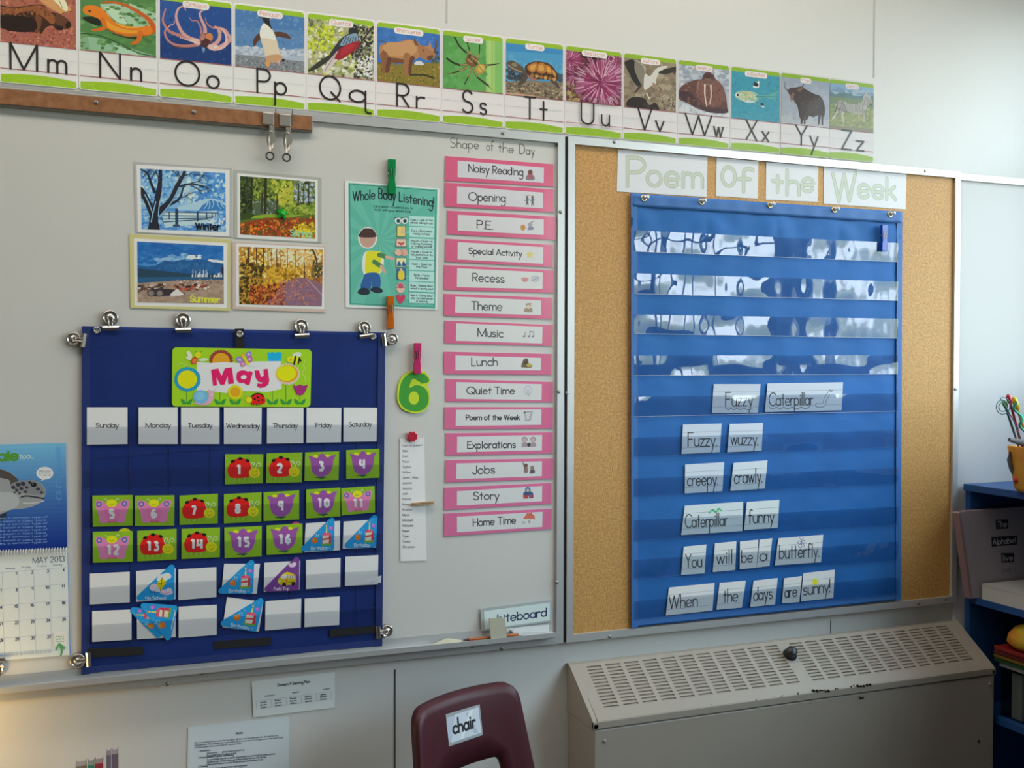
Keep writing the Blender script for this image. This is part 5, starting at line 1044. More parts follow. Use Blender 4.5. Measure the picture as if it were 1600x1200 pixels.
# ================================================================ listening poster
PYY = -.0142; A = Art(PYY, (520, 240, 4.139), 1.25)
A.slab([(78, 175), (690, 226), (675, 1010), (84, 995)], '#dde1e4', .0008); A.setclip([(100, 188), (677, 232), (663, 1004), (104, 978)]); A.rect(60, 150, 700, 1020, '#5fb3a0')
for k_ in range(14):
    a = k_*.45; A.poly([(300, 560), (300+900*math.cos(a), 560+900*math.sin(a)), (300+900*math.cos(a+.22), 560+900*math.sin(a+.22))], '#68baa8')
for q in ([(110, 198), (668, 240), (655, 994), (114, 970), (110, 198)],): A.line(q, 4, '#2f7c70')
A.setclip()
tw = [('Whole', (130, 308), (272, 293), 62), ('Body', (297, 290), (405, 305), 66), ('Listening!', (430, 308), (652, 342), 58)]
for t, a, b, h in tw: A.text(t, a, b, h, '#23333c', 8, xh=.6)
A.text('Larry wants to remind you to', (262, 347), (518, 360), 17, '#285a58', 3, xh=.6); A.text('listen with your entire body.', (268, 369), (512, 384), 17, '#285a58', 3, xh=.6)
# plain generic pictogram of a standing figure
A.ell(225, 545, 62, 70, '#e6ebe8'); A.sp([(205, 640), (310, 640), (330, 700), (300, 780), (200, 780)], '#e6ebe8')
A.ell(225, 548, 52, 60, '#c09a8a'); A.poly([(173, 540), (176, 510), (200, 486), (225, 482), (255, 488), (275, 512), (277, 540)], '#4a3330', 3)
A.sp([(222, 635), (290, 632), (312, 650), (300, 778), (215, 775), (212, 680)], '#d8d42c'); A.line([(300, 655), (345, 668)], 30, '#4a8050'); A.line([(345, 668), (392, 680)], 20, '#d0a89c'); A.line([(268, 700), (310, 728)], 30, '#4a8050'); A.line([(312, 730), (336, 765)], 20, '#d0a89c')
A.sp([(215, 775), (298, 778), (305, 870), (258, 872), (252, 820), (240, 875), (180, 868), (195, 810)], '#2f5f9c'); A.sp([(160, 900), (185, 868), (230, 875), (238, 905), (200, 915)], '#26303e'); A.sp([(240, 880), (270, 862), (312, 872), (322, 895), (280, 902)], '#26303e')
rows = [(408, 468, ['Eyes = Look at the', 'person talking to you']), (478, 540, ['Ears = Both ears', 'ready to hear']), (552, 614, ['Mouth = Quiet, no', 'talking, humming', 'or making sounds']), (622, 684, ['Hands = Quiet in', 'lap, pockets or by', 'your side']), (693, 754, ['Feet = Quiet on', 'the floor']), (764, 826, ['Body = Faces', 'the speaker']), (834, 892, ['Brain = Thinking about', 'what is being said']), (904, 966, ['Heart = Caring about', 'what the other person', 'is saying'])]
for a, b, tx in rows:
    A.poly([(495, a-6), (656, a+2), (655, b+5), (493, b-2)], '#b4dcd8'); A.line([(478, (a+b)/2), (495, (a+b)/2)], 3, '#b4dcd8'); n = len(tx)
    for k_, t in enumerate(tx):
        wl = min(142, 8.2*len(t)); y_ = (a+b)/2+6+(k_-(n-1)/2)*18; A.text(t, (575-wl/2, y_-1), (575+wl/2, y_+4), 14, '#33504f', 2.6, xh=.62)
for x in (421, 464): A.ell(x, 434, 21, 22, '#f0f4f4'); A.ell(x+2, 436, 12, 14, '#2f7a8a'); A.ell(x+2, 436, 6, 7, '#10181c'); A.line([(x-20, 416), (x+14, 411)], 5, '#23333c')
def icon(y, h, w_, c): A.rect(442-w_/2-3, y-h/2-3, 442+w_/2+3, y+h/2+3, '#2a4a5c'); A.rect(442-w_/2, y-h/2, 442+w_/2, y+h/2, c)
icon(503, 66, 52, '#e0d070'); A.ell(452, 500, 14, 26, '#e8b890'); icon(577, 48, 62, '#e8c0ac'); A.sp([(418, 572), (442, 578), (464, 572), (442, 594)], '#c03c4c')
A.ell(425, 640, 26, 22, '#e4b4a4'); A.ell(460, 640, 24, 22, '#dca898'); A.line([(440, 624), (452, 645), (445, 658)], 3, '#8a5c54', 3); icon(704, 56, 62, '#e8e0a8'); A.sp([(415, 725), (425, 695), (440, 715), (440, 728)], '#2f5f9c'); A.sp([(446, 725), (456, 695), (470, 715), (470, 728)], '#2f5f9c')
icon(780, 66, 52, '#4a6aa8'); A.sp([(425, 810), (425, 765), (442, 757), (460, 765), (460, 810)], '#e8c83c'); A.ell(442, 752, 7, 8, '#e4b890'); A.ell(438, 868, 28, 34, '#e8b8ac'); A.ell(438, 855, 20, 16, '#c45870'); A.line([(410, 868), (466, 868)], 3, '#8a5c54')
A.sp([(438, 970), (412, 935), (416, 912), (430, 912), (438, 924), (448, 912), (462, 914), (466, 935)], '#c8385c')
A.build('listening_poster', 'teal poster headed Whole Body Listening! pinned to the whiteboard', 'poster', m=LAMI)

# ================================================================ clothespin magnets
def clip_matl(n, c): return mat('clip_'+n, c, .2, spec=.6, trans=.35)
def peg(px, py0, py1, wpx, m, lab, y=-.0126, tilt=0):
    x, z1_ = P(px, py0, y); _, z0_ = P(px, py1, y); k_ = (P(px+1, py0, y)[0]-x); w_ = wpx*k_; h_ = z1_-z0_; xo = tilt
    r = empty('clothespin', (x, y, (z0_+z1_)/2), lab, 'clothespin', 'clothespin magnets')
    for nm, ya_, yb_ in (('back_arm', y-.0042, y-.0002), ('front_arm', y-.0105, y-.0063)):
        bm = bmesh.new(); n = 10; L_ = []; R_ = []
        for i in range(n+1):
            t = i/n; hw = w_/2*(1-.14*math.sin(math.pi*t)**8 - (.12 if abs(t-.62) < .06 else 0)); xx = x+xo*(1-t); L_.append((xx-hw, z1_-h_*t)); R_.append((xx+hw, z1_-h_*t))
        prism(bm, L_+R_[::-1], ya_, yb_); bmesh.ops.recalc_face_normals(bm, faces=bm.faces); bmesh.ops.bevel(bm, geom=list(bm.edges), offset=.0007, segments=1, affect='EDGES'); obj(nm, bm, m, r)
    bm = bmesh.new(); cz_ = z1_-h_*.42
    for k2 in range(4): lathe(bm, [(.0022, -w_*.55), (.0030, -w_*.5+0), (.0030, w_*.5), (.0022, w_*.55)], (x+xo*.5, y-.0053, cz_+.0001*k2), (1, 0, 0), 10)
    tube(bm, [(x+xo*.5-w_*.2, y-.0115, cz_+.012), (x+xo*.5-w_*.2, y-.0112, cz_-.006)], .0008, 6); tube(bm, [(x+xo*.5+w_*.2, y-.0115, cz_+.012), (x+xo*.5+w_*.2, y-.0112, cz_-.006)], .0008, 6)
    obj('spring', bm, CHROME, r)
    return r
peg(611, 250, 304, 11.5, clip_matl('green', '#12a85c'), 'green plastic clothespin clipped to the top of the listening poster', PYY-.0002)
peg(609, 463, 514, 10.5, clip_matl('orange', '#f07a10'), 'orange plastic clothespin clipped to the bottom of the listening poster', PYY-.0002)
peg(650.5, 536, 584, 10.5, clip_matl('pink', '#ec3c84'), 'pink plastic clothespin holding up the green number six', -.0172, tilt=.0015)

# ================================================================ number six
A = Art(-.0165, (600, 500, 3.0), 1.2); A.clip = None
def thick(A, pts, wd, c, cap=True): A.line(pts, wd, c, 4, cap)
six = [(178, 275), (140, 280), (112, 320), (103, 370), (120, 402), (145, 408), (172, 395), (180, 365), (168, 338), (138, 335), (112, 352)]
outl = [(62, 345), (72, 290), (100, 252), (140, 238), (195, 245), (217, 285), (205, 305), (215, 345), (212, 395), (185, 428), (140, 436), (90, 420), (66, 385)]
A.slab(spline(outl, True, 4), '#c2d62c', .0035); A.clip = None
A.sp([(70, 350), (80, 295), (105, 260), (140, 246), (190, 254), (212, 287), (165, 300), (135, 282), (122, 312), (155, 305), (190, 318), (208, 350), (205, 395), (180, 422), (140, 430), (98, 415), (74, 385)], '#3f9a34')
A.sp([(120, 318), (126, 290), (140, 276), (165, 290), (178, 297), (150, 303)], '#c2d62c'); A.ell(140, 366, 24, 31, '#c2d62c')
A.build('number_cutout', 'green and lime cut-out number 6 hanging from the pink clothespin', 'number', m=PAPER)
# ================================================================ list of names
A = Art(-.0142, (600, 500, 3.0), 1.45); A.slab([(74, 556), (188, 552), (200, 1128), (77, 1131)], '#d4dae6', .0006)
A.text('Turn to present', (86, 594), (182, 590), 9, '#55585e', 2, xh=.6)
nm_ = ['Adam', 'Evan', 'Pavan', 'Sophia', 'Willow', 'James - Marc', 'Jasmine', 'Jessica', 'Joan', 'Karina', 'Kevin', 'Kristin', 'Marco', 'Mitchell', 'Michaela', 'Naomi', 'Tyler', 'Trevor', 'Christian']
for k_, t in enumerate(nm_): A.text(t, (87, 619+k_*25), (87+6.2*len(t), 618+k_*25), 11, '#6a6c72', 1.8, xh=.6)
A.build('name_list', 'long narrow white list of names hanging under the number six', 'paper', m=PAPER)
RED = mat('red_plastic', '#c01838', .35)
x, z = P(643.5, 682, -.0142); bm = bmesh.new(); pts = [(x+r_*math.cos(a), z+r_*math.sin(a)) for a, r_ in [(k_*math.pi/8, .0128 if k_ % 2 else .0100) for k_ in range(16)]]
prism(bm, pts, -.0222, -.0146); bmesh.ops.recalc_face_normals(bm, faces=bm.faces); bmesh.ops.bevel(bm, geom=list(bm.edges), offset=.001, segments=1, affect='EDGES'); tag(obj('flower_magnet', bm, RED), 'red bumpy magnet holding the name list', 'magnet')
pw_ = empty('clothespin', (*P(660, 787, -.0185)[:1], -.0185, P(660, 787, -.0185)[1]), 'tiny wooden clothespin lying across the name list', 'clothespin')
a = P(644, 788, -.0195); b = P(678, 785.5, -.0195); WD = mat('raw_wood', '#b8956c', .7)
for nm, dz, d2 in (('peg_arm', .0016, .0014), ('peg_arm', -.0016, -.0014)):
    bm = bmesh.new(); prism(bm, [(a[0], a[1]+dz-.0012), (b[0], b[1]+d2*1.3-.0014), (b[0], b[1]+d2*1.3+.0014), (a[0], a[1]+dz+.0012)], -.0215, -.0150); bmesh.ops.recalc_face_normals(bm, faces=bm.faces); obj(nm, bm, WD, pw_)
bm = bmesh.new(); lathe(bm, [(.0021, -.0036), (.0021, .0036)], ((a[0]+b[0])/2, -.0184, (a[1]+b[1])/2), (0, 1, 0), 8); obj('spring', bm, STEEL, pw_)

# ================================================================ hooks on the top rail
for (dx, dy, lab) in ((0, 0, 'left of the two metal map hooks on the brown rail'), (26, 2.5, 'right of the two metal map hooks on the brown rail')):
    h = lambda zx, zy, y=-.030: P(390+zx/12+dx, 160+zy/12+dy, y)
    xm, zm_ = h(350, 300); r = empty('map_hook', (xm, -.03, zm_), lab, 'hook', 'map hooks'); NI = mat('hook_metal', (.50, .47, .42), .35, .7)
    (xa_, zt_), (xb_, zb2) = h(245, 180), h(460, 430)
    obj('slide_plate', nbox(xa_, xb_, -.031, -.0270, zb2, zt_, bev=.0015), NI, r); obj('slide_lip', nbox(xa_, xb_, -.0268, -.0128, zt_-.001, zt_+.0015), NI, r)
    p0, p1 = h(487, 110), h(487, 380); obj('wire_pin', nbox(p0[0]-.0011, p0[0]+.0011, -.033, -.0312, p1[1], p0[1]), STEEL, r)
    (xa_, zt_), (xb_, zb2) = h(370, 430), h(465, 640); obj('hanger_strip', nbox(xa_, xb_, -.0300, -.0285, zb2, zt_), NI, r)
    x, z = h(410, 550); bm = bmesh.new(); lathe(bm, [(.0028, 0), (.002, .0016), (0, .0018)], (x, -.0300, z), (0, -1, 0), 10); obj('rivet', bm, NI, r, True)
    bm = bmesh.new(); x, z = h(405, 690); lathe(bm, [(0, 0), (.0098, 0), (.0098, .003), (0, .003)], (x, -.0302, z), (0, -1, 0), 18); obj('thumb_disc', bm, NI, r)
    (xa_, zt_), (xb_, zb2) = h(350, 560), h(430, 900); bm = bmesh.new(); tube(bm, [(xa_, -.030, zt_), (xa_-.001, -.034, (zt_+zb2)/2), ((xa_+xb_)/2, -.028, zb2)], .0034, 8); tube(bm, [(xb_, -.030, zt_-.01), ((xa_+xb_)/2+.003, -.030, zb2)], .0030, 8); obj('clip_arm', bm, NI, r, True)
    bm = bmesh.new(); x, z = h(385, 1000); 
    pts = [(x+.0078*math.cos(k_*math.pi/12), -.028, z+.0078*math.sin(k_*math.pi/12)) for k_ in range(25)]; tube(bm, pts, .0019, 8, False); obj('ring', bm, mat('hook_ring', (.12, .11, .10), .3, .8), r, True)
# ================================================================ pink schedule cards
ZA, ZB_ = (680, 200, 3.638), (680, 520, 3.636)
SCH = [
 (ZA, [(55, 157), (675, 203), (675, 338), (52, 305)], [(128, 185), (618, 225), (617, 312), (127, 280)], 'Noisy Reading', (190, 248), (498, 270), 42),
 (ZA, [(53, 308), (675, 345), (675, 483), (52, 452)], [(125, 332), (613, 367), (612, 457), (124, 430)], 'Opening', (190, 412), (398, 420), 46),
 (ZA, [(57, 457), (697, 500), (695, 648), (55, 613)], [(128, 493), (617, 520), (617, 608), (128, 583)], 'P.E.', (238, 571), (326, 577), 46),
 (ZA, [(57, 627), (672, 662), (670, 795), (55, 765)], [(128, 648), (615, 677), (614, 772), (127, 747)], 'Special Activity', (191, 714), (492, 730), 33),
 (ZA, [(50, 777), (678, 806), (675, 942), (48, 925)], [(125, 797), (611, 820), (610, 915), (123, 905)], 'Recess', (214, 872), (392, 879), 46),
 (ZA, [(50, 940), (668, 962), (667, 1090), (48, 1073)], [(115, 958), (602, 980), (602, 1064), (113, 1050)], 'Theme', (207, 1034), (380, 1038), 47),
 (ZA, [(52, 1093), (672, 1117), (667, 1244), (50, 1229)], [(120, 1110), (610, 1130), (608, 1225), (118, 1210)], 'Music', (243, 1184), (385, 1190), 45),
 (ZB_, [(48, 105), (664, 117), (663, 243), (48, 240)], [(115, 128), (602, 142), (600, 213), (115, 213)], 'Lunch', (207, 188), (353, 187), 46),
 (ZB_, [(57, 260), (672, 277), (671, 398), (57, 396)], [(120, 280), (606, 292), (604, 383), (120, 375)], 'Quiet Time', (180, 348), (450, 348), 40),
 (ZB_, [(52, 420), (672, 420), (671, 548), (50, 554)], [(118, 438), (604, 435), (602, 523), (116, 530)], 'Poem of the Week', (176, 495), (480, 494), 28),
 (ZB_, [(57, 568), (671, 562), (670, 690), (57, 703)], [(125, 590), (608, 580), (606, 668), (124, 679)], 'Explorations', (184, 657), (456, 653), 39),
 (ZB_, [(57, 722), (673, 711), (671, 834), (55, 856)], [(121, 742), (607, 730), (606, 815), (120, 832)], 'Jobs', (213, 803), (338, 798), 46),
 (ZB_, [(50, 878), (663, 850), (663, 975), (48, 1013)], [(124, 900), (608, 870), (607, 957), (124, 982)], 'Story', (217, 949), (362, 946), 44),
 (ZB_, [(50, 1025), (665, 997), (663, 1118), (48, 1163)], [(124, 1045), (610, 1017), (608, 1103), (124, 1134)], 'Home Time', (216, 1099), (457, 1083), 42)]
CLEARB = clear_mat('laminate_film', (.985, .985, .985), .5, .16, .4, 8)
for i, (zm_, q, qw, t, a, b, h) in enumerate(SCH):
    gn = 1.55+.05*i
    y_ = -.0142-.0004*(i % 2)
    A = Art(y_, zm_, gn)
    if t == 'P.E.': q2 = [(70, 470), (687, 505), (685, 637), (68, 603)]
    else: q2 = [(q[0][0]+2, q[0][1]+2), (q[1][0]-3, q[1][1]+3), (q[2][0]-3, q[2][1]-4), (q[3][0]+2, q[3][1]-6)]
    A.slab(q2, '#e0587c', .0006)
    cx_, cy_ = qw[1][0]-92, (qw[1][1]+qw[2][1])/2-4
    root = empty('schedule_card', (A.m(q[3])[0]*.5+A.m(q[2])[0]*.5, y_, A.m(q[3])[1]), 'pink laminated timetable card reading %s' % t, 'timetable card', 'pink timetable cards')
    A.build('pink_backing', parent=root, m=LAMI)
    A = Art(y_-.0004, zm_, 1.22+.03*i); A.slab(qw, '#dad8e0', .0003)
    A.text(t, a, b, h, '#34323a', 6.0, xh=.62, gap=.14)
    x, y = cx_+14, cy_
    if t == 'Noisy Reading': A.ell(x, y-12, 14, 16, '#7a4a3c'); A.sp([(x-26, y+26), (x-16, y+2), (x+14, y), (x+26, y+26), (x, y+32)], '#8c7a84'); A.rect(x-12, y, x+10, y+20, '#b85a6c')
    elif t == 'Opening':
        for k_ in (-12, 18): A.ell(x+k_, y-14, 7, 8, '#4a4a52'); A.line([(x+k_, y-8), (x+k_, y+18)], 13, '#6c6c78'); A.line([(x+k_-4, y+18), (x+k_-5, y+34)], 4, '#3c3c44'); A.line([(x+k_+4, y+18), (x+k_+5, y+34)], 4, '#3c3c44'); A.line([(x+k_-14, y+4), (x+k_+12, y)], 4, '#55555f')
        A.line([(x-32, y-26), (x+26, y-22)], 3, '#c8a468')
    elif t == 'P.E.': A.ell(x-40, y+6, 15, 17, '#cf9450'); A.line([(x-40, y-10), (x-40, y+22)], 2, '#8a5a30'); A.ell(x, y-10, 13, 13, '#a8a4b4'); A.sp([(x-16, y+12), (x, y-2), (x+18, y+4), (x+18, y+18), (x-10, y+20)], '#8c8aa0'); A.line([(x+4, y-22), (x+20, y-30)], 4, '#77758a')
    elif t == 'Special Activity': A.poly([(x+26*(1 if k_ % 2 == 0 else .42)*math.sin(k_*math.pi/5), y-26*(1 if k_ % 2 == 0 else .42)*math.cos(k_*math.pi/5)) for k_ in range(10)], '#dccf74')
    elif t == 'Recess': A.sp([(x-42, y-12), (x-4, y-10), (x-12, y+10), (x-34, y+10)], '#cf8c90'); A.ell(x+36, y-6, 24, 18, '#b8b4c0'); A.ell(x+36, y-6, 18, 12, '#cac6d0'); A.line([(x+14, y+4), (x+58, y-14)], 4, '#9a96a4')
    elif t == 'Theme': A.ell(x+6, y-8, 15, 15, '#b8a48c'); A.ell(x+6, y-2, 11, 10, '#d8c8b4'); A.sp([(x-18, y+26), (x-10, y+4), (x+8, y+10), (x+24, y+4), (x+26, y+28)], '#a08c74'); A.line([(x-10, y-16), (x+20, y-20)], 5, '#8c7458')
    elif t == 'Music':
        for k_ in (-22, 6, 28): A.line([(x+k_, y-18+abs(k_)*.2), (x+k_, y+10)], 4, '#8a8896'); A.ell(x+k_-5, y+11, 8, 6, '#8a8896'); 
        A.line([(x+6, y-17), (x+28, y-13)], 6, '#8a8896')
    elif t == 'Lunch': A.sp([(x-36, y+18), (x-20, y-24), (x+2, y-26), (x+8, y+2), (x+26, y+8), (x+20, y+24), (x-20, y+24)], '#6a5640'); A.ell(x+10, y+10, 16, 10, '#b8a848'); A.ell(x-10, y-4, 12, 12, '#4a3c2c')
    elif t == 'Quiet Time': A.ell(x, y-6, 24, 28, '#b4b6c0'); A.ell(x, y-6, 20, 24, '#cfccd6'); A.ell(x, y+2, 12, 16, '#bfc0ca'); A.line([(x-4, y+8), (x+10, y+30)], 4, '#a4a6b2')
    elif t == 'Poem of the Week': A.poly([(x-22, y-28), (x+30, y-32), (x+16, y+26), (x-14, y+28)], '#a9a6ae'); A.poly([(x-12, y-16), (x+16, y-20), (x+6, y+16), (x-6, y+18)], '#d0cdd6'); A.line([(x-8, y-6), (x+10, y-10)], 3, '#7a7884'); A.line([(x-6, y+4), (x+8, y+1)], 3, '#7a7884'); A.ell(x-18, y-22, 6, 6, '#5c5a64')
    elif t == 'Explorations':
        for k_ in (-22, 26): A.ell(x+k_, y-14, 17, 16, '#9c8a90'); A.ell(x+k_, y-10, 11, 11, '#c4a8a4'); A.sp([(x+k_-16, y+26), (x+k_-12, y+4), (x+k_+12, y+4), (x+k_+16, y+26)], '#a08c98')
        A.ell(x+2, y+16, 10, 12, '#3c3a42')
    elif t == 'Jobs': A.ell(x-14, y-14, 12, 12, '#6a4a40'); A.sp([(x-24, y+26), (x-22, y-4), (x-4, y-2), (x-4, y+26)], '#8c6a6c'); A.line([(x-32, y-36), (x-20, y+4)], 5, '#55504c'); A.ell(x+22, y, 12, 14, '#8a7a6c'); A.sp([(x+8, y+30), (x+14, y+10), (x+34, y+10), (x+36, y+28)], '#5c5058')
    elif t == 'Story': A.ell(x-4, y-16, 17, 18, '#3c7aa4'); A.sp([(x-28, y+14), (x-22, y-6), (x+18, y-6), (x+24, y+14)], '#2f5078'); A.rect(x-30, y+12, x-2, y+32, '#a83c44'); A.rect(x+2, y+8, x+28, y+30, '#8c4a68'); A.ell(x-4, y-14, 8, 9, '#c8a48c')
    elif t == 'Home Time': A.poly([(x-34, y+2), (x-8, y-34), (x+30, y-22), (x+36, y+4)], '#cc6654'); A.poly([(x-22, y+2), (x+28, y+2), (x+26, y+26), (x-20, y+28)], '#d8d0d0'); A.rect(x-4, y+8, x+8, y+26, '#a89c9c'); A.rect(x+10, y-36, x+18, y-22, '#b85a4c'); A.ell(x-30, y+22, 10, 8, '#a8b0a8')
    A.build('word_strip', parent=root)
    # clear laminate sleeve edge around the card
    A = Art(y_-.0009, zm_); ww = [A.m(p) for p in q]; bm = bmesh.new(); bm.faces.new([bm.verts.new((p[0], y_-.0009, p[1])) for p in ww[::-1]]); obj('laminate', bm, CLEARB, root)
# ================================================================ blue calendar pocket chart
CB_ = mat('chart_cloth', (.012, .036, .20), .65, spec=.2, bump=.25, bscale=700, var=.14, vscale=9)
BLACK = mat('hook_tape', (.012, .012, .014), .9)
K1, K2 = (90, 480, 2.909), (90, 760, 2.909)
QC = [P(127.7, 509.5, -.017), P(601.9, 519.4, -.017), P(597, 1009, -.017), P(127, 1054, -.017)]
chart = empty('calendar_pocket_chart', ((QC[3][0]+QC[2][0])/2, -.017, QC[3][1]), 'navy blue cloth calendar pocket chart clipped to the whiteboard', 'pocket chart')
CALY = -.0168
def cal_pt(u, v):
    x, z = bil(QC, u, v)
    wv = .0016*math.sin(u*9+v*4)*math.sin(v*7+1)+.0007*math.sin(v*55)*(.25 < v)+.0010*math.sin(u*23+v*11)*max(0, 1-v*5)
    return Vector((x, CALY-wv*.8-.0002, z))
bm = bmesh.new(); grid(bm, cal_pt, 70, 90); bmesh.ops.recalc_face_normals(bm, faces=bm.faces)
o = obj('cloth_sheet', bm, CB_, chart, True); sm = o.modifiers.new('thick', 'SOLIDIFY'); sm.thickness = .0012; sm.offset = -1 if o.data.polygons[0].normal.y < 0 else 1
def strip(A, B, wd, y, th, m, name, par):
    """flat strip from world A to B (x,z)"""
    d = Vector((B[0]-A[0], B[1]-A[1])).normalized(); n_ = Vector((-d.y, d.x))*wd/2
    bm = bmesh.new(); prism(bm, [(A[0]-n_.x, A[1]-n_.y), (B[0]-n_.x, B[1]-n_.y), (B[0]+n_.x, B[1]+n_.y), (A[0]+n_.x, A[1]+n_.y)], y-th, y); bmesh.ops.recalc_face_normals(bm, faces=bm.faces)
    return obj(name, bm, m, par)
HEM = mat('chart_binding', (.010, .030, .175), .65, bump=.2, bscale=700)
for (u0, v0, u1, v1) in ((.013, .0, .013, 1), (.987, 0, .987, 1)): strip(bil(QC, u0, v0), bil(QC, u1, v1), .016, -.0186, .0008, HEM, 'side_binding', chart)
strip(bil(QC, 0, .988), bil(QC, 1, .988), .013, -.0188, .0008, HEM, 'bottom_binding', chart)
SEWN = mat('chart_stitching', (.007, .022, .13), .7)
for u in (.135, .258, .39, .525, .655, .775, .89): strip(bil(QC, u+.01, .245), bil(QC, u+.018, .925), .0014, -.0190, .0003, SEWN, 'sewn_seam', chart)
for v in (.372, .515, .635, .775, .915): strip(bil(QC, .02, v+.005), bil(QC, .98, v-.04), .0012, -.0190, .0003, SEWN, 'sewn_seam', chart)
def grommet(px, py, y, par, m=CHROME, r=.0075):
    x, z = P(px, py, y); bm = bmesh.new(); lathe(bm, [(r*.5, .0), (r*.62, .0018), (r*.85, .0018), (r, .0004), (r, 0)], (x, y, z), (0, -1, 0), 20); g_ = obj('grommet', bm, m, par, True)
    bm = bmesh.new(); lathe(bm, [(0, .0003), (r*.52, .0003)], (x, y, z), (0, -1, 0), 14); obj('eyelet_hole', bm, mat('eyelet_grey', (.35, .37, .37), .6), g_)
a = P(374, 513.5, -.0186); b = P(375, 544, -.0186); strip(a, b, .019, -.0186, .0008, BLACK, 'centre_tab', chart)
grommet(151.4, 516, -.0187, chart); grommet(374.5, 522, -.0196, chart); grommet(583, 526, -.0187, chart)
for q in ([(135, 738), (390, 728), (390, 765), (137, 778)], [(708, 705), (970, 685), (970, 720), (712, 740)], [(1237, 650), (1447, 632), (1450, 665), (1238, 686)]):
    w = [P(K2[0]+p[0]/K2[2], K2[1]+p[1]/K2[2], -.0192) for p in q]; bm = bmesh.new(); prism(bm, w[::-1], -.0198, -.0186); bmesh.ops.recalc_face_normals(bm, faces=bm.faces); obj('hook_tape', bm, BLACK, chart)
POCK = clear_mat('pocket_vinyl', (.84, .86, .89), .55, .06, .25, 12)
def pocket(tl, tr, br, bl, zm_, y, m, par, nm='clear_pocket'):
    w = [P(zm_[0]+p[0]/zm_[2], zm_[1]+p[1]/zm_[2], y) for p in (tl, tr, br, bl)]
    bm = bmesh.new(); grid(bm, lambda u, v: Vector((bil(w, u, v)[0], y-.0006*math.sin(math.pi*v), bil(w, u, v)[1])), 24, 4); bmesh.ops.recalc_face_normals(bm, faces=bm.faces)
    return obj(nm, bm, m, par, True)
for zm_, q in ((K1, [(120, 545), (1482, 533), (1482, 622), (120, 632)]), (K1, [(120, 735), (1480, 715), (1480, 800), (120, 822)]), (K2, [(122, 110), (1478, 60), (1478, 140), (122, 190)]), (K2, [(124, 275), (1476, 214), (1476, 298), (124, 355)]), (K2, [(124, 462), (1472, 380), (1472, 468), (124, 545)]), (K2, [(126, 632), (1470, 552), (1470, 632), (126, 718)])):
    pocket(*q, zm_, -.0216, POCK, chart)
# ---- month card
A = Art(-.0204, (260, 535, 6.667), 1.5); A.slab([(63, 50), (1515, 75), (1500, 675), (57, 668)], '#93c020', .0012, rnd=.008); A.clip = None
leaf, stem = '#2f8a3a', '#2f7a34'
def lf(x, y, s=1): A.sp([(x-62*s, y-48*s), (x-30*s, y-40*s), (x, y), (x-40*s, y+5*s)], leaf); A.sp([(x+62*s, y-48*s), (x+30*s, y-40*s), (x, y), (x+40*s, y+5*s)], leaf)
for x, y0, y1 in ((210, 480, 640), (558, 500, 640), (716, 580, 640), (1105, 500, 640), (1245, 430, 640), (1390, 540, 640)): A.line([(x, y0), (x, y1)], 6, stem); lf(x, y1)
A.ell(570, 190, 118, 108, '#8c3a34'); 
for k_ in range(24): A.ell(570+114*math.cos(k_*.2618), 190+104*math.sin(k_*.2618), 13, 12, '#8c3a34', n=10)
A.ell(570, 200, 92, 92, '#ee9420'); A.poly([(1050, 100), (1085, 108), (1105, 98), (1130, 110), (1165, 98), (1205, 108), (1192, 200), (1065, 200)], '#1ba0d8')
A.poly([(315, 205), (460, 215), (600, 205), (740, 215), (900, 200), (1190, 195), (1200, 485), (1050, 518), (900, 508), (740, 505), (620, 528), (480, 510), (318, 500)], '#dcdce2')
for k_ in range(30): A.ell(220+128*math.cos(k_*.2094), 385+118*math.sin(k_*.2094), 12, 12, '#1c8cb0', n=10)
A.ell(220, 385, 126, 116, '#1f90b4'); A.ell(218, 385, 102, 94, '#d6ca10')
for k_ in range(22): A.ell(1262+116*math.cos(k_*.2856), 330+100*math.sin(k_*.2856), 16, 15, '#eab8a8', n=10)
A.ell(1262, 330, 118, 102, '#eab8a8'); A.ell(1258, 325, 116, 92, '#ea9420'); A.ell(1248, 320, 102, 82, '#ecd408')
for k_ in range(20): A.ell(716+70*math.cos(k_*.314), 518+66*math.sin(k_*.314), 11, 11, '#e8c41c', n=8)
A.ell(716, 518, 66, 62, '#e8c41c'); A.ell(716, 518, 54, 50, '#e8961c')
A.sp([(1320, 445), (1350, 455), (1390, 438), (1430, 452), (1470, 445), (1448, 510), (1420, 545), (1390, 552), (1355, 540), (1335, 500)], '#982a6c')
# May in fat letters
fk = '#dc1c60'
A.poly([(465, 285), (540, 272), (575, 350), (610, 268), (682, 260), (705, 428), (645, 435), (638, 350), (605, 440), (562, 440), (520, 360), (528, 448), (486, 452)], fk)
A.sp([(730, 360), (742, 310), (790, 290), (840, 300), (850, 312), (858, 300), (898, 312), (880, 380), (862, 442), (815, 430), (808, 418), (770, 425), (738, 400)], fk); A.ell(805, 362, 30, 22, '#dcdce2', -10)
A.poly([(918, 292), (965, 290), (985, 360), (1015, 350), (1010, 280), (1055, 275), (1072, 400), (1060, 440), (1020, 468), (975, 475), (945, 455), (950, 425), (985, 432), (1010, 420), (960, 410), (930, 370)], fk)
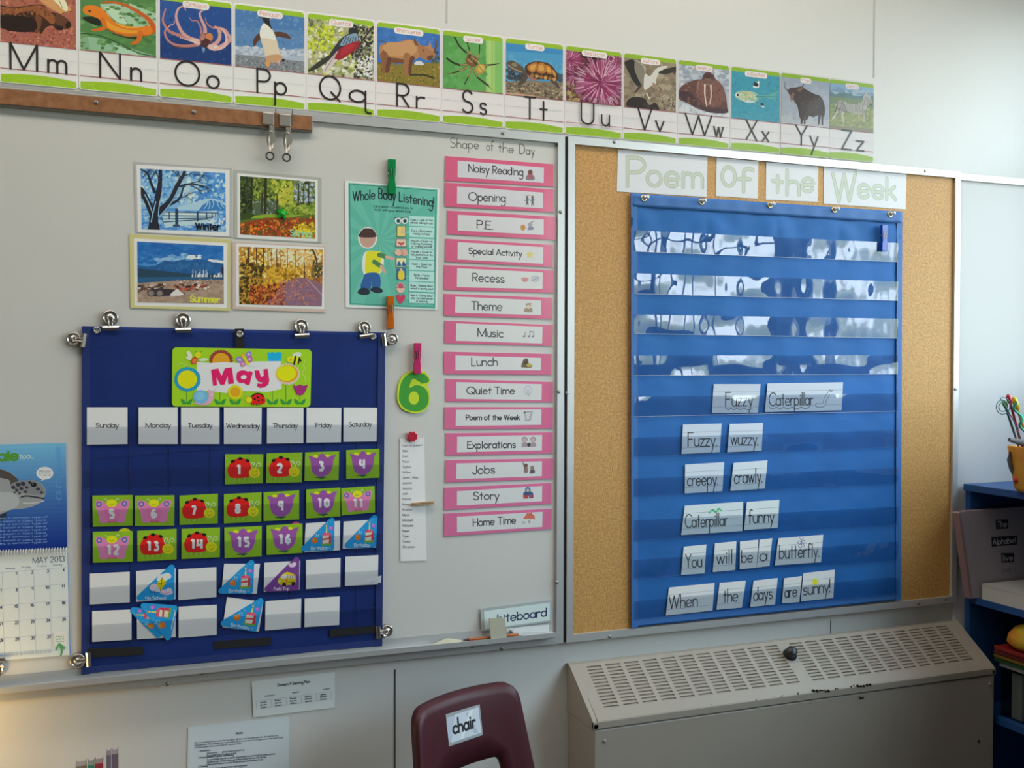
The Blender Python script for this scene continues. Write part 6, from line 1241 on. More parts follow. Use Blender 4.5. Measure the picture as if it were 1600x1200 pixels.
# insects
A.ell(240, 125, 22, 40, '#c8d0b8', -35); A.ell(235, 165, 36, 18, '#c8d0b8', 20); A.ell(385, 180, 48, 17, '#c8d0b8', -5); A.ell(290, 190, 32, 44, '#c84020', 40); A.ell(293, 192, 18, 28, '#e87840', 40); A.ell(330, 130, 30, 32, '#e8d020'); A.ell(332, 132, 14, 14, '#e0c010'); A.line([(315, 105), (305, 90)], 4, '#4a4a20'); A.line([(350, 105), (372, 92)], 4, '#4a4a20')
for (x, y, a, b, c, r_) in ((762, 180, 38, 30, '#8a7ac0', 30), (858, 125, 28, 34, '#8a7ac0', 20), (795, 225, 28, 30, '#c070a0', 10), (868, 175, 30, 38, '#b0609c', 0)): A.ell(x, y, a, b, c, r_); A.ell(x, y, a*.45, b*.4, '#e0a8c8', r_)
A.line([(805, 150), (850, 225)], 30, '#e8c830'); A.ell(798, 135, 20, 18, '#e0a030')
A.ell(1360, 130, 50, 28, '#c4ccb8', -10); A.sp([(1300, 150), (1350, 145), (1395, 165), (1408, 188), (1375, 225), (1330, 225), (1300, 200)], '#e4d41c'); A.line([(1345, 148), (1330, 225)], 20, '#181818'); A.line([(1385, 160), (1372, 222)], 16, '#181818'); A.poly([(1390, 165), (1412, 188), (1385, 215)], '#181818'); A.ell(1290, 178, 34, 32, '#ecd81c'); A.ell(1294, 180, 15, 15, '#d8a818')
A.line([(1450, 180), (1425, 240), (1450, 270), (1410, 310), (1440, 360), (1450, 410)], 4, '#c4dc8c', 3); A.line([(110, 240), (150, 215), (200, 240), (220, 200)], 4, '#c4dc8c', 3); A.line([(860, 240), (930, 255), (1030, 215)], 4, '#b8c0c8', 3)
A.ell(358, 568, 80, 72, '#6aa8dc'); A.ell(350, 560, 50, 44, '#7ab4e4'); A.sp([(290, 625), (380, 638), (430, 600), (440, 540), (432, 510), (470, 500), (500, 530), (490, 570), (470, 620), (420, 652), (310, 645)], '#dc9cb4'); A.line([(445, 505), (437, 487)], 5, '#c088a0'); A.line([(490, 508), (505, 492)], 5, '#c088a0'); A.ell(470, 545, 12, 14, '#ecb8c8')
A.sp([(885, 640), (890, 570), (930, 535), (985, 535), (1025, 580), (1022, 635), (960, 645)], '#d01c1c'); A.ell(858, 600, 34, 32, '#e8c820'); A.line([(890, 560), (930, 535), (985, 538), (1010, 560)], 14, '#18100c', 3)
for (x, y) in ((952, 572), (920, 590), (1000, 600), (960, 605)): A.ell(x, y, 12, 9, '#18100c')
for k_ in range(5): A.line([(890+k_*24, 640), (886+k_*24, 658)], 4, '#3a2a20')
A.line([(830, 540), (850, 550), (880, 540)], 4, '#a8b890', 3)
A.build('month_card', 'bright green month card reading May with flowers and insects', 'month card', m=PHOTO)
# ---- weekday cards
def q_(s): return s
WK = [('Sunday', [(133, 455), (318, 455), (318, 622), (133, 625)], (174, 547), (277, 546)), ('Monday', [(368, 455), (546, 455), (546, 622), (368, 622)], (401, 547), (514, 546)), ('Tuesday', [(561, 456), (736, 456), (736, 622), (561, 622)], (594, 547), (702, 547)), ('Wednesday', [(756, 456), (928, 456), (926, 622), (756, 622)], (766, 548), (918, 549)), ('Thursday', [(952, 457), (1118, 457), (1117, 618), (951, 620)], (980, 548), (1090, 548)), ('Friday', [(1132, 457), (1290, 457), (1288, 614), (1131, 616)], (1174, 546), (1245, 546)), ('Saturday', [(1300, 456), (1452, 457), (1450, 610), (1299, 612)], (1325, 543), (1426, 542))]
for t, q, a, b in WK:
    A = Art(-.0201, K1, 1.55); A.slab(q, '#cfcfd4', .0006); A.text(t, a, b, 20, '#26262c', 3.2, xh=.66, gap=.13)
    A.build('weekday_card', 'white square card reading %s on the blue calendar' % t, 'weekday card', 'weekday cards on the calendar')
# ---- day number cards
DG = {'1': [[(-.5, .62), (.1, .95), (.1, -.95)]], '2': [[(-.62, .55), (-.3, .9), (.3, .9), (.6, .5), (.4, .1), (-.55, -.82), (.7, -.82)]], '3': [[(-.55, .82), (.5, .82), (-.02, .12), (.45, .0), (.6, -.4), (.3, -.82), (-.55, -.8)]], '4': [[(-.52, .95), (-.66, -.2), (.85, -.2)], [(.5, .95), (.5, -.95)]], '5': [[(.55, .8), (-.45, .8), (-.5, .1), (.2, .18), (.55, -.25), (.3, -.78), (-.6, -.78)]], '6': [[(.5, .82), (-.1, .75), (-.55, .1), (-.5, -.55), (0, -.8), (.5, -.5), (.45, -.05), (0, .1), (-.45, -.1)]], '7': [[(-.6, .8), (.6, .8), (-.05, -.95)]], '8': [[(0, .1), (-.45, .35), (-.4, .75), (0, .88), (.4, .75), (.45, .35), (0, .1), (-.55, -.25), (-.45, -.7), (0, -.85), (.45, -.7), (.55, -.25), (0, .1)]], '9': [[(.5, .0), (-.1, .0), (-.55, .3), (-.3, .8), (.5, .8), (.5, -.95)]], '0': [[(0, .85), (-.5, .5), (-.55, -.4), (0, -.85), (.55, -.4), (.5, .5), (0, .85)]]}
def digits(A, t, cx, cy, h, c='#e6e2ea'):
    w_ = h*.62; n = len(t); xs = [cx+(k_-(n-1)/2)*w_*1.22 for k_ in range(n)]
    if t[0] == '1' and n == 2: xs[0] += w_*.22
    for ch, x in zip(t, xs):
        for s_ in DG[ch]: A.line([(x+p[0]*w_/2, cy-p[1]*h/2*.88) for p in s_], h*.22, c, 0, False)
def day_card(n, kind, zm_, q, g):
    A = Art(-.0201, zm_, g); A.slab(q, '#7da422', .0006)
    f = lambda u, v: tuple(bil(q, u, v)); h = (q[3][1]-q[0][1])
    S = lambda L: [f(*p) for p in L]
    r = random.Random(n)
    for k_ in range(26): u, v = r.random(), r.random(); A.line([f(u, v), f(u, min(1, v+.12))], 1.4, r.choice(('#86ae2c', '#72981e')), 0, False)
    if kind == 'l':
        for k_ in range(7): A.line([f(.2+k_*.065, .8), f(.18+k_*.065, .92)], 1.6, '#a4b070' if k_ % 2 else '#5e7a24', 0, False)
        A.poly(S([(.07, .55), (.1, .38), (.2, .22), (.35, .14), (.5, .15), (.62, .25), (.7, .42), (.7, .6), (.64, .76), (.5, .8), (.25, .8), (.12, .74)]), '#cc1a18', 3)
        for (u, v) in ((.2, .24), (.4, .15), (.59, .22)): A.ell(*f(u, v), h*.075, h*.05, '#1a0f0c', -20 if u < .3 else (20 if u > .5 else 0), 12)
        A.line(S([(.72, .5), (.68, .36), (.72, .28), (.78, .32), (.74, .38)]), 2.4, '#cfd0b8', 3); A.line(S([(.8, .5), (.84, .34), (.9, .3), (.94, .37), (.88, .42)]), 2.4, '#cfd0b8', 3)
        A.ell(*f(.78, .64), h*.19, h*.17, '#d8c414'); A.line(S([(.72, .68), (.78, .74), (.84, .67)]), 2.2, '#8a5a14', 3); A.ell(*f(.74, .6), h*.014, h*.02, '#6a5a14', 0, 8); A.ell(*f(.82, .59), h*.014, h*.02, '#6a5a14', 0, 8)
        A.z(*zm_); digits(A, str(n), *f(.37, .52), h*.36)
    elif kind == 't':
        for u in (.28, .63): A.ell(*f(u+.03, .18), h*.1, h*.09, '#c8c41c', 0, 10)
        A.poly(S([(.3, .9), (.5, .84), (.66, .9), (.55, .93), (.52, .97), (.45, .93)]), '#245a30'); 
        A.poly(spline(S([(.1, .13), (.22, .16), (.36, .2), (.42, .1), (.5, .06), (.58, .1), (.64, .2), (.78, .15), (.9, .12), (.84, .3), (.82, .5), (.76, .7), (.66, .82), (.5, .88), (.34, .83), (.23, .7), (.18, .45), (.16, .28)]), True, 3), '#8a4a90')
        digits(A, str(n), *f(.48, .5), h*.38)
    else:
        A.line(S([(.4, .25), (.34, .12), (.3, .14)]), 2.4, '#c0cca0', 3); A.line(S([(.55, .25), (.62, .1), (.66, .14)]), 2.4, '#c0cca0', 3)
        A.poly(S([(.32, .35), (.66, .35), (.62, .88), (.38, .88)]), '#c44c78')
        A.poly(S([(.06, .2), (.18, .16), (.32, .25), (.42, .5), (.4, .82), (.28, .9), (.18, .85), (.15, .65), (.1, .45)]), '#cf74a0', 4); A.poly(S([(.92, .2), (.8, .16), (.66, .25), (.55, .5), (.58, .82), (.7, .9), (.8, .85), (.83, .65), (.88, .45)]), '#cf74a0', 4); A.poly(S([(.3, .4), (.66, .4), (.62, .8), (.36, .8)]), '#cc6c9a', 3)
        for u in (.16, .8): A.ell(*f(u, .28), h*.095, h*.09, '#4a5ea4'); A.ell(*f(u, .28), h*.045, h*.045, '#c88a9c')
        A.ell(*f(.48, .26), h*.17, h*.13, '#dcc81a'); A.line(S([(.43, .28), (.48, .33), (.53, .27)]), 2.2, '#8a5a14', 3)
        digits(A, str(n), *f(.48, .6), h*.36)
    what = {'l': 'red ladybird', 't': 'purple tulip', 'b': 'pink butterfly'}[kind]
    A.build('day_card', 'green day card with a %s numbered %d' % (what, n), 'day card', 'numbered day cards', m=PHOTO)
DAYS = [(1, 'l', K1, [(762, 668), (935, 668), (932, 800), (760, 805)]), (2, 'l', K1, [(950, 665), (1113, 660), (1110, 795), (948, 800)]), (3, 't', K1, [(1125, 660), (1280, 655), (1277, 785), (1122, 790)]), (4, 't', K1, [(1312, 650), (1463, 643), (1463, 775), (1312, 781)]),
 (5, 'b', K2, [(158, 42), (341, 39), (341, 178), (160, 183)]), (6, 'b', K2, [(352, 42), (531, 40), (530, 178), (352, 180)]), (7, 'l', K2, [(554, 42), (729, 33), (728, 168), (554, 175)]), (8, 'l', K2, [(756, 35), (927, 27), (926, 160), (756, 168)]), (9, 't', K2, [(936, 27), (1098, 18), (1098, 150), (936, 158)]), (10, 't', K2, [(1130, 14), (1286, 5), (1285, 136), (1130, 146)]), (11, 'b', K2, [(1289, 8), (1441, -2), (1443, 118), (1291, 132)]),
 (12, 'b', K2, [(160, 207), (341, 203), (341, 342), (160, 347)]), (13, 'l', K2, [(362, 202), (541, 193), (541, 332), (363, 341)]), (14, 'l', K2, [(564, 193), (738, 187), (737, 322), (563, 330)]), (15, 't', K2, [(758, 187), (928, 180), (927, 318), (759, 326)]), (16, 't', K2, [(950, 178), (1113, 168), (1113, 302), (950, 312)])]
for n, k_, zm_, q in DAYS: day_card(n, k_, zm_, q, 1.5 if n < 5 else (1.6 if n < 12 else 1.7))
BL = [(17, [(1128, 168), (1283, 157), (1283, 290), (1120, 300)], 'blank white card in the Friday pocket beside the number 16 card'), (18, [(1300, 160), (1450, 150), (1447, 278), (1296, 283)], 'blank white card in the Saturday pocket below the number 11 card'),
 (19, [(147, 397), (328, 388), (328, 527), (147, 537)], 'blank white card in the Sunday pocket below the number 12 card'), (20, [(357, 385), (537, 372), (536, 512), (357, 525)], 'blank white card behind the No School triangle'), (21, [(549, 377), (722, 367), (722, 503), (549, 517)], 'blank white card below the number 14 card'), (22, [(757, 352), (920, 352), (905, 488), (745, 483)], 'blank white card in the Wednesday pocket below the number 15 card'), (23, [(940, 347), (1103, 338), (1100, 468), (937, 480)], 'blank white card behind the purple Field Trip triangle'), (24, [(1129, 335), (1286, 325), (1285, 457), (1129, 467)], 'uncovered blank white card in the Friday pocket right of Field Trip'), (25, [(1308, 320), (1458, 312), (1456, 445), (1306, 453)], 'uncovered blank white card in the Saturday pocket with a torn slip'),
 (26, [(157, 567), (336, 560), (336, 697), (157, 707)], 'blank white card in the bottom row Sunday pocket'), (27, [(360, 560), (537, 545), (537, 685), (361, 695)], 'blank white card under the two overlapping sideways Birthday triangles'), (28, [(550, 547), (724, 538), (723, 675), (550, 688)], 'blank white card in the bottom row Tuesday pocket'), (29, [(770, 503), (935, 525), (915, 660), (750, 640)], 'tilted blank white card in the bottom row Wednesday pocket'), (30, [(945, 522), (1108, 510), (1105, 642), (943, 655)], 'blank white card in the bottom row Thursday pocket'), (31, [(1123, 510), (1282, 500), (1280, 630), (1122, 640)], 'blank white card in the bottom row Friday pocket')]
for n, q, lab in BL:
    A = Art(-.0201, K2, 1.75); A.slab(q, '#c6c9ce', .0006); A.build('blank_card', lab, 'blank card', 'blank cards in the calendar pockets')
A = Art(-.0206, K2, 1.8); A.slab([(1400, 437), (1440, 425), (1455, 410), (1472, 405), (1470, 438)], '#c8ccd4', .0003); A.clip = None; A.line([(1420, 436), (1450, 428)], 3, '#9a9ea6'); A.build('paper_slip', 'torn white paper slip at the right edge of the calendar', 'paper slip')
A = Art(-.0190, K2, 1.6); A.slab([(275, 207), (285, 195), (305, 189), (325, 195), (336, 207), (336, 240), (275, 240)], '#b8b41c', .0004); A.build('card_tab', 'yellow rounded card tip sticking up behind the number 12 card', 'card')
A = Art(-.0190, K2, 1.6); A.slab([(1062, 172), (1075, 162), (1088, 160), (1104, 170), (1104, 200), (1062, 200)], '#b8386c', .0004); A.build('card_tab', 'pink rounded card tip sticking up behind the number 16 card', 'card')
# ---- triangular event cards
def tri(c3, kind, g, lab, y=-.0207):
    """c3 = apex, far acute corner, right-angle corner (zoom K2)"""
    A = Art(y, K2, g); base = '#6b3a80' if kind == 'trip' else '#1f86c0'
    ap, ac, rt = c3
    w = [A.m(p) for p in [tuple(rt[k_]+(ap[k_]-rt[k_])*1.10 for k_ in (0, 1)), tuple(rt[k_]+(ac[k_]-rt[k_])*1.10 for k_ in (0, 1)), rt]]; w = round_poly(w, .006, 6); A.slab(w, base, .0006, True); A.clip = w
    ex = Vector((rt[0]-ac[0], rt[1]-ac[1]))/140; ey = Vector((rt[0]-ap[0], rt[1]-ap[1]))/140   # local axes: x along the base, y down
    f = lambda x, y_: (rt[0]+ex.x*(x-140)+ey.x*(y_-140), rt[1]+ex.y*(x-140)+ey.y*(y_-140))
    F = lambda L: [f(*p) for p in L]
    def el(x, y_, a, b, c, n=14): A.poly([f(x+a*math.cos(k_*2*math.pi/n), y_+b*math.sin(k_*2*math.pi/n)) for k_ in range(n)], c)
    if kind == 'bday':
        A.poly(F([(84, 112), (86, 108), (126, 108), (132, 114), (120, 120), (90, 119)]), '#5c9c34'); A.poly(F([(90, 68), (112, 62), (126, 70), (128, 108), (120, 112), (90, 112)]), '#b8304c'); A.poly(F([(91, 78), (118, 74), (117, 88), (91, 90)]), '#e4d4a8'); A.poly(F([(91, 96), (118, 93), (117, 110), (91, 111)]), '#e4d4a8'); A.poly(F([(90, 90), (118, 86), (118, 93), (90, 97)]), '#c43c44'); A.poly(F([(90, 74), (112, 64), (126, 70), (122, 76), (100, 78)]), '#d05470')
        A.poly(F([(105, 46), (110, 46), (110, 66), (104, 66)]), '#d8c060'); el(107, 38, 3.5, 7, '#e8901c', 8); el(107, 40, 2, 4, '#f4e060', 8); el(126, 48, 9, 9, '#9a60b8'); el(124, 46, 4, 4, '#b488cc', 8); el(58, 96, 13, 13, '#cc6a1c'); el(55, 92, 5, 5, '#e08c40', 8)
        A.line(F([(60, 84), (66, 72), (62, 68)]), 2, '#a4d0e8'); A.line(F([(70, 82), (74, 70)]), 2, '#a4d0e8')
        for (x, y_) in ((80, 60), (124, 20), (100, 30), (76, 84), (132, 92), (112, 26)): el(x, y_, 1.8, 1.8, '#90c4e0', 6)
        A.text('Birthday', f(44, 135), f(112, 135), 15, '#b8d8ec', 2.6, xh=.66); A.line(F([(118, 129), (124, 129)]), 2, '#b8d8ec')
    elif kind == 'none':
        el(98, 52, 20, 14, '#c4dcec'); el(112, 46, 16, 13, '#d0e4f0'); el(86, 58, 12, 8, '#c4dcec'); el(66, 90, 18, 15, '#c8b8d4'); el(110, 108, 24, 11, '#c8b0cc'); el(120, 100, 10, 8, '#d4bcd0'); el(80, 98, 14, 10, '#b0b4d8')
        A.line(F([(48, 98), (56, 112), (64, 104), (70, 118), (80, 108)]), 3, '#283c78'); A.poly(F([(94, 52), (110, 70), (88, 104), (72, 76)]), '#c8b414'); A.line(F([(94, 52), (88, 104)]), 2.4, '#5a4c10'); A.line(F([(72, 76), (110, 70)]), 2.4, '#5a4c10'); A.line(F([(88, 104), (96, 114), (112, 112), (124, 106)]), 2, '#a04060', 3)
        A.text('No School', f(34, 136), f(108, 136), 14, '#b8d8ec', 2.6, xh=.62)
    else:
        el(112, 36, 14, 8, '#d8a8d8'); el(120, 30, 9, 7, '#e0b8e0'); el(104, 32, 8, 6, '#d8a8d8')
        A.poly(F([(54, 100), (60, 86), (74, 70), (92, 62), (122, 74), (128, 92), (122, 112), (92, 116), (66, 114)]), '#c8aa1c', 3); A.poly(F([(66, 84), (78, 72), (92, 74), (88, 88), (70, 90)]), '#d8d4dc'); A.poly(F([(96, 74), (120, 80), (122, 92), (96, 88)]), '#c4c0cc'); A.line(F([(104, 76), (104, 90)]), 2, '#8a7410'); A.line(F([(112, 78), (112, 92)]), 2, '#8a7410'); A.line(F([(60, 104), (90, 106), (124, 104)]), 3, '#3a2c14'); el(80, 114, 8, 8, '#22181c'); el(116, 112, 7, 7, '#22181c'); el(62, 100, 5, 5, '#e8d870'); el(90, 98, 4, 4, '#b83020', 8)
        A.text('Field Trip', f(40, 136), f(100, 136), 15, '#d4b8d8', 2.8, xh=.62)
    A.build('event_triangle', lab, 'event card', 'triangular event cards', m=PHOTO)
tri([(1259, 138), (1105, 296), (1257, 291)], 'bday', 1.65, 'blue Birthday triangle in the Friday pocket beside number 16')
tri([(1454, 126), (1302, 280), (1448, 278)], 'bday', 1.65, 'blue Birthday triangle in the Saturday pocket below number 11')
tri([(532, 354), (358, 518), (532, 518)], 'none', 1.7, 'blue No School triangle with a yellow kite')
tri([(895, 332), (728, 488), (888, 488)], 'bday', 1.7, 'blue Birthday triangle left of the Field Trip triangle')
tri([(1099, 318), (938, 480), (1098, 473)], 'trip', 1.7, 'purple Field Trip triangle with a yellow bus')
tri([(938, 510), (735, 632), (903, 662)], 'bday', 1.75, 'tilted blue Birthday triangle in the bottom row Wednesday pocket')
tri([(322, 548), (470, 694), (480, 560)], 'bday', 1.75, 'blue Birthday triangle mostly hidden behind another at bottom left of the calendar', -.0207)
tri([(378, 528), (512, 702), (548, 542)], 'bday', 1.75, 'sideways blue Birthday triangle lying over another at bottom left of the calendar', -.0214)

# ---- round magnetic clips
def mclip(px, py, ang, r_px, lab):
    """ang: direction of the jaw in degrees in the wall plane (-90 = down)"""
    x, z = P(px, py, -.02); r = r_px*(P(px, py, -.02)[1]-P(px, py+1, -.02)[1]); a = math.radians(ang); dx, dz = math.cos(a), math.sin(a)
    root = empty('magnetic_clip', (x, -.0126, z), lab, 'clip', 'round magnetic clips')
    bm = bmesh.new(); lathe(bm, [(0, 0), (r, 0), (r*1.0, .007), (r*.93, .0095), (r*.8, .0098), (r*.74, .0085), (r*.4, .0088), (r*.36, .0105), (r*.2, .011), (0, .0108)], (x, -.0127, z), (0, -1, 0), 32); obj('magnet_disc', bm, CHROME, root, True)
    # handle: bent wire-plate loop rising from the disc, jaw: folded plate gripping the cloth
    Q = lambda t, s, y: Vector((x+dx*t-dz*s, y, z+dz*t+dx*s))
    jl = r*1.32
    bm = bmesh.new(); tube(bm, [Q(-r*.15, 0, -.0235), Q(r*.05, r*.34, -.0262), Q(r*.5, r*.22, -.0275), Q(jl, r*.16, -.0232)], .0011, 8); tube(bm, [Q(-r*.15, 0, -.0235), Q(r*.05, -r*.34, -.0262), Q(r*.5, -r*.22, -.0275), Q(jl, -r*.16, -.0232)], .0011, 8)
    obj('clip_handle', bm, CHROME, root, True)
    bm = bmesh.new(); hw = r*.98
    pr = [(jl-.004, -.0240), (jl-.001, -.0256), (jl+.004, -.0242), (jl+.0055, -.0222), (jl+.0045, -.0216), (jl, -.0238)]
    A_ = [bm.verts.new(Q(t, -hw, y)) for t, y in pr]; B_ = [bm.verts.new(Q(t, hw, y)) for t, y in pr]; bm.faces.new(A_); bm.faces.new(B_[::-1])
    for k_ in range(len(pr)): bm.faces.new((A_[k_], B_[k_], B_[(k_+1) % len(pr)], A_[(k_+1) % len(pr)]))
    bmesh.ops.recalc_face_normals(bm, faces=bm.faces); obj('clip_jaw', bm, CHROME, root)
    bm = bmesh.new(); vs = [bm.verts.new(Q(t, s, y)) for t, s, y in ((r*.3, -r*.3, -.0222), (r*.3, r*.3, -.0222), (jl, r*.42, -.0228), (jl, -r*.42, -.0228))]; bm.faces.new(vs); o_ = obj('neck_plate', bm, STEEL, root); o_.modifiers.new('t', 'SOLIDIFY').thickness = .001
mclip(172.2, 496.5, -88, 12.2, 'round magnetic clip on the top edge of the calendar, leftmost along the top')
mclip(285.8, 500, -88, 12, 'round magnetic clip on the top edge of the calendar, second from left')
mclip(470.6, 509.5, -86, 11.3, 'round magnetic clip on the top edge of the calendar, third from left')
mclip(569.4, 511.5, -80, 10.4, 'round magnetic clip on the top edge of the calendar, rightmost along the top')
mclip(114.8, 529.5, -8, 11, 'round magnetic clip on the left edge of the calendar near the top')
mclip(612.5, 529.4, 188, 9.8, 'round magnetic clip on the right edge of the calendar near the top')
mclip(121.5, 1032.5, 4, 11.5, 'round magnetic clip at the bottom left corner of the calendar')
mclip(604.5, 986, 182, 9.8, 'round magnetic clip at the bottom right corner of the calendar')
mclip(-6, 1047, 85, 12, 'round magnetic clip at the bottom of the turtle wall calendar')

# ================================================================ turtle wall calendar at the left edge
WY = -.0150; ZW = (0, 680, 3.0)
wc = empty('wall_calendar', (P(-40, 1020, WY)[0], WY, P(0, 1030, WY)[1]), 'spiral bound wall calendar with a sea turtle photo and May 2013 page', 'calendar')
A = Art(WY, ZW, 1.55); A.slab([(-420, 55), (308, 36), (316, 528), (-420, 560)], '#2456a4', .0010)
for k_ in range(24):
    t0, t1 = k_/24, (k_+1)/24; c_ = [lin(v) for v in ((.42-.36*t0), (.66-.50*t0), (.80-.32*t0))]; c_ = tuple(min(.9, v*1.5) for v in c_)
    A.poly([bil([(-420, 55), (308, 36), (316, 528), (-420, 560)], 0, t0), bil([(-420, 55), (308, 36), (316, 528), (-420, 560)], 1, t0), bil([(-420, 55), (308, 36), (316, 528), (-420, 560)], 1, t1), bil([(-420, 55), (308, 36), (316, 528), (-420, 560)], 0, t1)], c_)
A.sp([(-420, 180), (-100, 160), (20, 165), (70, 190), (90, 215), (150, 210), (190, 225), (213, 255), (208, 290), (190, 315), (150, 335), (100, 345), (50, 350), (0, 370), (-100, 380), (-420, 400)], '#8a8e90'); A.sp([(-420, 165), (-60, 155), (20, 165), (65, 190), (85, 215), (50, 235), (0, 200), (-420, 210)], '#4a4440'); A.sp([(50, 230), (110, 212), (165, 214), (200, 240), (212, 270), (190, 282), (130, 275), (80, 262)], '#77787c')
A.sp([(-100, 380), (0, 372), (30, 360), (10, 400), (-100, 420)], '#2a3040')
for (x, y, r_) in ((62, 245, 11), (85, 232, 12), (78, 258, 9), (108, 228, 13), (100, 250, 10), (125, 245, 9), (120, 265, 8), (140, 222, 9), (178, 252, 10), (92, 272, 7), (195, 268, 8), (68, 268, 6)): A.ell(x, y, r_, r_*.8, '#33343c', 20, 7)
A.ell(158, 232, 14, 11, '#14161c'); A.ell(154, 229, 4, 3, '#5a6068'); A.line([(205, 297), (165, 290), (125, 285), (100, 290)], 7, '#2a2c34', 3); A.line([(205, 308), (160, 318), (110, 318)], 5, '#b4b0ae', 3); A.sp([(-60, 280), (60, 270), (90, 310), (60, 345), (-60, 360)], '#9ea2a4')
A.ell(210, 178, 40, 30, '#d0dce8'); A.poly([(200, 200), (192, 214), (222, 204)], '#d0dce8')
for k_, t in enumerate(['Hold onto', 'everything', 'friend']): A.text(t, (184, 170+k_*10), (236, 170+k_*10), 7, '#6a7484', 1.4, xh=.6)
A.text('Whale Tale', (-280, 128), (84, 116), 42, '#4f8a2c', 11, xh=.7, gap=.13); A.text('too...', (92, 112), (158, 108), 24, '#b8d4e8', 4, xh=.62)
for k_, ch in enumerate('TURTLE RELEASE'[::-1]):
    if ch != ' ': A.text(ch, (265, 70+k_*19), (288, 69+k_*19), 15, '#5a94cc', 2.4)
r = random.Random(5)
for k_ in range(9): A.text('is underweight is malnourished, a common type of', (-300, 402+k_*15), (222, 386+k_*15-k_*0.3), 8, '#7a9cd0', 1.6, xh=.62) if k_ % 2 == 0 else A.text('ago after being stranded on a beach in Cabo Island', (-300, 402+k_*15), (215, 386+k_*15), 8, '#7a9cd0', 1.6, xh=.62)
A.build('picture_page', parent=wc, m=PHOTO)
A = Art(WY, ZW, 1.7); q = [(-420, 590), (318, 548), (330, 1030), (-420, 1090)]
A.slab(q, '#bccbdd', .0012)
A.poly([(316, 548), (323, 548), (335, 1030), (326, 1030)], '#2f6cc0')
A.text('MAY 2013', (154, 600), (302, 592), 26, '#3c4a60', 3, gap=.2)
f = lambda c_, r_: (302+(c_-7)*74+r_*2.2, 618+r_*77+(7-c_)*5.5)
for r_ in range(6):
    a, b = f(-3, r_), f(7.15, r_); A.line([(a[0], a[1]+5), (b[0], b[1]+2)], 1.6, '#98a4b6')
for c_ in range(-2, 8): A.line([f(c_-.95, 0), f(c_-.95, 5)], 1.6, '#98a4b6')
for c_, t in ((4, 'Wednesday'), (5, 'Thursday'), (6, 'Friday'), (7, 'Saturday')): p = f(c_, 0); A.text(t, (p[0]-54, p[1]-6), (p[0]-10, p[1]-8), 8, '#7a8698', 1.4, xh=.62)
d = 1
for r_ in range(5):
    for c_ in range(1, 8):
        if r_ == 0 and c_ < 4: continue
        if d > 31: break
        p = f(c_, r_); t = str(d); A.text(t, (p[0]-(16 if len(t) > 1 else 7), p[1]+20), (p[0], p[1]+19), 13, '#3a465a', 2.6); d += 1
p = f(7, 4); A.poly([(250, 925), (316, 918), (318, 990), (254, 990)], '#c8d4de')
for k_, t in enumerate(['Adopt a', 'sea turtle', 'today']): A.text(t, (262, 948+k_*11), (300, 946+k_*11), 8, '#6a9a6a', 1.4, xh=.6)
A.line([(282, 1042), (290, 1010), (280, 982)], 8, '#4a8a5a', 4); A.line([(264, 1004), (278, 978), (302, 998)], 8, '#4a8a5a', 3)
for k_ in range(2): A.text('all profits of our calendar go towards saving turtles', (-60, 1030+k_*10), (240, 1008+k_*10), 7, '#8a96a8', 1.3, xh=.6)
A.build('month_page', parent=wc)
WIRE = mat('white_wire', (.75, .77, .8), .35, spec=.6); bm = bmesh.new()
x0_, z0_ = P(103, 860, WY); 
pts = []
for k_ in range(0, 27):
    x = x0_-k_*.0052; zc = z0_+.0000+k_*.0052*.075*0
    zz_ = P(103-k_*1.0, 860, WY)[1]
    tube(bm, [(x+.0010, WY-.0006, zz_+.0065), (x+.0004, WY-.0052, zz_+.0042), (x-.0004, WY-.0052, zz_-.0040), (x-.0012, WY-.0006, zz_-.0062)], .0008, 6)
obj('spiral_binding', bm, WIRE, wc, True)
# ================================================================ Poem of the Week heading
HZ_ = (950, 220, 2.807)
for t, q, a, b, h in (('Poem', [(43, 38), (437, 70), (432, 246), (39, 222)], (85, 196), (412, 208), 118), ('of', [(476, 74), (660, 90), (657, 254), (474, 242)], (500, 202), (620, 225), 84), ('the', [(694, 94), (922, 111), (920, 268), (692, 258)], (722, 232), (905, 226), 92), ('Week', [(947, 108), (1309, 142), (1306, 301), (946, 275)], (985, 270), (1262, 262), 118)):
    A = Art(-.0137, HZ_, 1.0); A.slab(q, '#e9eaf0', .0008)
    if t == 'Week': parts = [('W', (985, 268), (1085, 262), 124), ('eek', (1098, 248), (1260, 258), 92)]
    elif t == 'Poem': parts = [('P', (85, 198), (160, 198), 124), ('oem', (172, 196), (414, 206), 100)]
    elif t == 'of': parts = [('o', (500, 196), (558, 200), 150), ('f', (572, 224), (630, 224), 102)]
    else: parts = [('t', (722, 222), (765, 228), 84), ('h', (785, 236), (838, 238), 108), ('e', (850, 222), (902, 222), 104)]
    for tt, a_, b_, hh in parts:
        xh = .62 if len(tt) > 1 else .55
        A.text(tt, a_, b_, hh, '#a9b2a0', 17.5, xh=xh, cap=True); A.text(tt, a_, b_, hh, '#cfd8c8', 13, xh=xh, cap=True)
    A.build('heading_card', 'white card with the pale green outlined word %s above the poem chart' % t, 'heading card', 'heading cards over the poem chart')
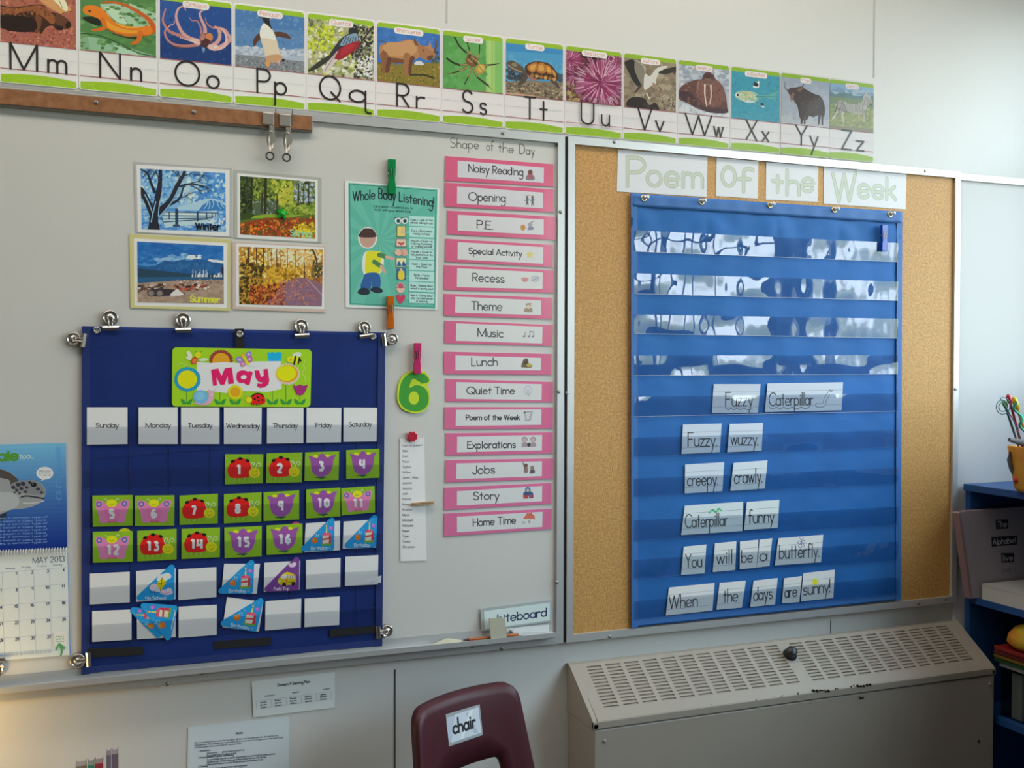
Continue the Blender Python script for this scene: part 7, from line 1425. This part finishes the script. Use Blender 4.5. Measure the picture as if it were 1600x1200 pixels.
# ================================================================ poem pocket chart
PB = mat('poem_cloth', (.022, .165, .52), .6, spec=.3, bump=.25, bscale=600, var=.12, vscale=7)
PBD = mat('poem_binding', (.04, .17, .50), .55, bump=.2, bscale=600)
QP = [P(985.6, 302, -.019), P(1408.5, 331, -.019), P(1406.5, 937.6, -.019), P(986.5, 981, -.019)]
pc = empty('poem_pocket_chart', ((QP[3][0]+QP[2][0])/2, -.019, QP[3][1]), 'bright blue cloth pocket chart with clear pockets on the cork board', 'pocket chart')
def poem_pt(u, v):
    x, z = bil(QP, u, v); f = 0
    for g_ in (.02, .26, .51, .75, .97): d = abs(u-g_); f += .0045*math.exp(-(v/.10)**2)*math.cos(d*46-v*18)*math.exp(-(d/.13)**2)
    f *= min(1, max(0, v-.03)/.03)
    f += .0011*math.sin(u*38+3*math.sin(v*9))*(.4+.6*math.sin(v*62)**2)+.0008*math.sin(v*5+u*3)
    return Vector((x, -.0182-max(-.002, f), z))
bm = bmesh.new(); grid(bm, poem_pt, 110, 120); bmesh.ops.recalc_face_normals(bm, faces=bm.faces)
o = obj('cloth_sheet', bm, PB, pc, True); sm = o.modifiers.new('thick', 'SOLIDIFY'); sm.thickness = .001; sm.offset = -1 if o.data.polygons[0].normal.y < 0 else 1
for u in (.010, .990): strip(bil(QP, u, 0), bil(QP, u, 1), .018, -.0205, .001, PBD, 'side_binding', pc)
bm = bmesh.new(); tpb = lambda u, v: Vector((bil(QP, u, v*.030)[0], -.0212-.0006*math.sin(u*90)-.0004*math.sin(u*41), bil(QP, u, v*.030)[1]))
grid(bm, tpb, 100, 4); bmesh.ops.recalc_face_normals(bm, faces=bm.faces); o = obj('top_binding', bm, PBD, pc, True); o.modifiers.new('t', 'SOLIDIFY').thickness = .0008
strip(bil(QP, 0, .988), bil(QP, 1, .988), .016, -.0200, .001, PBD, 'bottom_binding', pc)
BRASS = mat('brass', (.75, .62, .35), .25, 1.0)
PIN = mat('pin_head', (.82, .82, .82), .25)
for i, (x, y) in enumerate(((157, 252), (410, 268), (710, 282), (992, 303), (1238, 323))):
    px, py = 950+x/2.807, 220+y/2.807; grommet(px, py, -.0222, pc, BRASS, .0085)
    a, b = P(px+1, py-1, -.024); bm = bmesh.new(); lathe(bm, [(.0012, -.004), (.0012, .003), (.0045, .0035), (.0048, .005), (.003, .006), (.003, .011), (.0048, .012), (.0046, .0135), (0, .0138)], (a, -.0222, b), Vector((.35, -1, .1)), 14)
    o = obj('push_pin', bm, PIN, None, True); tag(o, 'clear push pin through the poem chart, %s brass eyelet from left' % ('first', 'second', 'third', 'fourth', 'fifth')[i], 'push pin', 'push pins holding the poem chart')
PV = clear_mat('poem_pocket_vinyl', (.80, .85, .90), 1.6, .012, .7, 7)
ROWS = [(360, 379.7, 392.6, 409), (427, 440, 458.7, 469.4), (491.5, 498, 521, 528.3), (555.6, 555, 586.7, 584.4), (620, 614.5, 651, 642.4), (684, 671.4, 713.7, 698.5), (747.6, 731, 775.5, 755.4), (813, 791.6, 845, 820), (875, 846, 903.7, 876), (939.6, 901, 968, 929.6)]
TRIM = mat('pocket_seam', (.45, .52, .62), .3, spec=.6)
for k_, (tl, tr, bl, br) in enumerate(ROWS):
    y_ = -.0226
    w = [P(991, tl, y_), P(1403.5, tr, y_), P(1403, br, y_), P(990.5, bl, y_)]
    rnd = random.Random(k_); ph = [rnd.uniform(0, 6) for _ in range(4)]
    def fn(u, v):
        x, z = bil(w, u, v); b_ = math.sin(math.pi*v)
        return Vector((x, y_-.0010*b_*(math.sin(u*17+ph[0])+.35*math.sin(u*33+ph[1]+v*2)+.08*math.sin(u*83+ph[2]))-.0006*(1-v), z))
    bm = bmesh.new(); grid(bm, fn, 90, 6); bmesh.ops.recalc_face_normals(bm, faces=bm.faces); p_ = obj('clear_pocket', bm, PV, pc, True)
    strip(w[3], w[2], .0012, -.0222, .0003, TRIM if k_ < 5 else PBD, 'seam_edge', p_)
peg(1379, 352, 393, 8.5, clip_matl('blue', '#1560e0'), 'blue plastic clothespin clipped to the top pocket of the poem chart', -.0240)
# ---- handwritten word cards in the pockets
R3, R4 = (970, 580, 3.478), (970, 770, 3.478)
WC = [(R3, 'Fuzzy', [(505, 70), (760, 70), (745, 225), (495, 227)], (570, 192), (716, 186), 76, 'the title, left of Caterpillar'), (R3, 'Caterpillar', [(798, 67), (1208, 60), (1200, 212), (783, 222)], (806, 187), (1045, 184), 70, 'with a drawn caterpillar, in the title row'), (R3, 'Fuzzy.', [(338, 290), (548, 284), (538, 440), (330, 450)], (366, 410), (520, 406), 76, 'with a full stop, left of wuzzy'), (R3, 'wuzzy.', [(592, 287), (773, 281), (765, 433), (579, 440)], (598, 400), (745, 400), 72, 'right of Fuzzy'), (R3, 'creepy.', [(350, 507), (562, 494), (552, 652), (347, 664)], (362, 624), (526, 616), 72, 'left of crawly'), (R3, 'crawly.', [(613, 498), (798, 484), (782, 638), (596, 650)], (616, 612), (768, 602), 78, 'right of creepy'),
 (R4, 'Caterpillar', [(348, 70), (665, 48), (660, 208), (328, 230)], (350, 190), (580, 178), 72, 'with a small green caterpillar, beside funny'), (R4, 'funny', [(685, 50), (862, 38), (853, 190), (670, 203)], (694, 165), (832, 158), 72, 'right of Caterpillar'), (R4, 'You', [(342, 293), (465, 281), (455, 437), (328, 447)], (352, 408), (440, 402), 72, 'first in its row'), (R4, 'will', [(512, 275), (628, 263), (622, 420), (500, 431)], (520, 388), (606, 382), 72, 'between You and be'), (R4, 'be', [(648, 265), (748, 255), (738, 407), (646, 416)], (656, 380), (716, 376), 66, 'between will and a'), (R4, 'a', [(755, 255), (823, 247), (808, 398), (740, 406)], (756, 370), (794, 368), 70, 'the narrowest one'), (R4, 'butterfly.', [(857, 247), (1100, 228), (1088, 377), (837, 395)], (862, 358), (1076, 346), 74, 'with a small drawn butterfly'), (R4, 'When', [(262, 515), (510, 490), (498, 640), (245, 667)], (262, 632), (416, 614), 72, 'first in the bottom row'), (R4, 'the', [(537, 490), (680, 477), (658, 624), (520, 636)], (558, 596), (636, 588), 72, 'between When and days'), (R4, 'days', [(722, 478), (853, 463), (838, 607), (703, 621)], (722, 586), (822, 574), 70, 'between the and are'), (R4, 'are', [(888, 465), (985, 452), (970, 594), (875, 601)], (890, 570), (956, 562), 66, 'between days and sunny'), (R4, 'sunny!', [(992, 437), (1163, 418), (1155, 572), (978, 590)], (992, 556), (1136, 538), 70, 'with a yellow sun drawn on it')]
for i, (zm_, t, q, a, b, h, ex) in enumerate(WC):
    gn = 1.25+.06*i
    A = Art(-.0214-.0002*(i % 2), zm_, gn); A.slab(q, '#bcc4d0', .0004)
    for v, dash in ((.27, 0), (.53, 1), (.80, 0)):
        if dash:
            for k_ in range(16): A.line([bil(q, k_/16+.01, v), bil(q, k_/16+.045, v)], 1.6, '#8a909c', 0, False)
        else: A.line([bil(q, 0.005, v), bil(q, .995, v)], 1.8, '#7d838f', 0, False)
    A.text(t, a, b, h, '#24262e', 5.8, xh=.55, jit=.012, gap=.12)
    if i == 0: A.line([(570, 200), (585, 210), (600, 200), (615, 210), (632, 200), (650, 210), (668, 200), (690, 210), (714, 204)], 3.4, '#33353c', 3)
    if i == 1:
        A.line([(806, 196), (825, 206), (845, 196), (865, 206), (885, 196), (905, 206), (930, 196), (955, 205), (980, 196), (1005, 204), (1028, 190)], 3.4, '#33353c', 3)
        A.line([(1065, 185), (1100, 184), (1112, 150), (1128, 125), (1140, 112)], 21, '#55585f', 4); A.line([(1066, 185), (1100, 184), (1112, 150), (1128, 125), (1140, 112)], 14, '#c0c8d4', 4); A.line([(1138, 112), (1137, 98)], 3, '#55585f'); A.line([(1146, 112), (1152, 100)], 3, '#55585f'); A.ell(1143, 122, 10, 9, '#c0c8d4')
    if i == 6: A.line([(480, 108), (500, 94), (515, 104), (532, 88), (545, 96)], 11, '#3f9a68', 4); A.line([(484, 104), (545, 92)], 3, '#8ac8a0')
    if i == 12: 
        for (x, y) in ((970, 270), (992, 266), (974, 290), (988, 286)): A.ell(x, y, 10, 10, '#5f5a80'); A.ell(x, y, 7, 7, '#b4bac8')
        A.line([(980, 258), (980, 298)], 4, '#3c3850'); A.line([(980, 258), (972, 246)], 2.5, '#3c3850'); A.line([(980, 258), (992, 245)], 2.5, '#3c3850')
    if i == 17: A.ell(1055, 484, 14, 17, '#d0b818'); A.specks([(1036, 464), (1074, 460), (1074, 506), (1036, 508)], 14, 5, ('#d8c430',), 3)
    if i == 3: A.ell(742, 402, 2.5, 4, '#33353c', 0, 6)
    A.build('word_card', 'lined word card reading %s, %s' % (t.strip('.!'), ex), 'word card', 'handwritten word cards in the poem chart')

# ================================================================ on the marker tray
TZ = (600, 900, 5.0); TY = -.020
A = Art(-.0176, TZ, 1.75); A.slab([(755, 255), (1312, 186), (1312, 355), (760, 432)], '#8f989a', .0008); A.poly([(782, 275), (1296, 206), (1296, 345), (790, 415)], '#b4c0d6')
A.text('whiteboard', (822, 375), (1268, 312), 62, '#1c2c50', 10.5, xh=.66, gap=.13)
A.build('whiteboard_label', 'grey laminated label ending in iteboard propped at the right end of the marker tray', 'label', m=LAMI)
A = Art(-.0164, TZ, 1.6); A.slab([(955, 408), (1290, 380), (1290, 438), (960, 446)], '#c4d2e0', .0008); A.build('paper_strip', 'white paper strip behind the pencil on the marker tray', 'paper')
zt0 = ZTR-.003
STK = mat('pale_yellow_note', '#c4c2ae', .8)
w = [P(600+p[0]/5, 900+p[1]/5, -.034) for p in ((818, 328), (940, 322), (955, 478), (833, 485))]
w[2] = (w[2][0], zt0+.0008); w[3] = (w[3][0], zt0+.0008)
bm = bmesh.new(); prism(bm, w[::-1], -.038, -.034); bmesh.ops.recalc_face_normals(bm, faces=bm.faces); tag(obj('sticky_note_pad', bm, STK), 'cream sticky note pad standing upright on the marker tray in front of the label', 'sticky notes')
x0_, x1_ = P(672, 1000, -.03)[0], P(728, 1000, -.03)[0]
bm = bmesh.new()
vs = [(x0_-.004, -.033, zt0+.001), (x0_+.062, -.036, zt0+.001), (x1_+.004, -.020, zt0+.001), ((x0_+x1_)/2, -.0175, zt0+.010)]
top = [bm.verts.new(v) for v in vs]; bot = [bm.verts.new((v[0], v[1], v[2]-.0008)) for v in vs]; bm.faces.new(top); bm.faces.new(bot[::-1])
for k_ in range(4): bm.faces.new((top[k_], bot[k_], bot[(k_+1) % 4], top[(k_+1) % 4]))
bmesh.ops.recalc_face_normals(bm, faces=bm.faces); tag(obj('sticky_note', bm, STK), 'loose cream sticky note lying on the marker tray', 'sticky note')
ORANGE = mat('pencil_paint', '#b8642c', .45); a = Vector((P(733, 998, -.028)[0], -.0275, zt0+.0042)); b = Vector((P(815, 991, -.028)[0], -.0275, zt0+.0042)); d = (b-a)
pr = empty('pencil', (a+b)/2, 'orange wooden pencil lying on the marker tray', 'pencil')
bm = bmesh.new(); tube(bm, [a, a+d*.93], .0036, 6); obj('barrel', bm, ORANGE, pr)
bm = bmesh.new(); lathe(bm, [(.0036, 0), (.0036, .006), (.0034, .012), (0, .012)], a+d*.932, d, 12); obj('eraser', bm, mat('eraser_white', '#c8c8cc', .6), pr, True)
bm = bmesh.new(); lathe(bm, [(.0036, 0), (.0008, .014), (0, .0155)], a-d.normalized()*.0001, -d, 12); obj('tip', bm, mat('pencil_wood', '#5a4034', .6), pr, True)
x, z = P(600+992/5, 900+432/5, -.0176); bm = bmesh.new(); lathe(bm, [(0, 0), (.0042, 0), (.004, .003), (.002, .004), (0, .004)], (x, -.0180, z), (0, -1, 0), 16); tag(obj('button_magnet', bm, STEEL, None, True), 'tiny round steel magnet under the whiteboard label', 'magnet')

# ================================================================ sheets on the lower wall
LY = -.0022
A = Art(LY, (0, 1020, 2.5), 1.9); q = [(983, 113), (1308, 75), (1307, 214), (990, 252)]; A.slab(q, '#b4bccc', .0004)
A.text('Division 11 Seating Plan', (1085, 131), (1210, 117), 10, '#23252e', 2.6, xh=.62)
f = lambda u, v: bil([(1000, 190), (1293, 152), (1295, 180), (1003, 220)], u, v)
for v in (0, 1): A.line([f(0, v), f(1, v)], 1, '#80879a')
for u in (0, .2, .4, .6, .8, 1): A.line([f(u, 0), f(u, 1)], 1, '#80879a')
for t, p in (('whiteboard', (1034, 171)), ('teacher', (1142, 158)), ('windows', (1262, 145))): A.text(t, p, (p[0]+5.0*len(t)*.75, p[1]-3.5), 5, '#3a3e4a', 1.5, xh=.6)
nl = ['Anna', 'Ben', 'Pavan', 'Sophia', 'Jess', 'Joan', 'Karina', 'Kevin', 'Marco', 'Naomi', 'Tyler', 'Evan', 'Willow', 'James', 'Trevor']; k_ = 0
for r_ in range(3):
    for c_ in range(5): p = f(c_/5+.05, .3+.32*r_); A.text(nl[k_], p, (p[0]+24, p[1]-3), 5.5, '#3a3e4a', 1.6, xh=.6); k_ += 1
A.build('seating_plan', 'white sheet headed Division 11 Seating Plan taped below the whiteboard', 'paper')
A = Art(LY, (0, 1020, 2.5), 1.9); q = [(735, 292), (1130, 250), (1128, 640), (728, 690)]; A.slab(q, '#aab3c6', .0004)
A.text('Notes', (922, 319), (948, 316), 9, '#2c303c', 2.2, xh=.62)
L_ = ['Here is an outline of the routines for our class. I will also write the lesson plans for the day here and', 'responsibilities. Always please have expectations. All of us work hard, so it is important to take notes of any', 'activities, please do as usual. Except for recess or snack.']
yy = 355
for t in L_: A.text(t, (760, yy), (760+335*len(t)/108, yy-30*len(t)/108), 6.5, '#4a5060', 1.4, xh=.62); yy += 9
yy = 387
for hd, ts in (('1. Attendance', ['Send morning - - - - - please include one kind of tea', 'Record helper jobs in the planner on slate']), ('2. Announcements, Calendar and Reading', ['The special helper does all the calendar songs and leads the class through the calendar questions', 'The special helper chooses the next special helper and puts the name card in the bag', 'Follow up with the poem, the word of the day and special questions about the day']), ('3. Centres', ['The helpers set out the special helper names on the board', 'Make sure that everyone has cleaned up the centres'])):
    A.text(hd, (775, yy), (775+3.6*len(hd), yy-.32*len(hd)), 6.5, '#3a4050', 1.6, xh=.62); yy += 8
    for t in ts: A.text(t, (808, yy), (808+2.75*len(t), yy-.25*len(t)), 6.2, '#4a5060', 1.3, xh=.62); yy += 9
A.build('notes_sheet', 'larger white typed sheet taped to the wall below the seating plan', 'paper')
